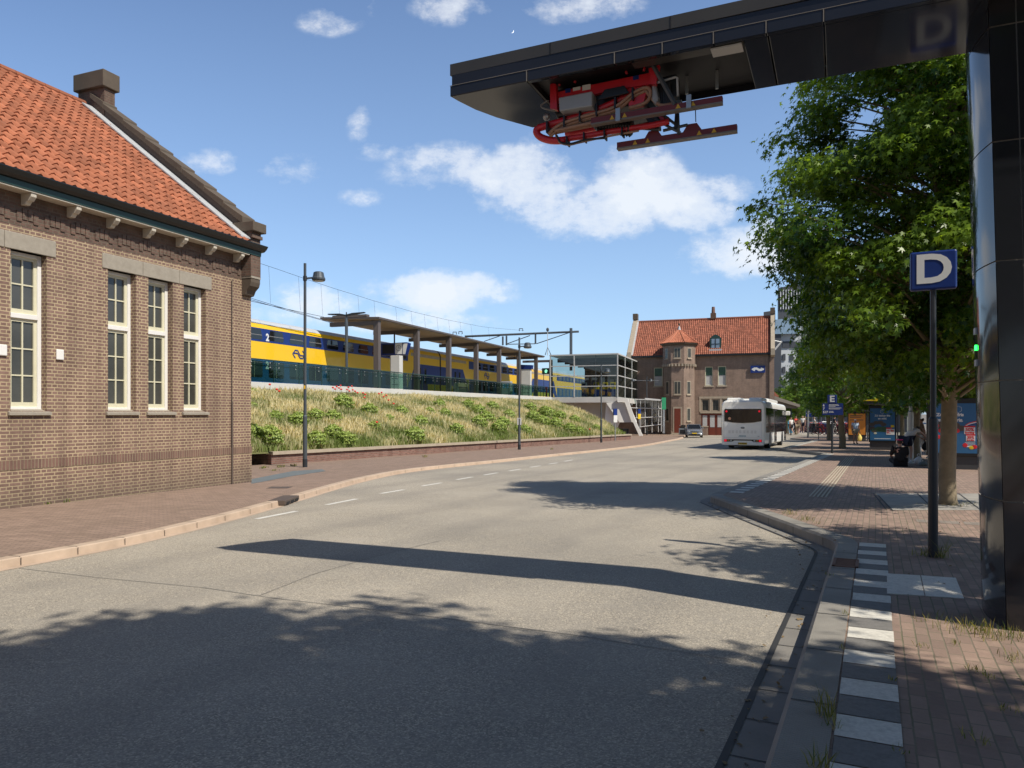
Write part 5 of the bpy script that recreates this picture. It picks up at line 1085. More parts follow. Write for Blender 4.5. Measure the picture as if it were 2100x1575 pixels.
# column: loft between base and head outlines
def toarm(p): q = Vector((p[0],p[1],0))-T0; return q.dot(e),q.dot(bdir)
Nn = toarm((3.585,5.30)); Mm = toarm((3.822,5.947))
def colprof(sh, w=1.2):
    a = Vector(Nn)+Vector((sh,0)); b = Vector(Mm)+Vector((sh,0)); k = 10
    arc = [a+(b-a)*(i/k)+Vector((-.035*math.sin(PI*i/k),0)) for i in range(k+1)]
    return [tuple(p) for p in arc], [tuple(b+Vector((w,0))),tuple(a+Vector((w,0)))]
zl = [.14-.065,1.01,1.89,2.76,3.63,4.47,4.95]
shf = lambda z: -.115*max(0,z)/4.6
for z0,z1 in zip(zl,zl[1:]):
    a0,r0 = colprof(shf(z0)); a1,r1 = colprof(shf(z1)); n = len(a0); g = .005
    V = [(x,y,z0+g) for x,y in a0]+[(x,y,z1-g) for x,y in a1]
    MB().add(V,[(i,i+1,n+i+1,n+i) for i in range(n-1)]).build('curved_panel', M['panel'], py_, smooth=True)
    for u0,u1 in ((0,.165),(.17,1.2)):
        q = [(a0[0][0]+u0+.004,a0[0][1],z0+g),(a0[0][0]+u1,a0[0][1],z0+g),(a1[0][0]+u1,a1[0][1],z1-g),(a1[0][0]+u0+.004,a1[0][1],z1-g)]
        MB().quad(*q).build('end_panel', M['panel'], py_)
a0,r0 = colprof(.0); a1,r1 = colprof(shf(4.95)); ins = .012
c0 = [(x+ins,y+(.012 if y < .66 else -.012)) for x,y in a0]+r0; c1_ = [(x+ins,y+(.012 if y < .66 else -.012)) for x,y in a1]+r1; n = len(c0)
MB().add([(x,y,.05) for x,y in c0]+[(x,y,4.93) for x,y in c1_],[(i,(i+1)%n,(i+1)%n+n,i+n) for i in range(n)]+[tuple(range(n,2*n))]).build('core', M['seam'], py_)
# green light and small screens on the curved face
for z,m_,nm in ((2.17,'led','status_light'),(2.30,'alugrey','small_screen'),(2.05,'alugrey','small_screen')):
    arc,_ = colprof(shf(z)); p = arc[7]
    if nm == 'status_light': MB().tube([(p[0]-.012,p[1],z),(p[0]+.01,p[1],z)],.022,14).build(nm, M[m_], py_)
    else: MB().box(p[0]-.012,p[0]+.02,p[1]-.045,p[1]+.045,z-.025,z+.025).build(nm, M[m_], py_)
MB().box(*[v for v in (Nn[0]+.30,Nn[0]+.33)],Nn[1]-.05,Nn[1]+.01,1.55,1.58).build('lock', M['galv'], py_)
# light grey plate inside the opening
x0,_ = av(1460,110,.13); x1,_ = av(1523,95,.13)
MB().box(x0,x1,.06,.2,4.585,4.597).build('light_plate', M['alu'], py_)
mb = MB()
for px,py in ((1408,140),(1470,128)): x,z = av(px,py,.6); mb.box(x-.012,x+.012,.6,.62,4.5,4.66)
mb.build('hook', M['galv'], py_)
# ---- pantograph hanging in the opening
pg = thing('bus_charging_pantograph','folded red pantograph with beige cables and dark red contact rails under the black arm','pantograph',(T0.x,T0.y,0),AA)
def av3(px,py,c): x,z = av(px,py,c); return (x,c,z)
def ptube(pts,c,r,name,m,n=8,sm=4): return MB().tube(spline([av3(x,y,c if not isinstance(c,list) else c[i]) for i,(x,y) in enumerate(pts)],sm),r,n).build(name,m,pg,smooth=True)
def vquad(pts,c,dep,name,m,bev=.0):
    q = [av(x,y,c) for x,y in pts]; return MB().prism([(x,z) for x,z in q],c,c+dep).build(name,m,pg,bevel=bev)
c_ = .30
vquad([(1128,192),(1343,147),(1343,171),(1250,185),(1200,199),(1128,213)],c_,.035,'frame',M['red'])
vquad([(1128,170),(1140,172),(1142,225),(1128,222)],c_-.04,.05,'frame_bracket',M['red']); vquad([(1330,140),(1352,133),(1345,172),(1335,172)],c_-.05,.05,'frame_bracket',M['red'])
for q in ([(1148,176),(1148,168),(1178,163),(1178,170)],[(1286,152),(1286,142),(1320,134),(1320,146)]): ptube(q,c_,.012,'frame_hoop',M['red'],6,2)
vquad([(1285,165),(1335,156),(1318,215),(1290,222)],c_+.02,.05,'frame_plate',M['red'])
vquad([(1128,195),(1128,232),(1215,240),(1335,215),(1335,170)],c_+.5,.04,'rear_frame',M['red'])
for q,m_ in (([(1159,182.5),(1170,180.5),(1170,189),(1159,191)],'signblue'),([(1175,180),(1190,177),(1190,184),(1175,187)],'signwhite'),([(1194,175),(1211,172),(1211,183),(1194,186)],'signwhite'),([(1298,156),(1310,153.5),(1310,162),(1298,164.5)],'signblue')):
    vquad(q,c_-.004,.003,'sticker',M[m_])
bx_ = [av(x,y,.22) for x,y in ((1145,200),(1214,186.5),(1214,217),(1147,228))]; MB().prism(bx_,.22,.42).build('control_box', M['alugrey'], pg, bevel=.01)
# dark mechanism filling the recess
MB().box(av(1150,200,.5)[0],av(1330,200,.5)[0],.34,.86,4.38,4.64).build('drive_housing', M['black'], pg, bevel=.03)
vquad([(1240,183),(1280,175),(1290,190),(1225,205)],c_-.03,.02,'cover',M['black'],.004)
# red tubes: upper arm, elbow, lower arm
ptube([(1336,172),(1290,196),(1235,222),(1190,238),(1150,250),(1120,258),(1104,263)],.36,.034,'upper_arm',M['red'],10)
ptube([(1104,263),(1100,270),(1108,281),(1130,288),(1160,288)],.36,.034,'elbow',M['red'],10)
ptube([(1140,288),(1200,279),(1262,268),(1330,258),(1372,249)],.36,.026,'lower_arm',M['red'],10)
ptube([(1160,275),(1230,262),(1300,262),(1370,244)],.62,.026,'lower_arm',M['red'],10)
ptube([(1118,262),(1200,232),(1260,210),(1330,190)],.66,.03,'upper_arm',M['red'],10)
MB().ball(av3(1121,240,.36),.035,8,6).build('pivot', M['galv'], pg)
# beige cables with black ties
for i,q in enumerate(([(1125,275),(1150,255),(1200,238),(1260,220),(1300,190),(1326,180),(1334,190),(1325,210),(1290,222)],[(1128,279),(1155,260),(1205,243),(1262,226),(1300,198),(1325,186)],[(1140,272),(1190,262),(1240,252),(1262,248)],[(1138,268),(1190,257),(1240,246)],[(1325,186),(1335,200),(1355,216),(1385,212)],[(1140,275),(1145,290),(1165,297),(1190,292),(1240,281),(1310,268)],[(1142,278),(1150,292),(1170,295),(1200,287),(1240,283)])):
    ptube(q,.30+.02*(i%3),.016 if i < 5 else .010,'cable',M['beige' if i < 6 else 'black'],6)
for px,py in ((1125,262),(1160,250),(1192,239),(1226,227),(1264,212),(1300,194)):
    x,z = av(px,py,.33); MB().box(x-.008,x+.008,.28,.42,z-.06,z+.045).build('cable_tie', M['black'], pg)
for px,py in ((1198,279),(1240,274),(1276,268),(1163,287)):
    x,z = av(px,py,.33); MB().box(x-.006,x+.006,.31,.4,z-.045,z+.03).build('cable_tie', M['black'], pg)
# contact rails
def rail(a,b,h,c,name,fin):
    (x0,z0),(x1,z1) = av(*a,c),av(*b,c); zb = (z0+z1)/2; H_ = h/F*(T0.y+bdir.y*c+e.y*(x0+x1)/2)
    o = MB().box(x0,x1,c,c+.05,zb-H_/2,zb+H_/2).build(name, M['redbrown'], pg); MB().box(x0,x1,c-.008,c+.058,zb-H_/2-.012,zb-H_/2).build('contact_strip', M['seam'], o)
    for f in fin:
        xx = x0+(x1-x0)*f; MB().add([(xx-.022,c-.002,zb-.02),(xx+.022,c-.002,zb-.02),(xx,c-.002,zb+.02)],[(0,1,2)]).build('warning_mark', M['warn'], o)
    return zb
z1_ = rail((1212,247),(1481,203),12,.24,'contact_rail',(.17,.27,.68,.79)); z2_ = rail((1265,299),(1511,259),12,.42,'contact_rail',(.16,.27,.7,.82))
rail((1240,240),(1440,212),10,.6,'contact_rail',())
for px,py in ((1268,235),(1413,208)):
    x,z = av(px,py,.235); MB().box(x-.02,x+.02,.215,.24,z-.06,z+.05).build('clamp', M['galv'], pg)
for px,py in ((1340,280),(1420,266)):
    x,z = av(px,py,.44); MB().prism([(x-.11,z-.06),(x-.04,z+.05),(x+.04,z+.05),(x+.11,z-.06)],.43,.46).build('rail_bracket', M['redbrown'], pg)
# bellows, linkages, insulator and hinge
bl_ = [av3(1220,257,.4),av3(1296,263,.4)]; p,q = Vector(bl_[0]),Vector(bl_[1]); mb = MB(); n = 26
mb.tube([p+(q-p)*(i/n) for i in range(n+1)],[(.03 if i < 2 else .045)+.022*(i/n)+(.012 if i%2 else 0) for i in range(n+1)],10); mb.build('bellows', M['black'], pg)
for q in ([(1330,236),(1375,262),(1395,272)],[(1355,232),(1392,260)],[(1390,228),(1392,276)],[(1410,256),(1360,268)],[(1296,262),(1350,266)]): ptube(q,.42,.013,'link_rod',M['steel'],6,2)
vquad([(1384,232),(1391,228),(1391,262),(1382,262)],.4,.05,'damper',M['black'])
vquad([(1318,222),(1350,238),(1352,262),(1336,262),(1320,238)],.42,.1,'hinge_block',M['steel_d'],.01); vquad([(1345,225),(1372,240),(1368,258),(1350,240)],.44,.05,'hinge_link',M['red'])
vquad([(1336,172),(1343,170),(1350,200),(1345,215),(1336,205)],.3,.12,'motor',M['alugrey'],.02)
ptube([(1340,172),(1386,158),(1389,160),(1390,197)],.28,.010,'guard_hoop',M['alu'],6,1)
for k in range(5):
    x,z = av(1352+k*5,196-k*.5,.4); MB().tube([(x,.4,z-.09),(x,.4,z+.1)],.016,6).build('cable_loom', M['steel_d'], pg)
ptube([(1426,220),(1427,250)],.42,.004,'hang_wire',M['steel_d'],4,1); ptube([(1138,228),(1115,222),(1110,215),(1125,206)],.25,.008,'lead_cable',M['seam'],6)
MB().box(av(1360,190,.5)[0],av(1390,190,.5)[0],.44,.6,4.42,4.62).build('spring_box', M['steel_d'], pg, bevel=.01)
MB().tube([av3(1340,135,.25),av3(1385,215,.25)],.022,6).build('support_strut', M['steel'], pg)
MB().tube([av3(1382,216,.4),av3(1398,214,.4)],.04,8).build('roller', M['galv'], pg)

# ================================================================== signs, lamps, shelters
def letter_sign(px, base_y, letter, sz, top_y, lab, panel=None, lines=None, thick=True, X=None):
    p = gp(px,base_y,.15); Y = p.y; o = thing('bus_stop_sign',lab,'sign',p,KR,'blue lettered bus stop signs')
    zt_ = CZ+(HOR-top_y)/F*Y-p.z
    mb = MB()
    if thick: mb.tube([(0,0,-.05),(0,0,1.48),(0,0,1.54),(0,0,1.56)],[.05,.05,.046,.03],14)
    mb.tube([(0,0,1.5 if thick else 0),(0,0,zt_-sz+.03 if not panel else zt_)],.03,10); mb.build('post', M['steel_d'], o, smooth=False)
    MB().box(-sz/2,sz/2,-.045,.045,zt_-sz*.95,zt_).build('sign_box', M['signblue'], o, bevel=.02)
    text(letter,sz*.98,'letter',M['signwhite'],o,(0,-.048,zt_-sz*.475),off=.012,wide=1.12)
    if panel:
        w_,h_,dx = panel; z1 = zt_-sz*.95; q = MB().box(-w_/2+dx,w_/2+dx,-.03,.03,z1-h_,z1).build('timetable_panel', M['signblue'], o)
        for k,(num,rows) in enumerate(lines):
            z = z1-.1-k*(h_-.06)/len(lines)*.98
            text(num,.15,'line_number',M['signwhite'],q,(-w_/2+dx+.03,-.034,z),off=.006,align='LEFT')
            mb = MB()
            for r_,(a,b) in enumerate(rows):
                zz = z+.04-r_*.05; mb.box(-w_/2+dx+.3,-w_/2+dx+.3+b,-.0345,-.031,zz-.011,zz+.011)
            if rows: mb.build('line_text', M['signwhite'], q)
    return o
letter_sign(1913.5,1141,'D',.455,515.5,'large blue sign with white letter D on a dark post')
letter_sign(1706.5,929,'E',.43,810,'blue sign with white letter E above route panel 6, 7 and 517',(.93,.57,.02),[('6',[(0,.42),(0,.46),(0,.3)]),('7',[(0,.56),(0,.5)]),('517',[(0,.2),(0,.22)])])
letter_sign(1678.5,901,'F',.43,829,'blue sign with white letter F partly behind the E route panel',(.93,.7,-.1),[('4',[(0,.25)]),('5',[(0,.3)]),('3',[(0,.4)])],False)
letter_sign(1657,892,'G',.5,838,'small far blue sign on a pale post left of the F sign',(.9,.5,.2),[('2',[(0,.3)])],False)
def street_lamp(px, by, ty, lab, hx=1.0):
    p = gp(px,by,.1); o = thing('street_lamp',lab,'street lamp',p,0,'grey street lamps along the left pavement'); z = CZ+(HOR-ty)/F*p.y-p.z
    MB().tube([(0,0,-.1),(0,0,.28)],.085,12).build('foot', M['steel_d'], o)
    MB().tube([(0,0,.25),(0,0,1.75),(0,0,1.8),(0,0,z)],[.075,.075,.055,.048],12).build('pole', M['steel'], o)
    zh = z-.52; MB().tube([(0,0,zh),(.28,0,zh+.02),(.34,0,zh+.03)],[.03,.035,.05],8).build('arm', M['steel'], o)
    MB().tube([(0,0,zh-.08),(0,0,zh+.08)],.07,10).build('collar', M['steel_d'], o)
    hd = MB().lathe([(.20,zh-.09),(.23,zh-.05),(.23,zh),(.2,zh+.05),(.17,zh+.2),(.12,zh+.225),(0.01,zh+.23)],.47,0,16).build('lamp_head', M['steel'], o, smooth=False)
    MB().lathe([(.01,zh-.12),(.17,zh-.1),(.19,zh-.085)],.47,0,12).build('lens', M['alu'], hd)
    return o,z
o,z = street_lamp(625.5,958,540,'tall grey street lamp nearest the brick building')
MB().tube([(.0,-.062,2.7),(.0,-.062,2.82)],.03,8).build('sticker', M['warn'], o)
street_lamp(1065,922,692,'street lamp in the middle, before the far end of the canopy')
o,z = street_lamp(1233,907.5,748,'street lamp before the glass pavilion')
o,z = street_lamp(1326.5,892,772,'farthest street lamp, with heads on both sides, by the stairwell')
zh = z-.52; MB().tube([(0,0,zh),(-1.6,0,zh+.02)],.035,8).build('arm', M['steel'], o); MB().tube([(0,0,zh),(1.5,0,zh+.02)],.035,8).build('arm', M['steel'], o); MB().lathe([(.20,zh-.09),(.23,zh),(.17,zh+.2),(.02,zh+.23)],-1.7,0,12).build('lamp_head', M['steel'], o)
MB().box(-.12,.12,-.06,.06,1.4,1.8).build('box', M['alu'], bpy.data.objects['street_lamp.001'])
for px,by,ty,c1_,c2_,lab in ((1261.5,904,838,'signblue','signwhite','narrow blue and white stop flag on the left pavement before the stair'),(1311,893,839,'signblue','canary','narrow blue and yellow stop flag beside the stair'),(1350,888,842,'signblue','signwhite','narrow blue and white stop flag by the stairwell')):
    p = gp(px,by,.1); z = CZ+(HOR-ty)/F*p.y-p.z; o = thing('stop_flag',lab,'sign',p,R(35)); MB().tube([(0,0,0),(0,0,z)],.05,8).build('post', M['galv'], o)
    MB().box(-.2,.2,-.05,.05,z-.55,z).build('flag', M[c1_], o); MB().box(-.2,.2,-.05,.05,z-1.15,z-.56).build('flag', M[c2_], o)
for px,by,ty,r,lab in ((1867.5,946,600,.062,'pale grey lamp mast behind the bending woman, top hidden in leaves'),(1886,938,700,.045,'thin blue-grey mast just right of the pale grey lamp mast')):
    p = gp(px,by,.15); o = thing('lamp_mast',lab,'mast',p,0); z = CZ+(HOR-ty)/F*p.y-p.z
    MB().tube([(0,0,-.1),(0,0,1.9),(0,0,1.95),(0,0,z)],[r*1.5,r*1.5,r,r*.8],12).build('pole', M['galv'], o); MB().lathe([(.2,z),(.22,z+.1),(.1,z+.3)],.0,0,12).build('lamp_head', M['steel'], o)
p = gp(1657,897,.15); o = thing('flag_pole','pale slim pole left of the F sign','pole',p,0); MB().tube([(0,0,0),(0,0,3.9)],.09,8).build('shaft', M['galv'], o); MB().ball((0,0,3.95),.11).build('knob', M['galv'], o)
# shelters
def shelter(px, Y, w, ph, lab, kind, rw=2.6, rl=4.2, roofz=2.55, yel=True):
    X = (px-1050)/F*Y; o = thing('bus_shelter',lab,'bus shelter',(X,Y,gz(Y,.15)),KR,'bus shelters along the platform')
    fr = MB().box(0,w,-.06,.12,.42,ph).build('advert_frame', M['black'], o, bevel=.015); MB().box(.05,w-.05,0,.06,.0,.42).build('plinth', M['shelter'], o)
    mx = (w-1.2)/2; zp = .52; PW,PH = 1.2,ph-.68
    pm = M['orange' if kind == 2 else 'postblue']; po = MB().box(mx,mx+PW,-.066,-.061,zp,zp+PH).build('poster', pm, fr)
    Tx = lambda s,sz,x,z,m_,al_='CENTER',of=.004: text(s,sz,'poster_text',M[m_],fr,(mx+x,-.074,zp+z),off=of,align=al_)
    if kind == 0:
        Tx('Zó lekker fris',.135,.06,PH*.77,'signwhite','LEFT',.007); Tx('en knapperig.',.135,.06,PH*.665,'signwhite','LEFT',.007)
        mb = MB()
        for q in ((.02,.55),(.13,.45),(.05,.32),(.2,.25),(.3,.38),(.46,.3),(.58,.45),(.5,.14),(.8,.16),(1.05,.13)): mb.ball((mx+q[0]+.05,-.068,zp+PH*q[1]),(.075,.006,.07),10,6)
        mb.build('poster_picture', M['red'], fr)
        mb = MB()
        for q in ((.05,.58),(.2,.6),(.12,.52),(.55,.56),(.7,.5),(.35,.55)): mb.ball((mx+q[0]+.05,-.0665,zp+PH*q[1]),(.11,.005,.09),10,6)
        mb.build('poster_picture', M['hatch'], fr); MB().ball((mx+1.02,-.069,zp+PH*.115),(.075,.006,.06)).build('poster_picture', M['canary'], fr)
        for (x0,x1,z0,z1,a,b,sz) in ((.82,1.12,.385,.52,'50%','korting',.14),(.87,1.12,.24,.355,'35%','korting',.115)):
            MB().box(mx+x0,mx+x1,-.0715,-.067,zp+PH*z0,zp+PH*z1).build('price_card', M['signwhite'], fr); MB().box(mx+x0,mx+x1,-.0725,-.0716,zp+PH*(z1-.001),zp+PH*(z1+.03)).build('price_band', M['red'], fr)
            Tx(a,sz,(x0+x1)/2,PH*(z0+(z1-z0)*.66),'red',of=.005); Tx(b,sz*.6,(x0+x1)/2,PH*(z0+(z1-z0)*.22),'red',of=.004)
        mb = MB()
        for k in range(3): mb.box(mx+.84+.02*k,mx+1.12,-.07,-.067,zp+PH*(.215-.022*k),zp+PH*(.222-.022*k))
        mb.box(mx+.84,mx+1.12,-.07,-.067,zp+PH*.125,zp+PH*.155); mb.build('poster_lines', M['signwhite'], fr)
        for k,(m_,dz) in enumerate((('red',.03),('signwhite',0),('signblue',-.03))):
            pts = [(mx+.86+.34*t,-.0705-.0003*k,zp+PH*.545+dz+.13*t**.6) for t in (0,.25,.5,.75,1)]
            mb = MB()
            for a,b in zip(pts,pts[1:]): mb.quad((a[0],a[1],a[2]-.017),(b[0],b[1],b[2]-.017),(b[0],b[1],b[2]+.017),(a[0],a[1],a[2]+.017))
            mb.build('poster_ribbon', M[m_], fr)
        mb = MB()
        for k in range(6):
            a,b = PI/3*k+PI/6,PI/3*(k+1)+PI/6; mb.quad(*[(mx+.66+r_*math.cos(t),-.07,zp+PH*.88+r_*math.sin(t)) for r_,t in ((.1,a),(.1,b),(.107,b),(.107,a))])
        mb.build('poster_emblem', M['signwhite'], fr)
    elif kind == 1:
        Tx('Zó lekker fris',.135,.6,PH*.77,'signwhite',of=.006); Tx('en mild.',.135,.6,PH*.68,'signwhite',of=.006)
        mb = MB()
        for a,b,cx,cz in ((.05,.75,.3,.45),(.25,1.0,.36,.4),(.3,1.0,.3,.3)): mb.tube([(mx+a,-.07,zp+PH*cx),(mx+(a+b)/2,-.07,zp+PH*(cx+cz)/2+.02),(mx+b,-.07,zp+PH*cz*.85)],[.05,.085,.06],10)
        g_ = mb; 
        for v in range(len(g_.v)): x_,y_,z_ = g_.v[v]; g_.v[v] = (x_,-.068+(y_+.07)*.05,z_)
        g_.build('poster_picture', M['leadwin'], fr); mb = MB()
        for q in ((.1,.5),(.3,.55),(.5,.56),(.65,.5),(.1,.38),(.2,.3)): mb.ball((mx+q[0],-.0665,zp+PH*q[1]),(.15,.004,.1),10,6)
        mb.build('poster_picture', M['hatch'], fr); MB().ball((mx+.25,-.069,zp+PH*.22),(.08,.005,.05)).build('poster_picture', M['cream'], fr)
        MB().box(mx+.78,mx+1.18,-.074,-.067,zp+PH*.18,zp+PH*.36).build('price_card', M['signwhite'], fr); MB().box(mx+.78,mx+1.05,-.0745,-.067,zp+PH*.36,zp+PH*.40).build('price_band', M['red'], fr)
        text('0.',.26,'poster_text',M['red'],fr,(mx+.9,-.078,zp+PH*.27),off=.006); text('99',.15,'poster_text',M['red'],fr,(mx+1.07,-.078,zp+PH*.3),off=.005)
        MB().box(mx+1.0,mx+1.16,-.074,-.067,zp+PH*.41,zp+PH*.48).build('price_flag', M['canary'], fr)
        mb = MB()
        for k in range(6):
            a,b = PI/3*k+PI/6,PI/3*(k+1)+PI/6; mb.quad(*[(mx+.6+r_*math.cos(t),-.07,zp+PH*.9+r_*math.sin(t)) for r_,t in ((.11,a),(.11,b),(.12,b),(.12,a))])
        mb.build('poster_emblem', M['signwhite'], fr); MB().box(mx+.2,mx+1.0,-.068,-.067,zp+PH*.045,zp+PH*.065).build('poster_lines', M['signwhite'], fr)
    else:
        mb = MB()
        for a,b,z in ((.1,1.0,.88),(.1,.9,.81),(.1,1.05,.68)): mb.box(mx+a,mx+b,-.068,-.067,zp+PH*z,zp+PH*(z+.035))
        mb.build('poster_lines', M['hatch'], fr)
    # roof, posts, glass, bench
    R_ = MB().prism([(-.25,roofz),(.1,roofz-.05),(rw,roofz-.28),(rw,roofz-.16),(.1,roofz+.1),(-.2,roofz+.12)],-.35,rl).build('roof', M['shelter'], o)
    if yel: MB().prism([(-.27,roofz+.121),(rw*.45,roofz+.075),(rw*.45,roofz+.16),(.4,roofz+.24),(-.2,roofz+.15)],-.38,rl).build('roof_edge', M['canary'], R_)
    for x,y in ((w+.06,.05),(w+.06,rl-.2),(rw-.25,rl-.2),(rw-.25,.05)): MB().box(x-.035,x+.035,y-.035,y+.035,0,roofz-.1).build('post', M['galv' if x > w+.2 else 'steel'], o)
    MB().quad((rw-.25,.05,.3),(rw-.25,rl-.2,.3),(rw-.25,rl-.2,2.1),(rw-.25,.05,2.1)).build('back_glass', M['sglass'], o); MB().quad((w+.1,.06,.3),(rw-.3,.06,.3),(rw-.3,.06,2.1),(w+.1,.06,2.1)).build('side_glass', M['sglass'], o)
    MB().box(rw-.75,rw-.35,.5,rl-.5,.44,.49).build('bench', M['wood'], o)
    return o
s1 = shelter(1900,23.8,1.64,2.27,'bus shelter nearest the pylon with the large blue 50% korting poster',0,3.3,4.6,2.72)
s2 = shelter(1781.5,40,1.34,2.42,'bus shelter with the blue poster priced 0.99 and yellow roof edge',1)
s3 = shelter(1738,58,1.36,2.35,'far bus shelter with the orange poster and yellow roof edge',2,2.2)
# ================================================================== the bus
LB = 12.0; bR = Vector((15.26,44.2,0)); bx_dir = Vector((.8954,-.4446,0))
bo = bR-bx_dir*1.275
bus = thing('city_bus','white electric city bus seen from behind, waiting at the platform kerb','bus',(bo.x,bo.y,gz(bo.y)+.0),KR); bus.rotation_euler.x = -SL
BW = 1.275
def rrect(w, z0, z1, r, n=5):
    P = []
    for cx,cz,a0 in ((w-r,z1-r,0),(-w+r,z1-r,90),(-w+.12,z0+.12,180),(w-.12,z0+.12,270)):
        rr = r if a0 < 180 else .12
        for k in range(n+1): a = R(a0+90*k/n); P.append((cx+rr*math.cos(a),cz+rr*math.sin(a)))
    return P
secs = [(.0,BW-.05,.34,2.90,.32),(.10,BW,.30,3.0,.34),(.5,BW,.28,3.0,.32),(LB-.4,BW,.28,3.0,.32),(LB-.05,BW-.03,.32,2.92,.35),(LB+.1,BW-.12,.45,2.7,.4)]
V=[];n=0
for y,w_,z0,z1,r in secs:
    P = rrect(w_,z0,z1,r); n = len(P); V += [(x,y,z) for x,z in P]
mb = MB().add(V,[(i*n+k,i*n+(k+1)%n,(i+1)*n+(k+1)%n,(i+1)*n+k) for i in range(len(secs)-1) for k in range(n)]+[tuple(range(n)),tuple((len(secs)-1)*n+k for k in range(n))])
body = mb.build('body', M['buswhite'], bus, smooth=False)
def rear(pts, d, name, m, par=bus, dep=.02): return MB().prism(pts,-d,-d+dep).build(name,m,par)
# rear face: roof brow, dark window, panel, vents, emblem, text, lamps, plate
rear([(-1.08,2.42),(-1.0,2.58),(-.5,2.65),(.5,2.65),(1.0,2.58),(1.08,2.42)],.012,'brow',M['bushatch'])
wd = rear([(-1.1,1.72),(-.6,1.63),(0,1.60),(.6,1.63),(1.1,1.72),(1.1,2.42),(1.06,2.47),(-1.06,2.47),(-1.1,2.42)],.018,'rear_window',M['busglass'])
for x in (-.97,.97): MB().tube([(x,-.022,2.32),(x,-.03,2.32)],.06,12).build('brake_lamp', M['tail'], bus)
MB().tube([(-.78,-.019,1.88),(-.78,-.022,1.88)],.085,14).build('round_sticker', mat('sticker_peach',(.6,.3,.2),.6), wd)
MB().prism([(-1.1,.64),(1.1,.64),(1.13,.72),(1.1,1.64),(.6,1.55),(0,1.52),(-.6,1.55),(-1.1,1.64),(-1.13,.72)],-.012,.01).build('engine_hatch', M['bushatch'], bus)
sm_b = MB().box(-1.14,1.14,-.0155,-.0125,.700,.712).box(-1.115,-1.105,-.0155,-.0125,.71,1.62).box(1.105,1.115,-.0155,-.0125,.71,1.62)
sm_b.build('panel_seam', M['busgrey'], bus)
vm = MB()
for x in (-.78,-.58,-.35,-.15,.1,.3,.54,.74):
    for k in range(5): vm.box(x-.065,x+.065,-.018,-.012,.985+k*.036,1.0+k*.036)
vm.build('vent_grille', M['alu'], bus)
mb = MB(); 
for a_,b_,r_ in ((.12,.055,0),): mb.ball((0,-.018,1.31),(.12,.012,.06),14,8)
mb.build('emblem', M['steel_d'], bus); mb = MB().ball((0,-.026,1.31),(.085,.008,.03),12,6); mb.build('emblem_centre', M['galv'], bus)
text('ARRIVA',.13,'lettering',mat('teal_letter',(.18,.33,.38),.5),bus,(-.02,-.016,.80),off=.004); text('BEV',.07,'lettering',M['busgrey'],bus,(.93,-.022,.80),off=.003)
rear([(-1.12,.60),(-1.12,.44),(-.62,.46),(-.5,.53),(.5,.53),(.62,.46),(1.12,.44),(1.12,.60)],.016,'lamp_strip',M['black'])
for s in (-1,1):
    MB().box(*sorted((s*1.1,s*.95)),-.03,-.016,.46,.59).build('tail_lamp', M['tail'], bus, bevel=.01); MB().box(*sorted((s*.90,s*.80)),-.028,-.016,.49,.57).build('indicator', M['amber'], bus); MB().box(*sorted((s*.74,s*.64)),-.028,-.016,.49,.57).build('reverse_lamp', M['alu'], bus)
    MB().tube([(s*1.17,-.02,.3-.0+.0),(s*1.17,.0,.3)],.035,10).build('reflector', M['tail'], bus)
MB().prism([(-1.2,.24),(1.2,.24),(1.24,.34),(1.16,.44),(-1.16,.44),(-1.24,.34)],-.05,.25).build('bumper', M['buswhite'], bus, bevel=.03)
pt_ = MB().box(-.27,.26,-.062,-.05,.29,.41).build('number_plate', M['plate'], bus); text('01-BFN-5',.1,'plate_text',M['black'],pt_,(.02,-.066,.35),off=.002); MB().box(-.27,-.24,-.066,-.06,.29,.41).build('plate_band', M['signblue'], pt_)
# right-hand side: windows, doors, wheel arches
X1 = BW+.004
def side(y0,y1,z0,z1,name,m,par=bus,t=.016,s=1): return MB().box(*sorted((s*X1,s*(X1+t))),y0,y1,z0,z1).build(name,m,par)
for s in (1,-1):
    side(.55,4.4,1.02,2.55,'side_window',M['busglass'],s=s); side(4.6,LB-.35,1.02,2.55,'side_window',M['busglass'],s=s)
    side(1.0,4.3,.985,1.0,'belt_seam',M['busgrey'],s=s,t=.004)
    for y in (2.65,LB-2.75):
        wh = MB().tube([(s*(BW-.3),y,.48),(s*(BW-.02),y,.48)],.48,22).build('wheel', M['rubber'], bus)
        MB().tube([(s*(BW-.05),y,.48),(s*(BW+.002),y,.48)],[.3,.26],16).build('rim', M['galv'], wh)
        a = [(y+.6*math.cos(R(t)),.48+.6*math.sin(R(t))) for t in range(0,181,15)]+[(y-.6,.26),(y+.6,.26)]
        MB().prism(a,s*(X1-.002),s*(X1+.006),ax='x').build('wheel_arch', M['black'], bus)
for y0 in (4.75,LB-1.55):
    d_ = side(y0,y0+1.15,.36,2.5,'door',M['black'],t=.02); side(y0+.06,y0+.54,.5,2.42,'door_pane',M['busglass'],d_,.026); side(y0+.61,y0+1.09,.5,2.42,'door_pane',M['busglass'],d_,.026)
MB().box(-1.05,-.18,.5,2.8,2.96,3.17).build('roof_pod', M['buswhite'], bus, bevel=.08); MB().box(.28,1.05,.5,2.8,2.96,3.17).build('roof_pod', M['buswhite'], bus, bevel=.08)
MB().box(-1.0,1.0,4,9.0,2.96,3.22).build('roof_pod', M['buswhite'], bus, bevel=.08)
MB().box(1.05,BW+.02,1.0,3.0,2.62,2.93).build('roof_grille', M['busgrey'], bus, bevel=.04)
MB().box(BW,BW+.28,LB-.2,LB-.05,2.2,2.5).build('mirror', M['buswhite'], bus, bevel=.04)
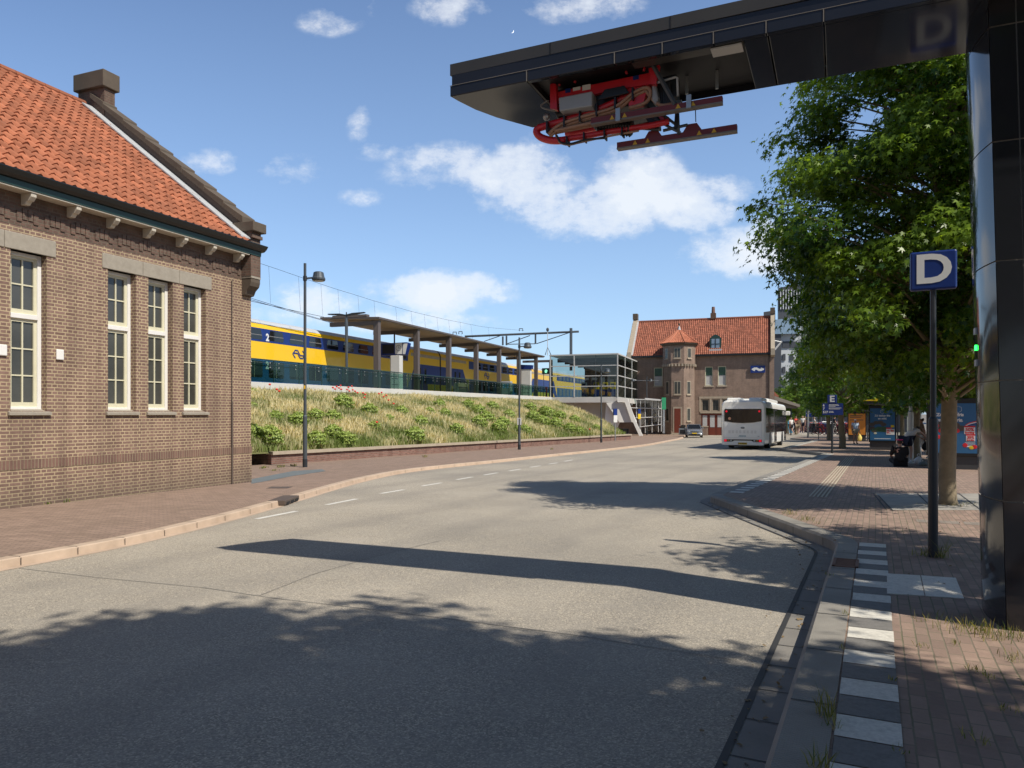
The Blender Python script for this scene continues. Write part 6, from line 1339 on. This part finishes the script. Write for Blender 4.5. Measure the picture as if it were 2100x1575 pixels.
MB().tube([(BW-.12,-.03,.3),(BW-.12,.02,.3)],.001,4).build('rear_sensor', M['black'], bus)
MB().box(-.9,.9,.4,LB-.5,.16,.32).build('underbody', M['black'], bus)

# ================================================================== cars
def car(lab, loc, rz, m, door_open=True):
    c = thing('parked_car',lab,'car',loc,rz)
    # front towards -y
    sec = [(-2.05,.72,.30,.62),(-1.98,.80,.24,.72),(-1.5,.86,.2,.88),(-.95,.87,.2,.98),(1.4,.87,.2,1.02),(1.9,.84,.22,.98),(2.05,.78,.3,.8)]
    V = []; n = 10
    for y,w_,z0,z1 in sec: V += [(x,y,z) for x,z in [(-w_+.08,z0),(w_-.08,z0),(w_,z0+.12),(w_,z1-.22),(w_-.05,z1-.08),(w_-.16,z1),(-w_+.16,z1),(-w_+.05,z1-.08),(-w_,z1-.22),(-w_,z0+.12)]]
    b = MB().add(V,[(i*n+k,i*n+(k+1)%n,(i+1)*n+(k+1)%n,(i+1)*n+k) for i in range(len(sec)-1) for k in range(n)]+[tuple(range(n)),tuple((len(sec)-1)*n+k for k in range(n))]).build('body', m, c, smooth=True, bevel=.02)
    cs = [(-1.0,.74,.96),(-.25,.62,1.42),(.9,.62,1.46),(1.75,.70,1.0)]; V = []
    for y,w_,z in cs: V += [(-w_,y,z),(w_,y,z)]
    V2 = V+[(-.78,-1.02,.93),(.78,-1.02,.93),(.78,1.8,.95),(-.78,1.8,.95)]
    MB().add(V2,[(0,1,3,2),(2,3,5,4),(4,5,7,6),(0,2,4,6,11,8),(1,9,10,7,5,3),(0,8,9,1),(6,7,10,11)]).build('cabin', m, c, bevel=.04)
    MB().quad((-.70,-.985,.985),(.70,-.985,.985),(.575,-.295,1.40),(-.575,-.295,1.40)).build('windscreen', M['busglass'], c).location.y = -.03
    for s in (-1,1):
        MB().prism([(-.85,1.0),(1.5,1.02),(.85,1.4),(-.2,1.38)],s*.78,s*.60,ax='x').build('side_window', M['busglass'], c)
        MB().box(*sorted((s*.82,s*1.0)),-.75,-.62,.96,1.1).build('mirror', m, c, bevel=.03)
        MB().prism([(s*.42,.60),(s*.75,.64),(s*.77,.80),(s*.62,.82),(s*.45,.72)],-2.06,-1.9).build('headlight', M['galv'], c, bevel=.02)
        for y in (-1.3,1.3):
            w_ = MB().tube([(s*.68,y,.31),(s*.87,y,.31)],.31,18).build('wheel', M['rubber'], c); MB().tube([(s*.85,y,.31),(s*.88,y,.31)],.2,12).build('rim', M['galv'], w_)
    MB().box(-.42,.42,-2.075,-2.0,.62,.70).build('grille', M['black'], c, bevel=.02); MB().box(-.6,.6,-2.07,-1.98,.28,.42).build('air_intake', M['black'], c, bevel=.02)
    MB().box(-.26,.26,-2.095,-2.075,.45,.56).build('number_plate', M['plate'], c)
    if door_open:
        d = MB().box(-1.62,-.86,-.68,-.60,.3,1.0).build('open_door', m, c, bevel=.03)
        MB().prism([(-1.55,1.0),(-.9,1.0),(-.9,1.36),(-1.35,1.36)],-.65,-.63).build('door_window', M['busglass'], d)
        MB().box(-1.5,-.95,-.705,-.69,.4,.85).build('door_lining', M['black'], d)
    return c
p = gp(1423,897,0); car('silver hatchback with its left door open in front of the station', p, R(-12), M['carsilver'])
p = gp(1893,876,.15); car('small blue car partly hidden between the mast and the shelter', (p.x,p.y,p.z), R(20), mat('car_blue',(.12,.2,.32),.3,coat=.4), False)

# ================================================================== people
J0 = dict(pel=(0,0,.53),spi=(0,.005,.63),che=(0,.0,.74),nek=(0,0,.835),hb=(0,.012,.875),hd=(0,.015,.935),
 shL=(-.105,0,.805),elL=(-.135,-.01,.645),wrL=(-.14,.05,.50),shR=(.105,0,.805),elR=(.135,-.01,.645),wrR=(.14,.05,.50),
 hiL=(-.05,0,.515),knL=(-.055,.015,.285),anL=(-.055,-.01,.05),toL=(-.06,.085,.02),hiR=(.05,0,.515),knR=(.055,.015,.285),anR=(.055,-.01,.05),toR=(.06,.085,.02))
E0 = [('pel','spi'),('spi','che'),('che','nek'),('nek','hb'),('hb','hd'),('che','shL'),('shL','elL'),('elL','wrL'),('che','shR'),('shR','elR'),('elR','wrR'),('pel','hiL'),('hiL','knL'),('knL','anL'),('anL','toL'),('pel','hiR'),('hiR','knR'),('knR','anR'),('anR','toR')]
RAD = dict(pel=.082,spi=.072,che=.083,nek=.032,hb=.045,hd=.058,sh=.042,el=.027,wr=.019,hi=.062,kn=.038,an=.025,to=.022)
def rad(k): return RAD.get(k) or RAD[k[:2]]
def skin_obj(name, V, E, Rr, m, parent, root=0):
    me = bpy.data.meshes.new('t'); me.from_pydata(V,E,[]); o = bpy.data.objects.new('t',me); C.objects.link(o)
    o.modifiers.new('s','SKIN'); sv = me.skin_vertices[0].data
    for i,r in enumerate(Rr): sv[i].radius = (r,r) if not isinstance(r,tuple) else r; sv[i].use_root = (i == root)
    ss = o.modifiers.new('d','SUBSURF'); ss.levels = 1; ss.render_levels = 1
    bpy.context.view_layer.update()
    nm = bpy.data.meshes.new_from_object(o.evaluated_get(bpy.context.evaluated_depsgraph_get())); bpy.data.objects.remove(o); bpy.data.meshes.remove(me)
    nm.name = name; nm.materials.clear(); return link_mesh(name, nm, m, parent, True)
def person(lab, loc, rz, h, pose=None, top='c_white', bot='c_navy', hair='hair_d', skin='skin', legs='long', hairlong=False, shoes='c_white', sleeve=.55, group=None, fat=1.22):
    J = {k:Vector(v) for k,v in J0.items()}
    for k,v in (pose or {}).items():
        if k != 'face': J[k] = Vector(v)
    o = thing('person',lab,'person',loc,rz,group)
    S = lambda v: tuple(v*h)
    ks = list(J); V = [S(J[k]) for k in ks]; E = [(ks.index(a),ks.index(b)) for a,b in E0]; Rr = [rad(k)*h*(.93) for k in ks]
    # hands: palm and five fingers
    for sd in 'LR':
        w_ = J['wr'+sd]; d = (w_-J['el'+sd]).normalized(); sidev = d.cross(Vector((0,1,.2))).normalized(); i0 = len(V); pal = w_+d*.04
        V.append(S(pal)); Rr.append(.019*h); E.append((ks.index('wr'+sd),i0))
        for f,(u,l) in enumerate(((-.018,.045),(-.006,.052),(.006,.05),(.017,.04))):
            V.append(S(pal+sidev*u+d*.022)); Rr.append(.006*h); E.append((i0,len(V)-1)); V.append(S(pal+sidev*u*1.2+d*(.022+l)+Vector((0,.012,0)))); Rr.append(.005*h); E.append((len(V)-2,len(V)-1))
        V.append(S(pal+Vector((0,.03,0))+d*.012)); Rr.append(.007*h); E.append((i0,len(V)-1))
    hd,hb = J['hd'],J['hb']; up = (hd-hb).normalized(); fw = Vector((0,1,0)) if not pose or 'face' not in pose else Vector(pose['face']); fw = (fw-up*fw.dot(up)).normalized()
    V.append(S(hd+fw*.062-up*.012)); Rr.append(.010*h); E.append((ks.index('hd'),len(V)-1))
    skin_obj('body',V,E,Rr,M[skin],o,ks.index('pel'))
    rt = up.cross(fw)
    mb = MB()
    for s in (-1,1): mb.ball(S(hd+fw*.052+rt*s*.021+up*.004),.007*h,6,4)
    mb.build('eyes',M['c_black'],o); mb = MB().ball(S(hd+fw*.055-up*.034),(.014*h,.006*h,.005*h),6,4); mb.build('mouth',M['redbrown'],o)
    mb = MB()
    for s in (-1,1): mb.ball(S(hd+rt*s*.058-up*.005),(.009*h,.013*h,.018*h),6,4)
    mb.build('ears',M[skin],o)
    def shell(name, keys, edges, m, k, trunc=None):
        J2 = dict(J); 
        if trunc:
            for a,b,f in trunc: J2[b] = J[a]+(J[b]-J[a])*f
        kk = keys; VV = [S(J2[q]) for q in kk]; skin_obj(name,VV,[(kk.index(a),kk.index(b)) for a,b in edges],[rad(q)*h*k for q in kk],M[m],o)
    shell('shirt',['pel','spi','che','nek','shL','elL','shR','elR'],[('pel','spi'),('spi','che'),('che','shL'),('shL','elL'),('che','shR'),('shR','elR')]+[('che','nek')],top,fat,[('shL','elL',sleeve),('shR','elR',sleeve),('che','nek',.7)])
    if legs == 'long': shell('trousers',['pel','hiL','knL','anL','hiR','knR','anR'],[('pel','hiL'),('hiL','knL'),('knL','anL'),('pel','hiR'),('hiR','knR'),('knR','anR')],bot,1.2)
    else: shell('shorts' if legs == 'short' else 'skirt',['pel','hiL','knL','hiR','knR'],[('pel','hiL'),('hiL','knL'),('pel','hiR'),('hiR','knR')],bot,1.25 if legs == 'short' else 1.45,[('hiL','knL',.72),('hiR','knR',.72)])
    hv = [S(hd+up*.022-fw*.012),S(hd-fw*.03-up*.005),S(hd-fw*.035-up*.05)]+([S(hd-fw*.05-up*.12)] if hairlong else []); skin_obj('hair',hv,[(i,i+1) for i in range(len(hv)-1)],[.061*h,.052*h,.035*h,.028*h][:len(hv)],M[hair],o)
    for sd in 'LR': skin_obj('shoe',[S(J['an'+sd]-Vector((0,.01,.022))),S(J['to'+sd]+Vector((0,.012,.0)))],[(0,1)],[.031*h,.027*h],M[shoes],o)
    return o
WALK = dict(knL=(-.055,.09,.29),anL=(-.055,.12,.05),toL=(-.06,.21,.03),knR=(.055,-.02,.285),anR=(.055,-.16,.08),toR=(.06,-.10,.02),elL=(-.14,-.07,.65),wrL=(-.14,-.07,.50),elR=(.14,.03,.65),wrR=(.14,.13,.53))
BEND = dict(pel=(0,-.08,.53),spi=(0,-.01,.605),che=(0,.085,.685),nek=(0,.185,.745),hb=(0,.215,.745),hd=(0,.262,.742),face=(0,.75,-.65),shL=(-.1,.135,.725),elL=(-.1,.29,.62),wrL=(-.07,.42,.545),shR=(.1,.135,.725),elR=(.1,.30,.63),wrR=(.07,.43,.55),hiL=(-.05,-.07,.51),hiR=(.05,-.07,.51),knL=(-.055,-.03,.27),knR=(.055,.0,.28),anL=(-.055,-.06,.05),anR=(.055,-.02,.05),toL=(-.06,.04,.02),toR=(.06,.08,.02))
p = gp(1866,946,.15); person('woman in pale blouse and navy skirt bending forward over her bags', (p.x-.02,p.y,p.z), -R(70), 1.66, BEND, 'c_flower','c_navy','hair_d','skin','skirt',shoes='c_white',sleeve=.45)
SIT = dict(pel=(0,0,.075),spi=(0,-.015,.17),che=(0,.0,.29),nek=(0,.03,.385),hb=(0,.045,.42),hd=(0,.06,.48),shL=(-.115,.015,.355),elL=(-.15,.08,.21),wrL=(-.09,.2,.16),shR=(.115,.015,.355),elR=(.15,.08,.21),wrR=(.09,.2,.16),hiL=(-.06,.02,.075),knL=(-.13,.24,.13),anL=(-.04,.3,.045),toL=(.02,.34,.02),hiR=(.06,.02,.075),knR=(.13,.24,.13),anR=(.04,.32,.045),toR=(-.02,.37,.02))
p = gp(1846,956.5,.15); sp_ = person('person in black with a pink hair band sitting on the paving, seen from behind', p, -R(15), 1.72, SIT, 'c_black','c_black','hair_d','skin','long',shoes='c_black',sleeve=.95,fat=1.4)
h = 1.72; MB().tube([(.055*h*math.cos(a)*1.02,.06*h-.01+.05*h*math.sin(a),.525*h) for a in np.linspace(0,2*PI,14)],.011*h,6).build('hair_band', M['c_pink'], sp_)
p = gp(1754,910,.15); mn = person('man in light blue shirt and khaki shorts standing by the orange poster', p, R(175), 1.76, None, 'c_blue','c_khaki','hair_g','skin_d','short',shoes='c_brown')
p = gp(1890,941,.15); person('person in pale trousers half hidden behind the poster shelter', p, R(60), 1.72, WALK, 'c_brown','c_flower','hair_d','skin_d','long')
p = gp(1768,903,.15); o = person('seated person in red top in the orange poster shelter', (p.x,p.y,p.z), R(160), 1.66, dict(pel=(0,-.1,.27),spi=(0,-.11,.37),che=(0,-.1,.49),nek=(0,-.09,.59),hb=(0,-.07,.63),hd=(0,-.06,.69),shL=(-.105,-.1,.56),elL=(-.13,-.05,.42),wrL=(-.08,.1,.35),shR=(.105,-.1,.56),elR=(.13,-.05,.42),wrR=(.08,.1,.35),hiL=(-.05,-.08,.27),knL=(-.06,.17,.28),anL=(-.06,.17,.05),toL=(-.06,.26,.02),hiR=(.05,-.08,.27),knR=(.06,.17,.28),anR=(.06,.17,.05),toR=(.06,.26,.02)), 'c_red','c_blue','hair_b','skin','long')
far = [(1622,891,70,1.66,'woman in white top and black shorts walking left of the other pedestrians','c_white','c_black','hair_b','short',20,True),(1632,886,78,1.72,'pedestrian in a bright red shirt beyond the bus','c_red','c_navy','hair_d','long',200,False),(1637,891,71,1.64,'woman in brown top and beige skirt crossing beyond the bus','c_brown','c_khaki','hair_d','skirt',-30,True),(1646,887,76,1.78,'pedestrian in white shirt and dark shorts right of the woman in brown','c_white','c_navy','hair_b','short',150,False),(1670,889,73,1.68,'grey-haired pedestrian in pale jacket carrying a dark backpack by the F sign','c_white','c_navy','hair_g','long',70,False),(1711,888,74,1.7,'cyclist in grey top standing among the racked bicycles','c_navy','c_flower','hair_d','long',-100,False),(1651,884,84,1.75,'pedestrian in dark clothes farthest back by the dark block','c_black','c_black','hair_d','long',180,False)]
for px,py,Y,h,lab,t,b,hr,lg,rz,hl in far:
    p = pt(px,py,Y); person(lab,(p.x,p.y,p.z),R(rz),h,WALK if rz != 150 else None,t,b,hr,'skin',lg,hl)
bp = gp(1668,889,.15)
# bags and shopping on the paving
def bag(px,py,r,lab,m,sc,rz=0):
    p = gp(px,py,.15); o = thing('carrier_bag',lab,'bag',(p.x,p.y,p.z),rz); rng = np.random.default_rng(int(px)); V=[];F_=[]
    nn,mm = 12,7
    for i in range(mm+1):
        t = i/mm; rr = math.sin(PI*min(1,t*.9+.12))**.7*(1-.45*t)
        for k in range(nn): a = 2*PI*k/nn; q = rr*(1+.18*rng.normal()*.6); V.append((sc[0]*q*math.cos(a),sc[1]*q*math.sin(a),sc[2]*t))
    for i in range(mm):
        for k in range(nn): F_.append((i*nn+k,i*nn+(k+1)%nn,(i+1)*nn+(k+1)%nn,(i+1)*nn+k))
    MB().add(V,F_+[tuple(range(nn))[::-1],tuple(mm*nn+k for k in range(nn))]).build('sack', m, o, smooth=True)
    MB().tube([(sc[0]*.25*math.cos(a),0,sc[2]+.1*math.sin(a)-.02) for a in np.linspace(0,PI,9)],.012,5).build('handle', m, o)
    return o
bag(1884,952,0,'crumpled white plastic shopping bag standing on the paving','' or M['c_white'],(.19,.14,.3)); bag(1893,955,0,'low grey-green bag lying right of the white shopping bag',mat('bag_grey',(.25,.27,.24),.7),(.2,.15,.16)); bag(1867.5,953,0,'small white and blue bag beside the sitting person',M['c_white'],(.13,.1,.15))
p = gp(1898,946,.15); o = bag(1898,946,0,'black shoulder bag held out by the bending woman',M['c_black'],(.17,.12,.36)); o.location.z += .42
p = gp(1763,908,.15); o = bag(1763,908,0,'pale yellow shopping bag held by the man in the blue shirt',M['c_yellow'],(.19,.12,.55)); o.location.z += .12
# ================================================================== bicycles
def bike_mesh(m, seed):
    mb = MB(); w_ = .34
    for y in (-.52,.52): mb.tube([(0,y+w_*math.cos(a),w_+w_*math.sin(a)) for a in np.linspace(0,2*PI,19)],.024,5,False)
    for a,b in (((0,-.52,w_),(0,-.05,.28)),((0,-.05,.28),(0,-.2,.92)),((0,-.05,.28),(0,.36,.8)),((0,-.17,.8),(0,.36,.84)),((0,.36,.95),(0,.52,w_)),((0,-.52,w_),(0,-.18,.78)),((0,.36,.8),(0,.32,1.05)),((-.3,.2,1.06),(.3,.2,1.06)),((-.26,.28,1.06),(0,.32,1.05)),((0,-.62,.72),(0,-.25,.72))): mb.tube([a,b],.022,5)
    mb.box(-.08,.08,-.33,-.08,.92,.98).box(-.1,.1,-.75,-.3,.68,.74); me = mb.mesh('bicycle'); me.materials.append(m); return me
bm_ = [bike_mesh(M[k],i) for i,k in enumerate(('black','steel_d','c_red','steel','redbrown','signblue','galv','black'))]
cnt = 0
for row in range(6):
    Yr = 72+row*3.6
    for k in range(15):
        px = 1656+k*6.6+random.uniform(-2,2)-row*.8
        if row < 2 and px < 1668: continue
        if px > 1760: continue
        p = pt(px,891-row*1.6,Yr); o = bpy.data.objects.new('parked_bicycle',bm_[random.randrange(8)]); C.objects.link(o); o.location = p; o.rotation_euler = (random.uniform(-.08,.08),0,random.uniform(-.5,.5)+R(20)); cnt += 1
        setp(o,'bicycle packed in the crowded racks beyond the bus stop','bicycle','bicycles in the racks')

# ================================================================== trees
def make_tree(name, lab, loc, prof, zb, n_cl, per, ls, seed, m, tr0=.16, shape='star', group=None, cl_r=.5, rz=0, bark=None, ex=1.0):
    rng = np.random.default_rng(seed); o = thing(name,lab,'tree',loc,rz,group)
    zs = np.array([p[0] for p in prof]); rs = np.array([p[1] for p in prof]); zt_ = zs.max()
    mb = MB(); wig = lambda z: Vector((.06*math.sin(z*1.3+seed),.06*math.cos(z*1.1+seed*2),0))
    tp = [Vector((0,0,-.15)),Vector((0,0,.12))]+[wig(z)+Vector((0,0,z)) for z in np.linspace(.5,zt_*.93,12)]
    mb.tube(tp,[tr0*1.45,tr0*1.12]+[tr0*(1-.88*(i/11))+.012 for i in range(12)],12)
    cen = []; w_ = rs/rs.sum()
    while len(cen) < n_cl:
        z = rng.uniform(zs.min(),zt_); r = np.interp(z,zs,rs)
        if rng.random() > (r/rs.max())**1.0+.12: continue
        a = rng.uniform(0,2*PI); lobes = 1+.16*math.sin(3*a+z*1.1+seed)+.12*math.sin(5*a-z*1.9)
        f = rng.uniform(.15,.55) if rng.random() < .22 else rng.uniform(.6,1.0)
        cen.append((r*f*lobes*math.cos(a)*ex, r*f*lobes*math.sin(a), z+rng.uniform(-.15,.15), f))
    cen = np.array(cen)
    for i in range(0,n_cl,2):
        x,y,z,f = cen[i]; z0 = max(zb*.95, z-.35*math.hypot(x,y)-.25); p0 = wig(z0)+Vector((0,0,z0)); p2 = Vector((x,y,z)); p1 = p0.lerp(p2,.55)+Vector((0,0,.12*math.hypot(x,y)-.05)); r0 = .012+.018*min(1,math.hypot(x,y)/2)*tr0/.14
        mb.tube([p0,p0.lerp(p1,.5)+Vector((0,0,.03)),p1,p2],[r0*1.5,r0,r0*.7,r0*.3],5,False)
    mb.build('trunk', bark or M['bark'], o, smooth=True)
    n = n_cl*per; ci = np.repeat(np.arange(n_cl),per); c = cen[ci,:3]; out = c.copy(); out[:,2] = (c[:,2]-zs.mean())*.35; out /= np.linalg.norm(out,axis=1)[:,None]+1e-6
    d = rng.normal(0,1,(n,3)); d /= np.linalg.norm(d,axis=1)[:,None]; rr = rng.random(n)**.45*cl_r*rng.uniform(.65,1.25,n_cl)[ci]
    off = d*rr[:,None]*np.array([1.1,1.1,.62]); P = c+off+out*(rng.random(n)**2*cl_r*.55)[:,None]; P[:,2] -= (rr*.25)
    Nn = out*.55+np.array([0,0,.75])+d*.35; tip = out*.8+d*.5+np.array([0,0,-.45])
    cb = rng.normal(0,.18,n_cl)[ci]; tint = np.clip(.38+cb+.45*(off[:,2]/cl_r)+.15*(cen[ci,3]-.6)+rng.normal(0,.15,n),0,1)  # lit leaves painted in: lighter atop each clump and towards the crown's outside
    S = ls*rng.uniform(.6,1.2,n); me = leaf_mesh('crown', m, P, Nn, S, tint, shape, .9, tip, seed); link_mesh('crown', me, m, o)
    return o
p = gp(1944,1034,.15)
prof1 = [(2.35,1.2),(2.8,2.3),(3.3,2.7),(4.0,2.95),(4.7,3.2),(5.3,3.15),(6.0,2.85),(7.0,2.55),(8.0,2.2),(9.0,1.65),(10.0,.95),(10.8,.3)]
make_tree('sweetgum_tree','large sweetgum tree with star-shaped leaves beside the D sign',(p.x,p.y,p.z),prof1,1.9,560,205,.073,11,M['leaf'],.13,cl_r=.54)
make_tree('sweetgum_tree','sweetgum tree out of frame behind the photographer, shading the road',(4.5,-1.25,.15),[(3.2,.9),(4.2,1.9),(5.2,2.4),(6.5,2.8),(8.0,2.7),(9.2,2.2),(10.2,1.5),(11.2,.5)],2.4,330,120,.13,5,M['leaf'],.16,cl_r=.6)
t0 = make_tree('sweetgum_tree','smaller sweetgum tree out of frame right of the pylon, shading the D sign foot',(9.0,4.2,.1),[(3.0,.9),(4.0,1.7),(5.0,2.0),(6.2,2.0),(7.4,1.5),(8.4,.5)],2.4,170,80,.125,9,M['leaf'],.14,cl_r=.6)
for x,y,rz,lab in ((.6,-9.8,1.3,'sweetgum tree behind the photographer, mirrored in the black pylon end'),(-4.6,-20,2.6,'farthest sweetgum tree down the road behind the photographer')):
    t = copy_tree(t0); t.location = (x,y,.3); t.rotation_euler = (0,0,rz); t.scale = (1.25,1.25,1.25); t['label'] = lab
profF = [(2.4,1.2),(3.0,2.3),(4.0,2.8),(5.2,2.9),(6.4,2.5),(7.6,1.7),(8.6,.8),(9.2,.2)]
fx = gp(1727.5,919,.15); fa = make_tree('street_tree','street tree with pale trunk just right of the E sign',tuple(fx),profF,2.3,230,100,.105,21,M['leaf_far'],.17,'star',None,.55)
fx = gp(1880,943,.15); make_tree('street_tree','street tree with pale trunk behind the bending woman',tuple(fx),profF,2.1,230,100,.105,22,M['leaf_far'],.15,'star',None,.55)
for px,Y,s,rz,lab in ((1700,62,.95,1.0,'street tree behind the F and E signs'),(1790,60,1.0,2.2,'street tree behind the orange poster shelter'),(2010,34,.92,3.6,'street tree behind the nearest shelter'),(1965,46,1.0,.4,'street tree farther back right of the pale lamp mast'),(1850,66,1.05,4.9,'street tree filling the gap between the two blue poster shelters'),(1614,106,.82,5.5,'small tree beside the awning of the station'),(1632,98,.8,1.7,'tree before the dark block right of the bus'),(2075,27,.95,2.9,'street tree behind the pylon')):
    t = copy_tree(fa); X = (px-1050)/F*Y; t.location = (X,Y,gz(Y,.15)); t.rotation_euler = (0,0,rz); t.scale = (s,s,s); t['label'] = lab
# ================================================================== weeds and small litter
def weeds(pts, name, H0):
    P=[];Hh=[];T=[]
    for x,y,n,sp,h in pts:
        c = gp(x,y,.148)
        for k in range(n): a = NR.uniform(0,2*PI); r = sp*NR.random()**.7; P.append((c.x+r*math.cos(a),c.y+r*math.sin(a)*1.3,c.z)); Hh.append(h*NR.uniform(.4,1.1)); T.append(np.clip(NR.normal(.35,.3),0,1))
    P = np.array(P); n = len(P); return setp(blades(name, M['weed'], P, np.array(Hh), NR.uniform(.0012,.003,n), np.array(T), .8, NR.uniform(.5,1.0,n)), kind='stuff')
weeds([(1915,1142,60,.12,.14),(1935,1143,34,.05,.24),(1890,1140,30,.1,.1),(1960,1290,40,.16,.09),(2010,1300,60,.16,.12),(2050,1305,50,.15,.1),(2090,1310,40,.12,.08),(1920,1270,30,.2,.06),(1694,1468,45,.05,.16),(1706,1490,16,.05,.06),(1675,1575,30,.06,.1),(1890,1327,16,.04,.035),(1955,1320,14,.05,.04),(2075,1350,30,.08,.06),(2000,1375,20,.05,.04),(1830,1395,10,.03,.03),(2030,1390,16,.05,.03),(1960,1036,60,.25,.05),(1990,1034,40,.2,.06),(1905,1036,20,.2,.05),(1620,1055,50,.12,.1),(1655,1067,50,.12,.1),(1673,1074,14,.06,.05),(1700,1180,14,.04,.05),(1735,1260,12,.03,.04),(1726,1330,10,.02,.04),(2005,1520,24,.06,.05),(2070,1460,18,.05,.04),(1850,1540,10,.04,.03),(1990,945,30,.3,.08)], 'weeds', .1)
def weeds_left(pts):
    P=[];Hh=[];T=[]
    for x,y,n,sp,h in pts:
        c = gp(x,y,.1)
        for k in range(n): a = NR.uniform(0,2*PI); r = sp*NR.random()**.7; P.append((c.x+r*math.cos(a)*.5+.03,c.y+r*math.sin(a),c.z)); Hh.append(h*NR.uniform(.4,1.1)); T.append(np.clip(NR.normal(.3,.25),0,1))
    n = len(P); return setp(blades('weeds', M['weed'], np.array(P), np.array(Hh), NR.uniform(.004,.012,n), np.array(T), .7, NR.uniform(.6,1.4,n)), kind='stuff')
weeds_left([(408,994,60,.1,.45),(472,986,60,.15,.35),(486,985,40,.1,.3),(370,1000,20,.1,.1),(132,1030,14,.1,.08),(95,1034,14,.1,.06),(540,960,40,.3,.08),(575,958,40,.3,.1),(600,956,40,.2,.1),(560,965,30,.3,.06),(870,938,20,.2,.15),(1130,922,16,.2,.15)])
# dry leaves and grit blown along the kerb and joints
LP_ = []
for k in range(420):
    q = NR.random()
    if q < .45: t_ = NR.uniform(5,19.3); p_ = P0+(A-P0).normalized()*t_; n_ = Vector((.895,-.445)); u_ = -.02-abs(NR.normal(0,.22)); LP_.append((p_.x+n_.x*u_,p_.y+n_.y*u_,gz(p_.y,.012)))
    elif q < .7: t_ = NR.uniform(0,1); p_ = A.lerp(B_,t_); LP_.append((p_.x-abs(NR.normal(0,.2))-.02,p_.y,gz(p_.y,.012)))
    else: x_ = NR.uniform(2.2,6.5); y_ = NR.uniform(3,14); LP_.append((x_+y_*.12,y_,gz(y_,.156)))
LP_ = np.array(LP_); lit_ = leaf_mesh('leaf_litter', mat('dry_leaf',(.22,.15,.07),.8,var=.4,scale=30), LP_, np.tile(np.array([0,0,2.0]),(len(LP_),1)), NR.uniform(.006,.02,len(LP_)), NR.random(len(LP_)), 'hex')
setp(link_mesh('leaf_litter', lit_, None), kind='stuff')
# pale crescent moon in the day sky
mo_ = thing('crescent_moon','tiny pale crescent moon high in the blue sky left of the arm','moon',(0,0,0)); Cn = pt(1050,64,2000); r_ = 5.2; mb = MB(); pts = []
for k in range(13): a = -PI/2+PI*k/12; pts.append((r_*math.cos(a),r_*math.sin(a)))
for k in range(1,12): a = PI/2-PI*k/12; pts.append((r_*.62*math.cos(a),r_*math.sin(a)))
ca,sa = math.cos(-.6),math.sin(-.6); mb.quad(*[(Cn.x+x*ca-z*sa,Cn.y,Cn.z+x*sa+z*ca) for x,z in pts]); mb.build('lit_limb', emit('moon_white',(.9,.93,1),.9), mo_)
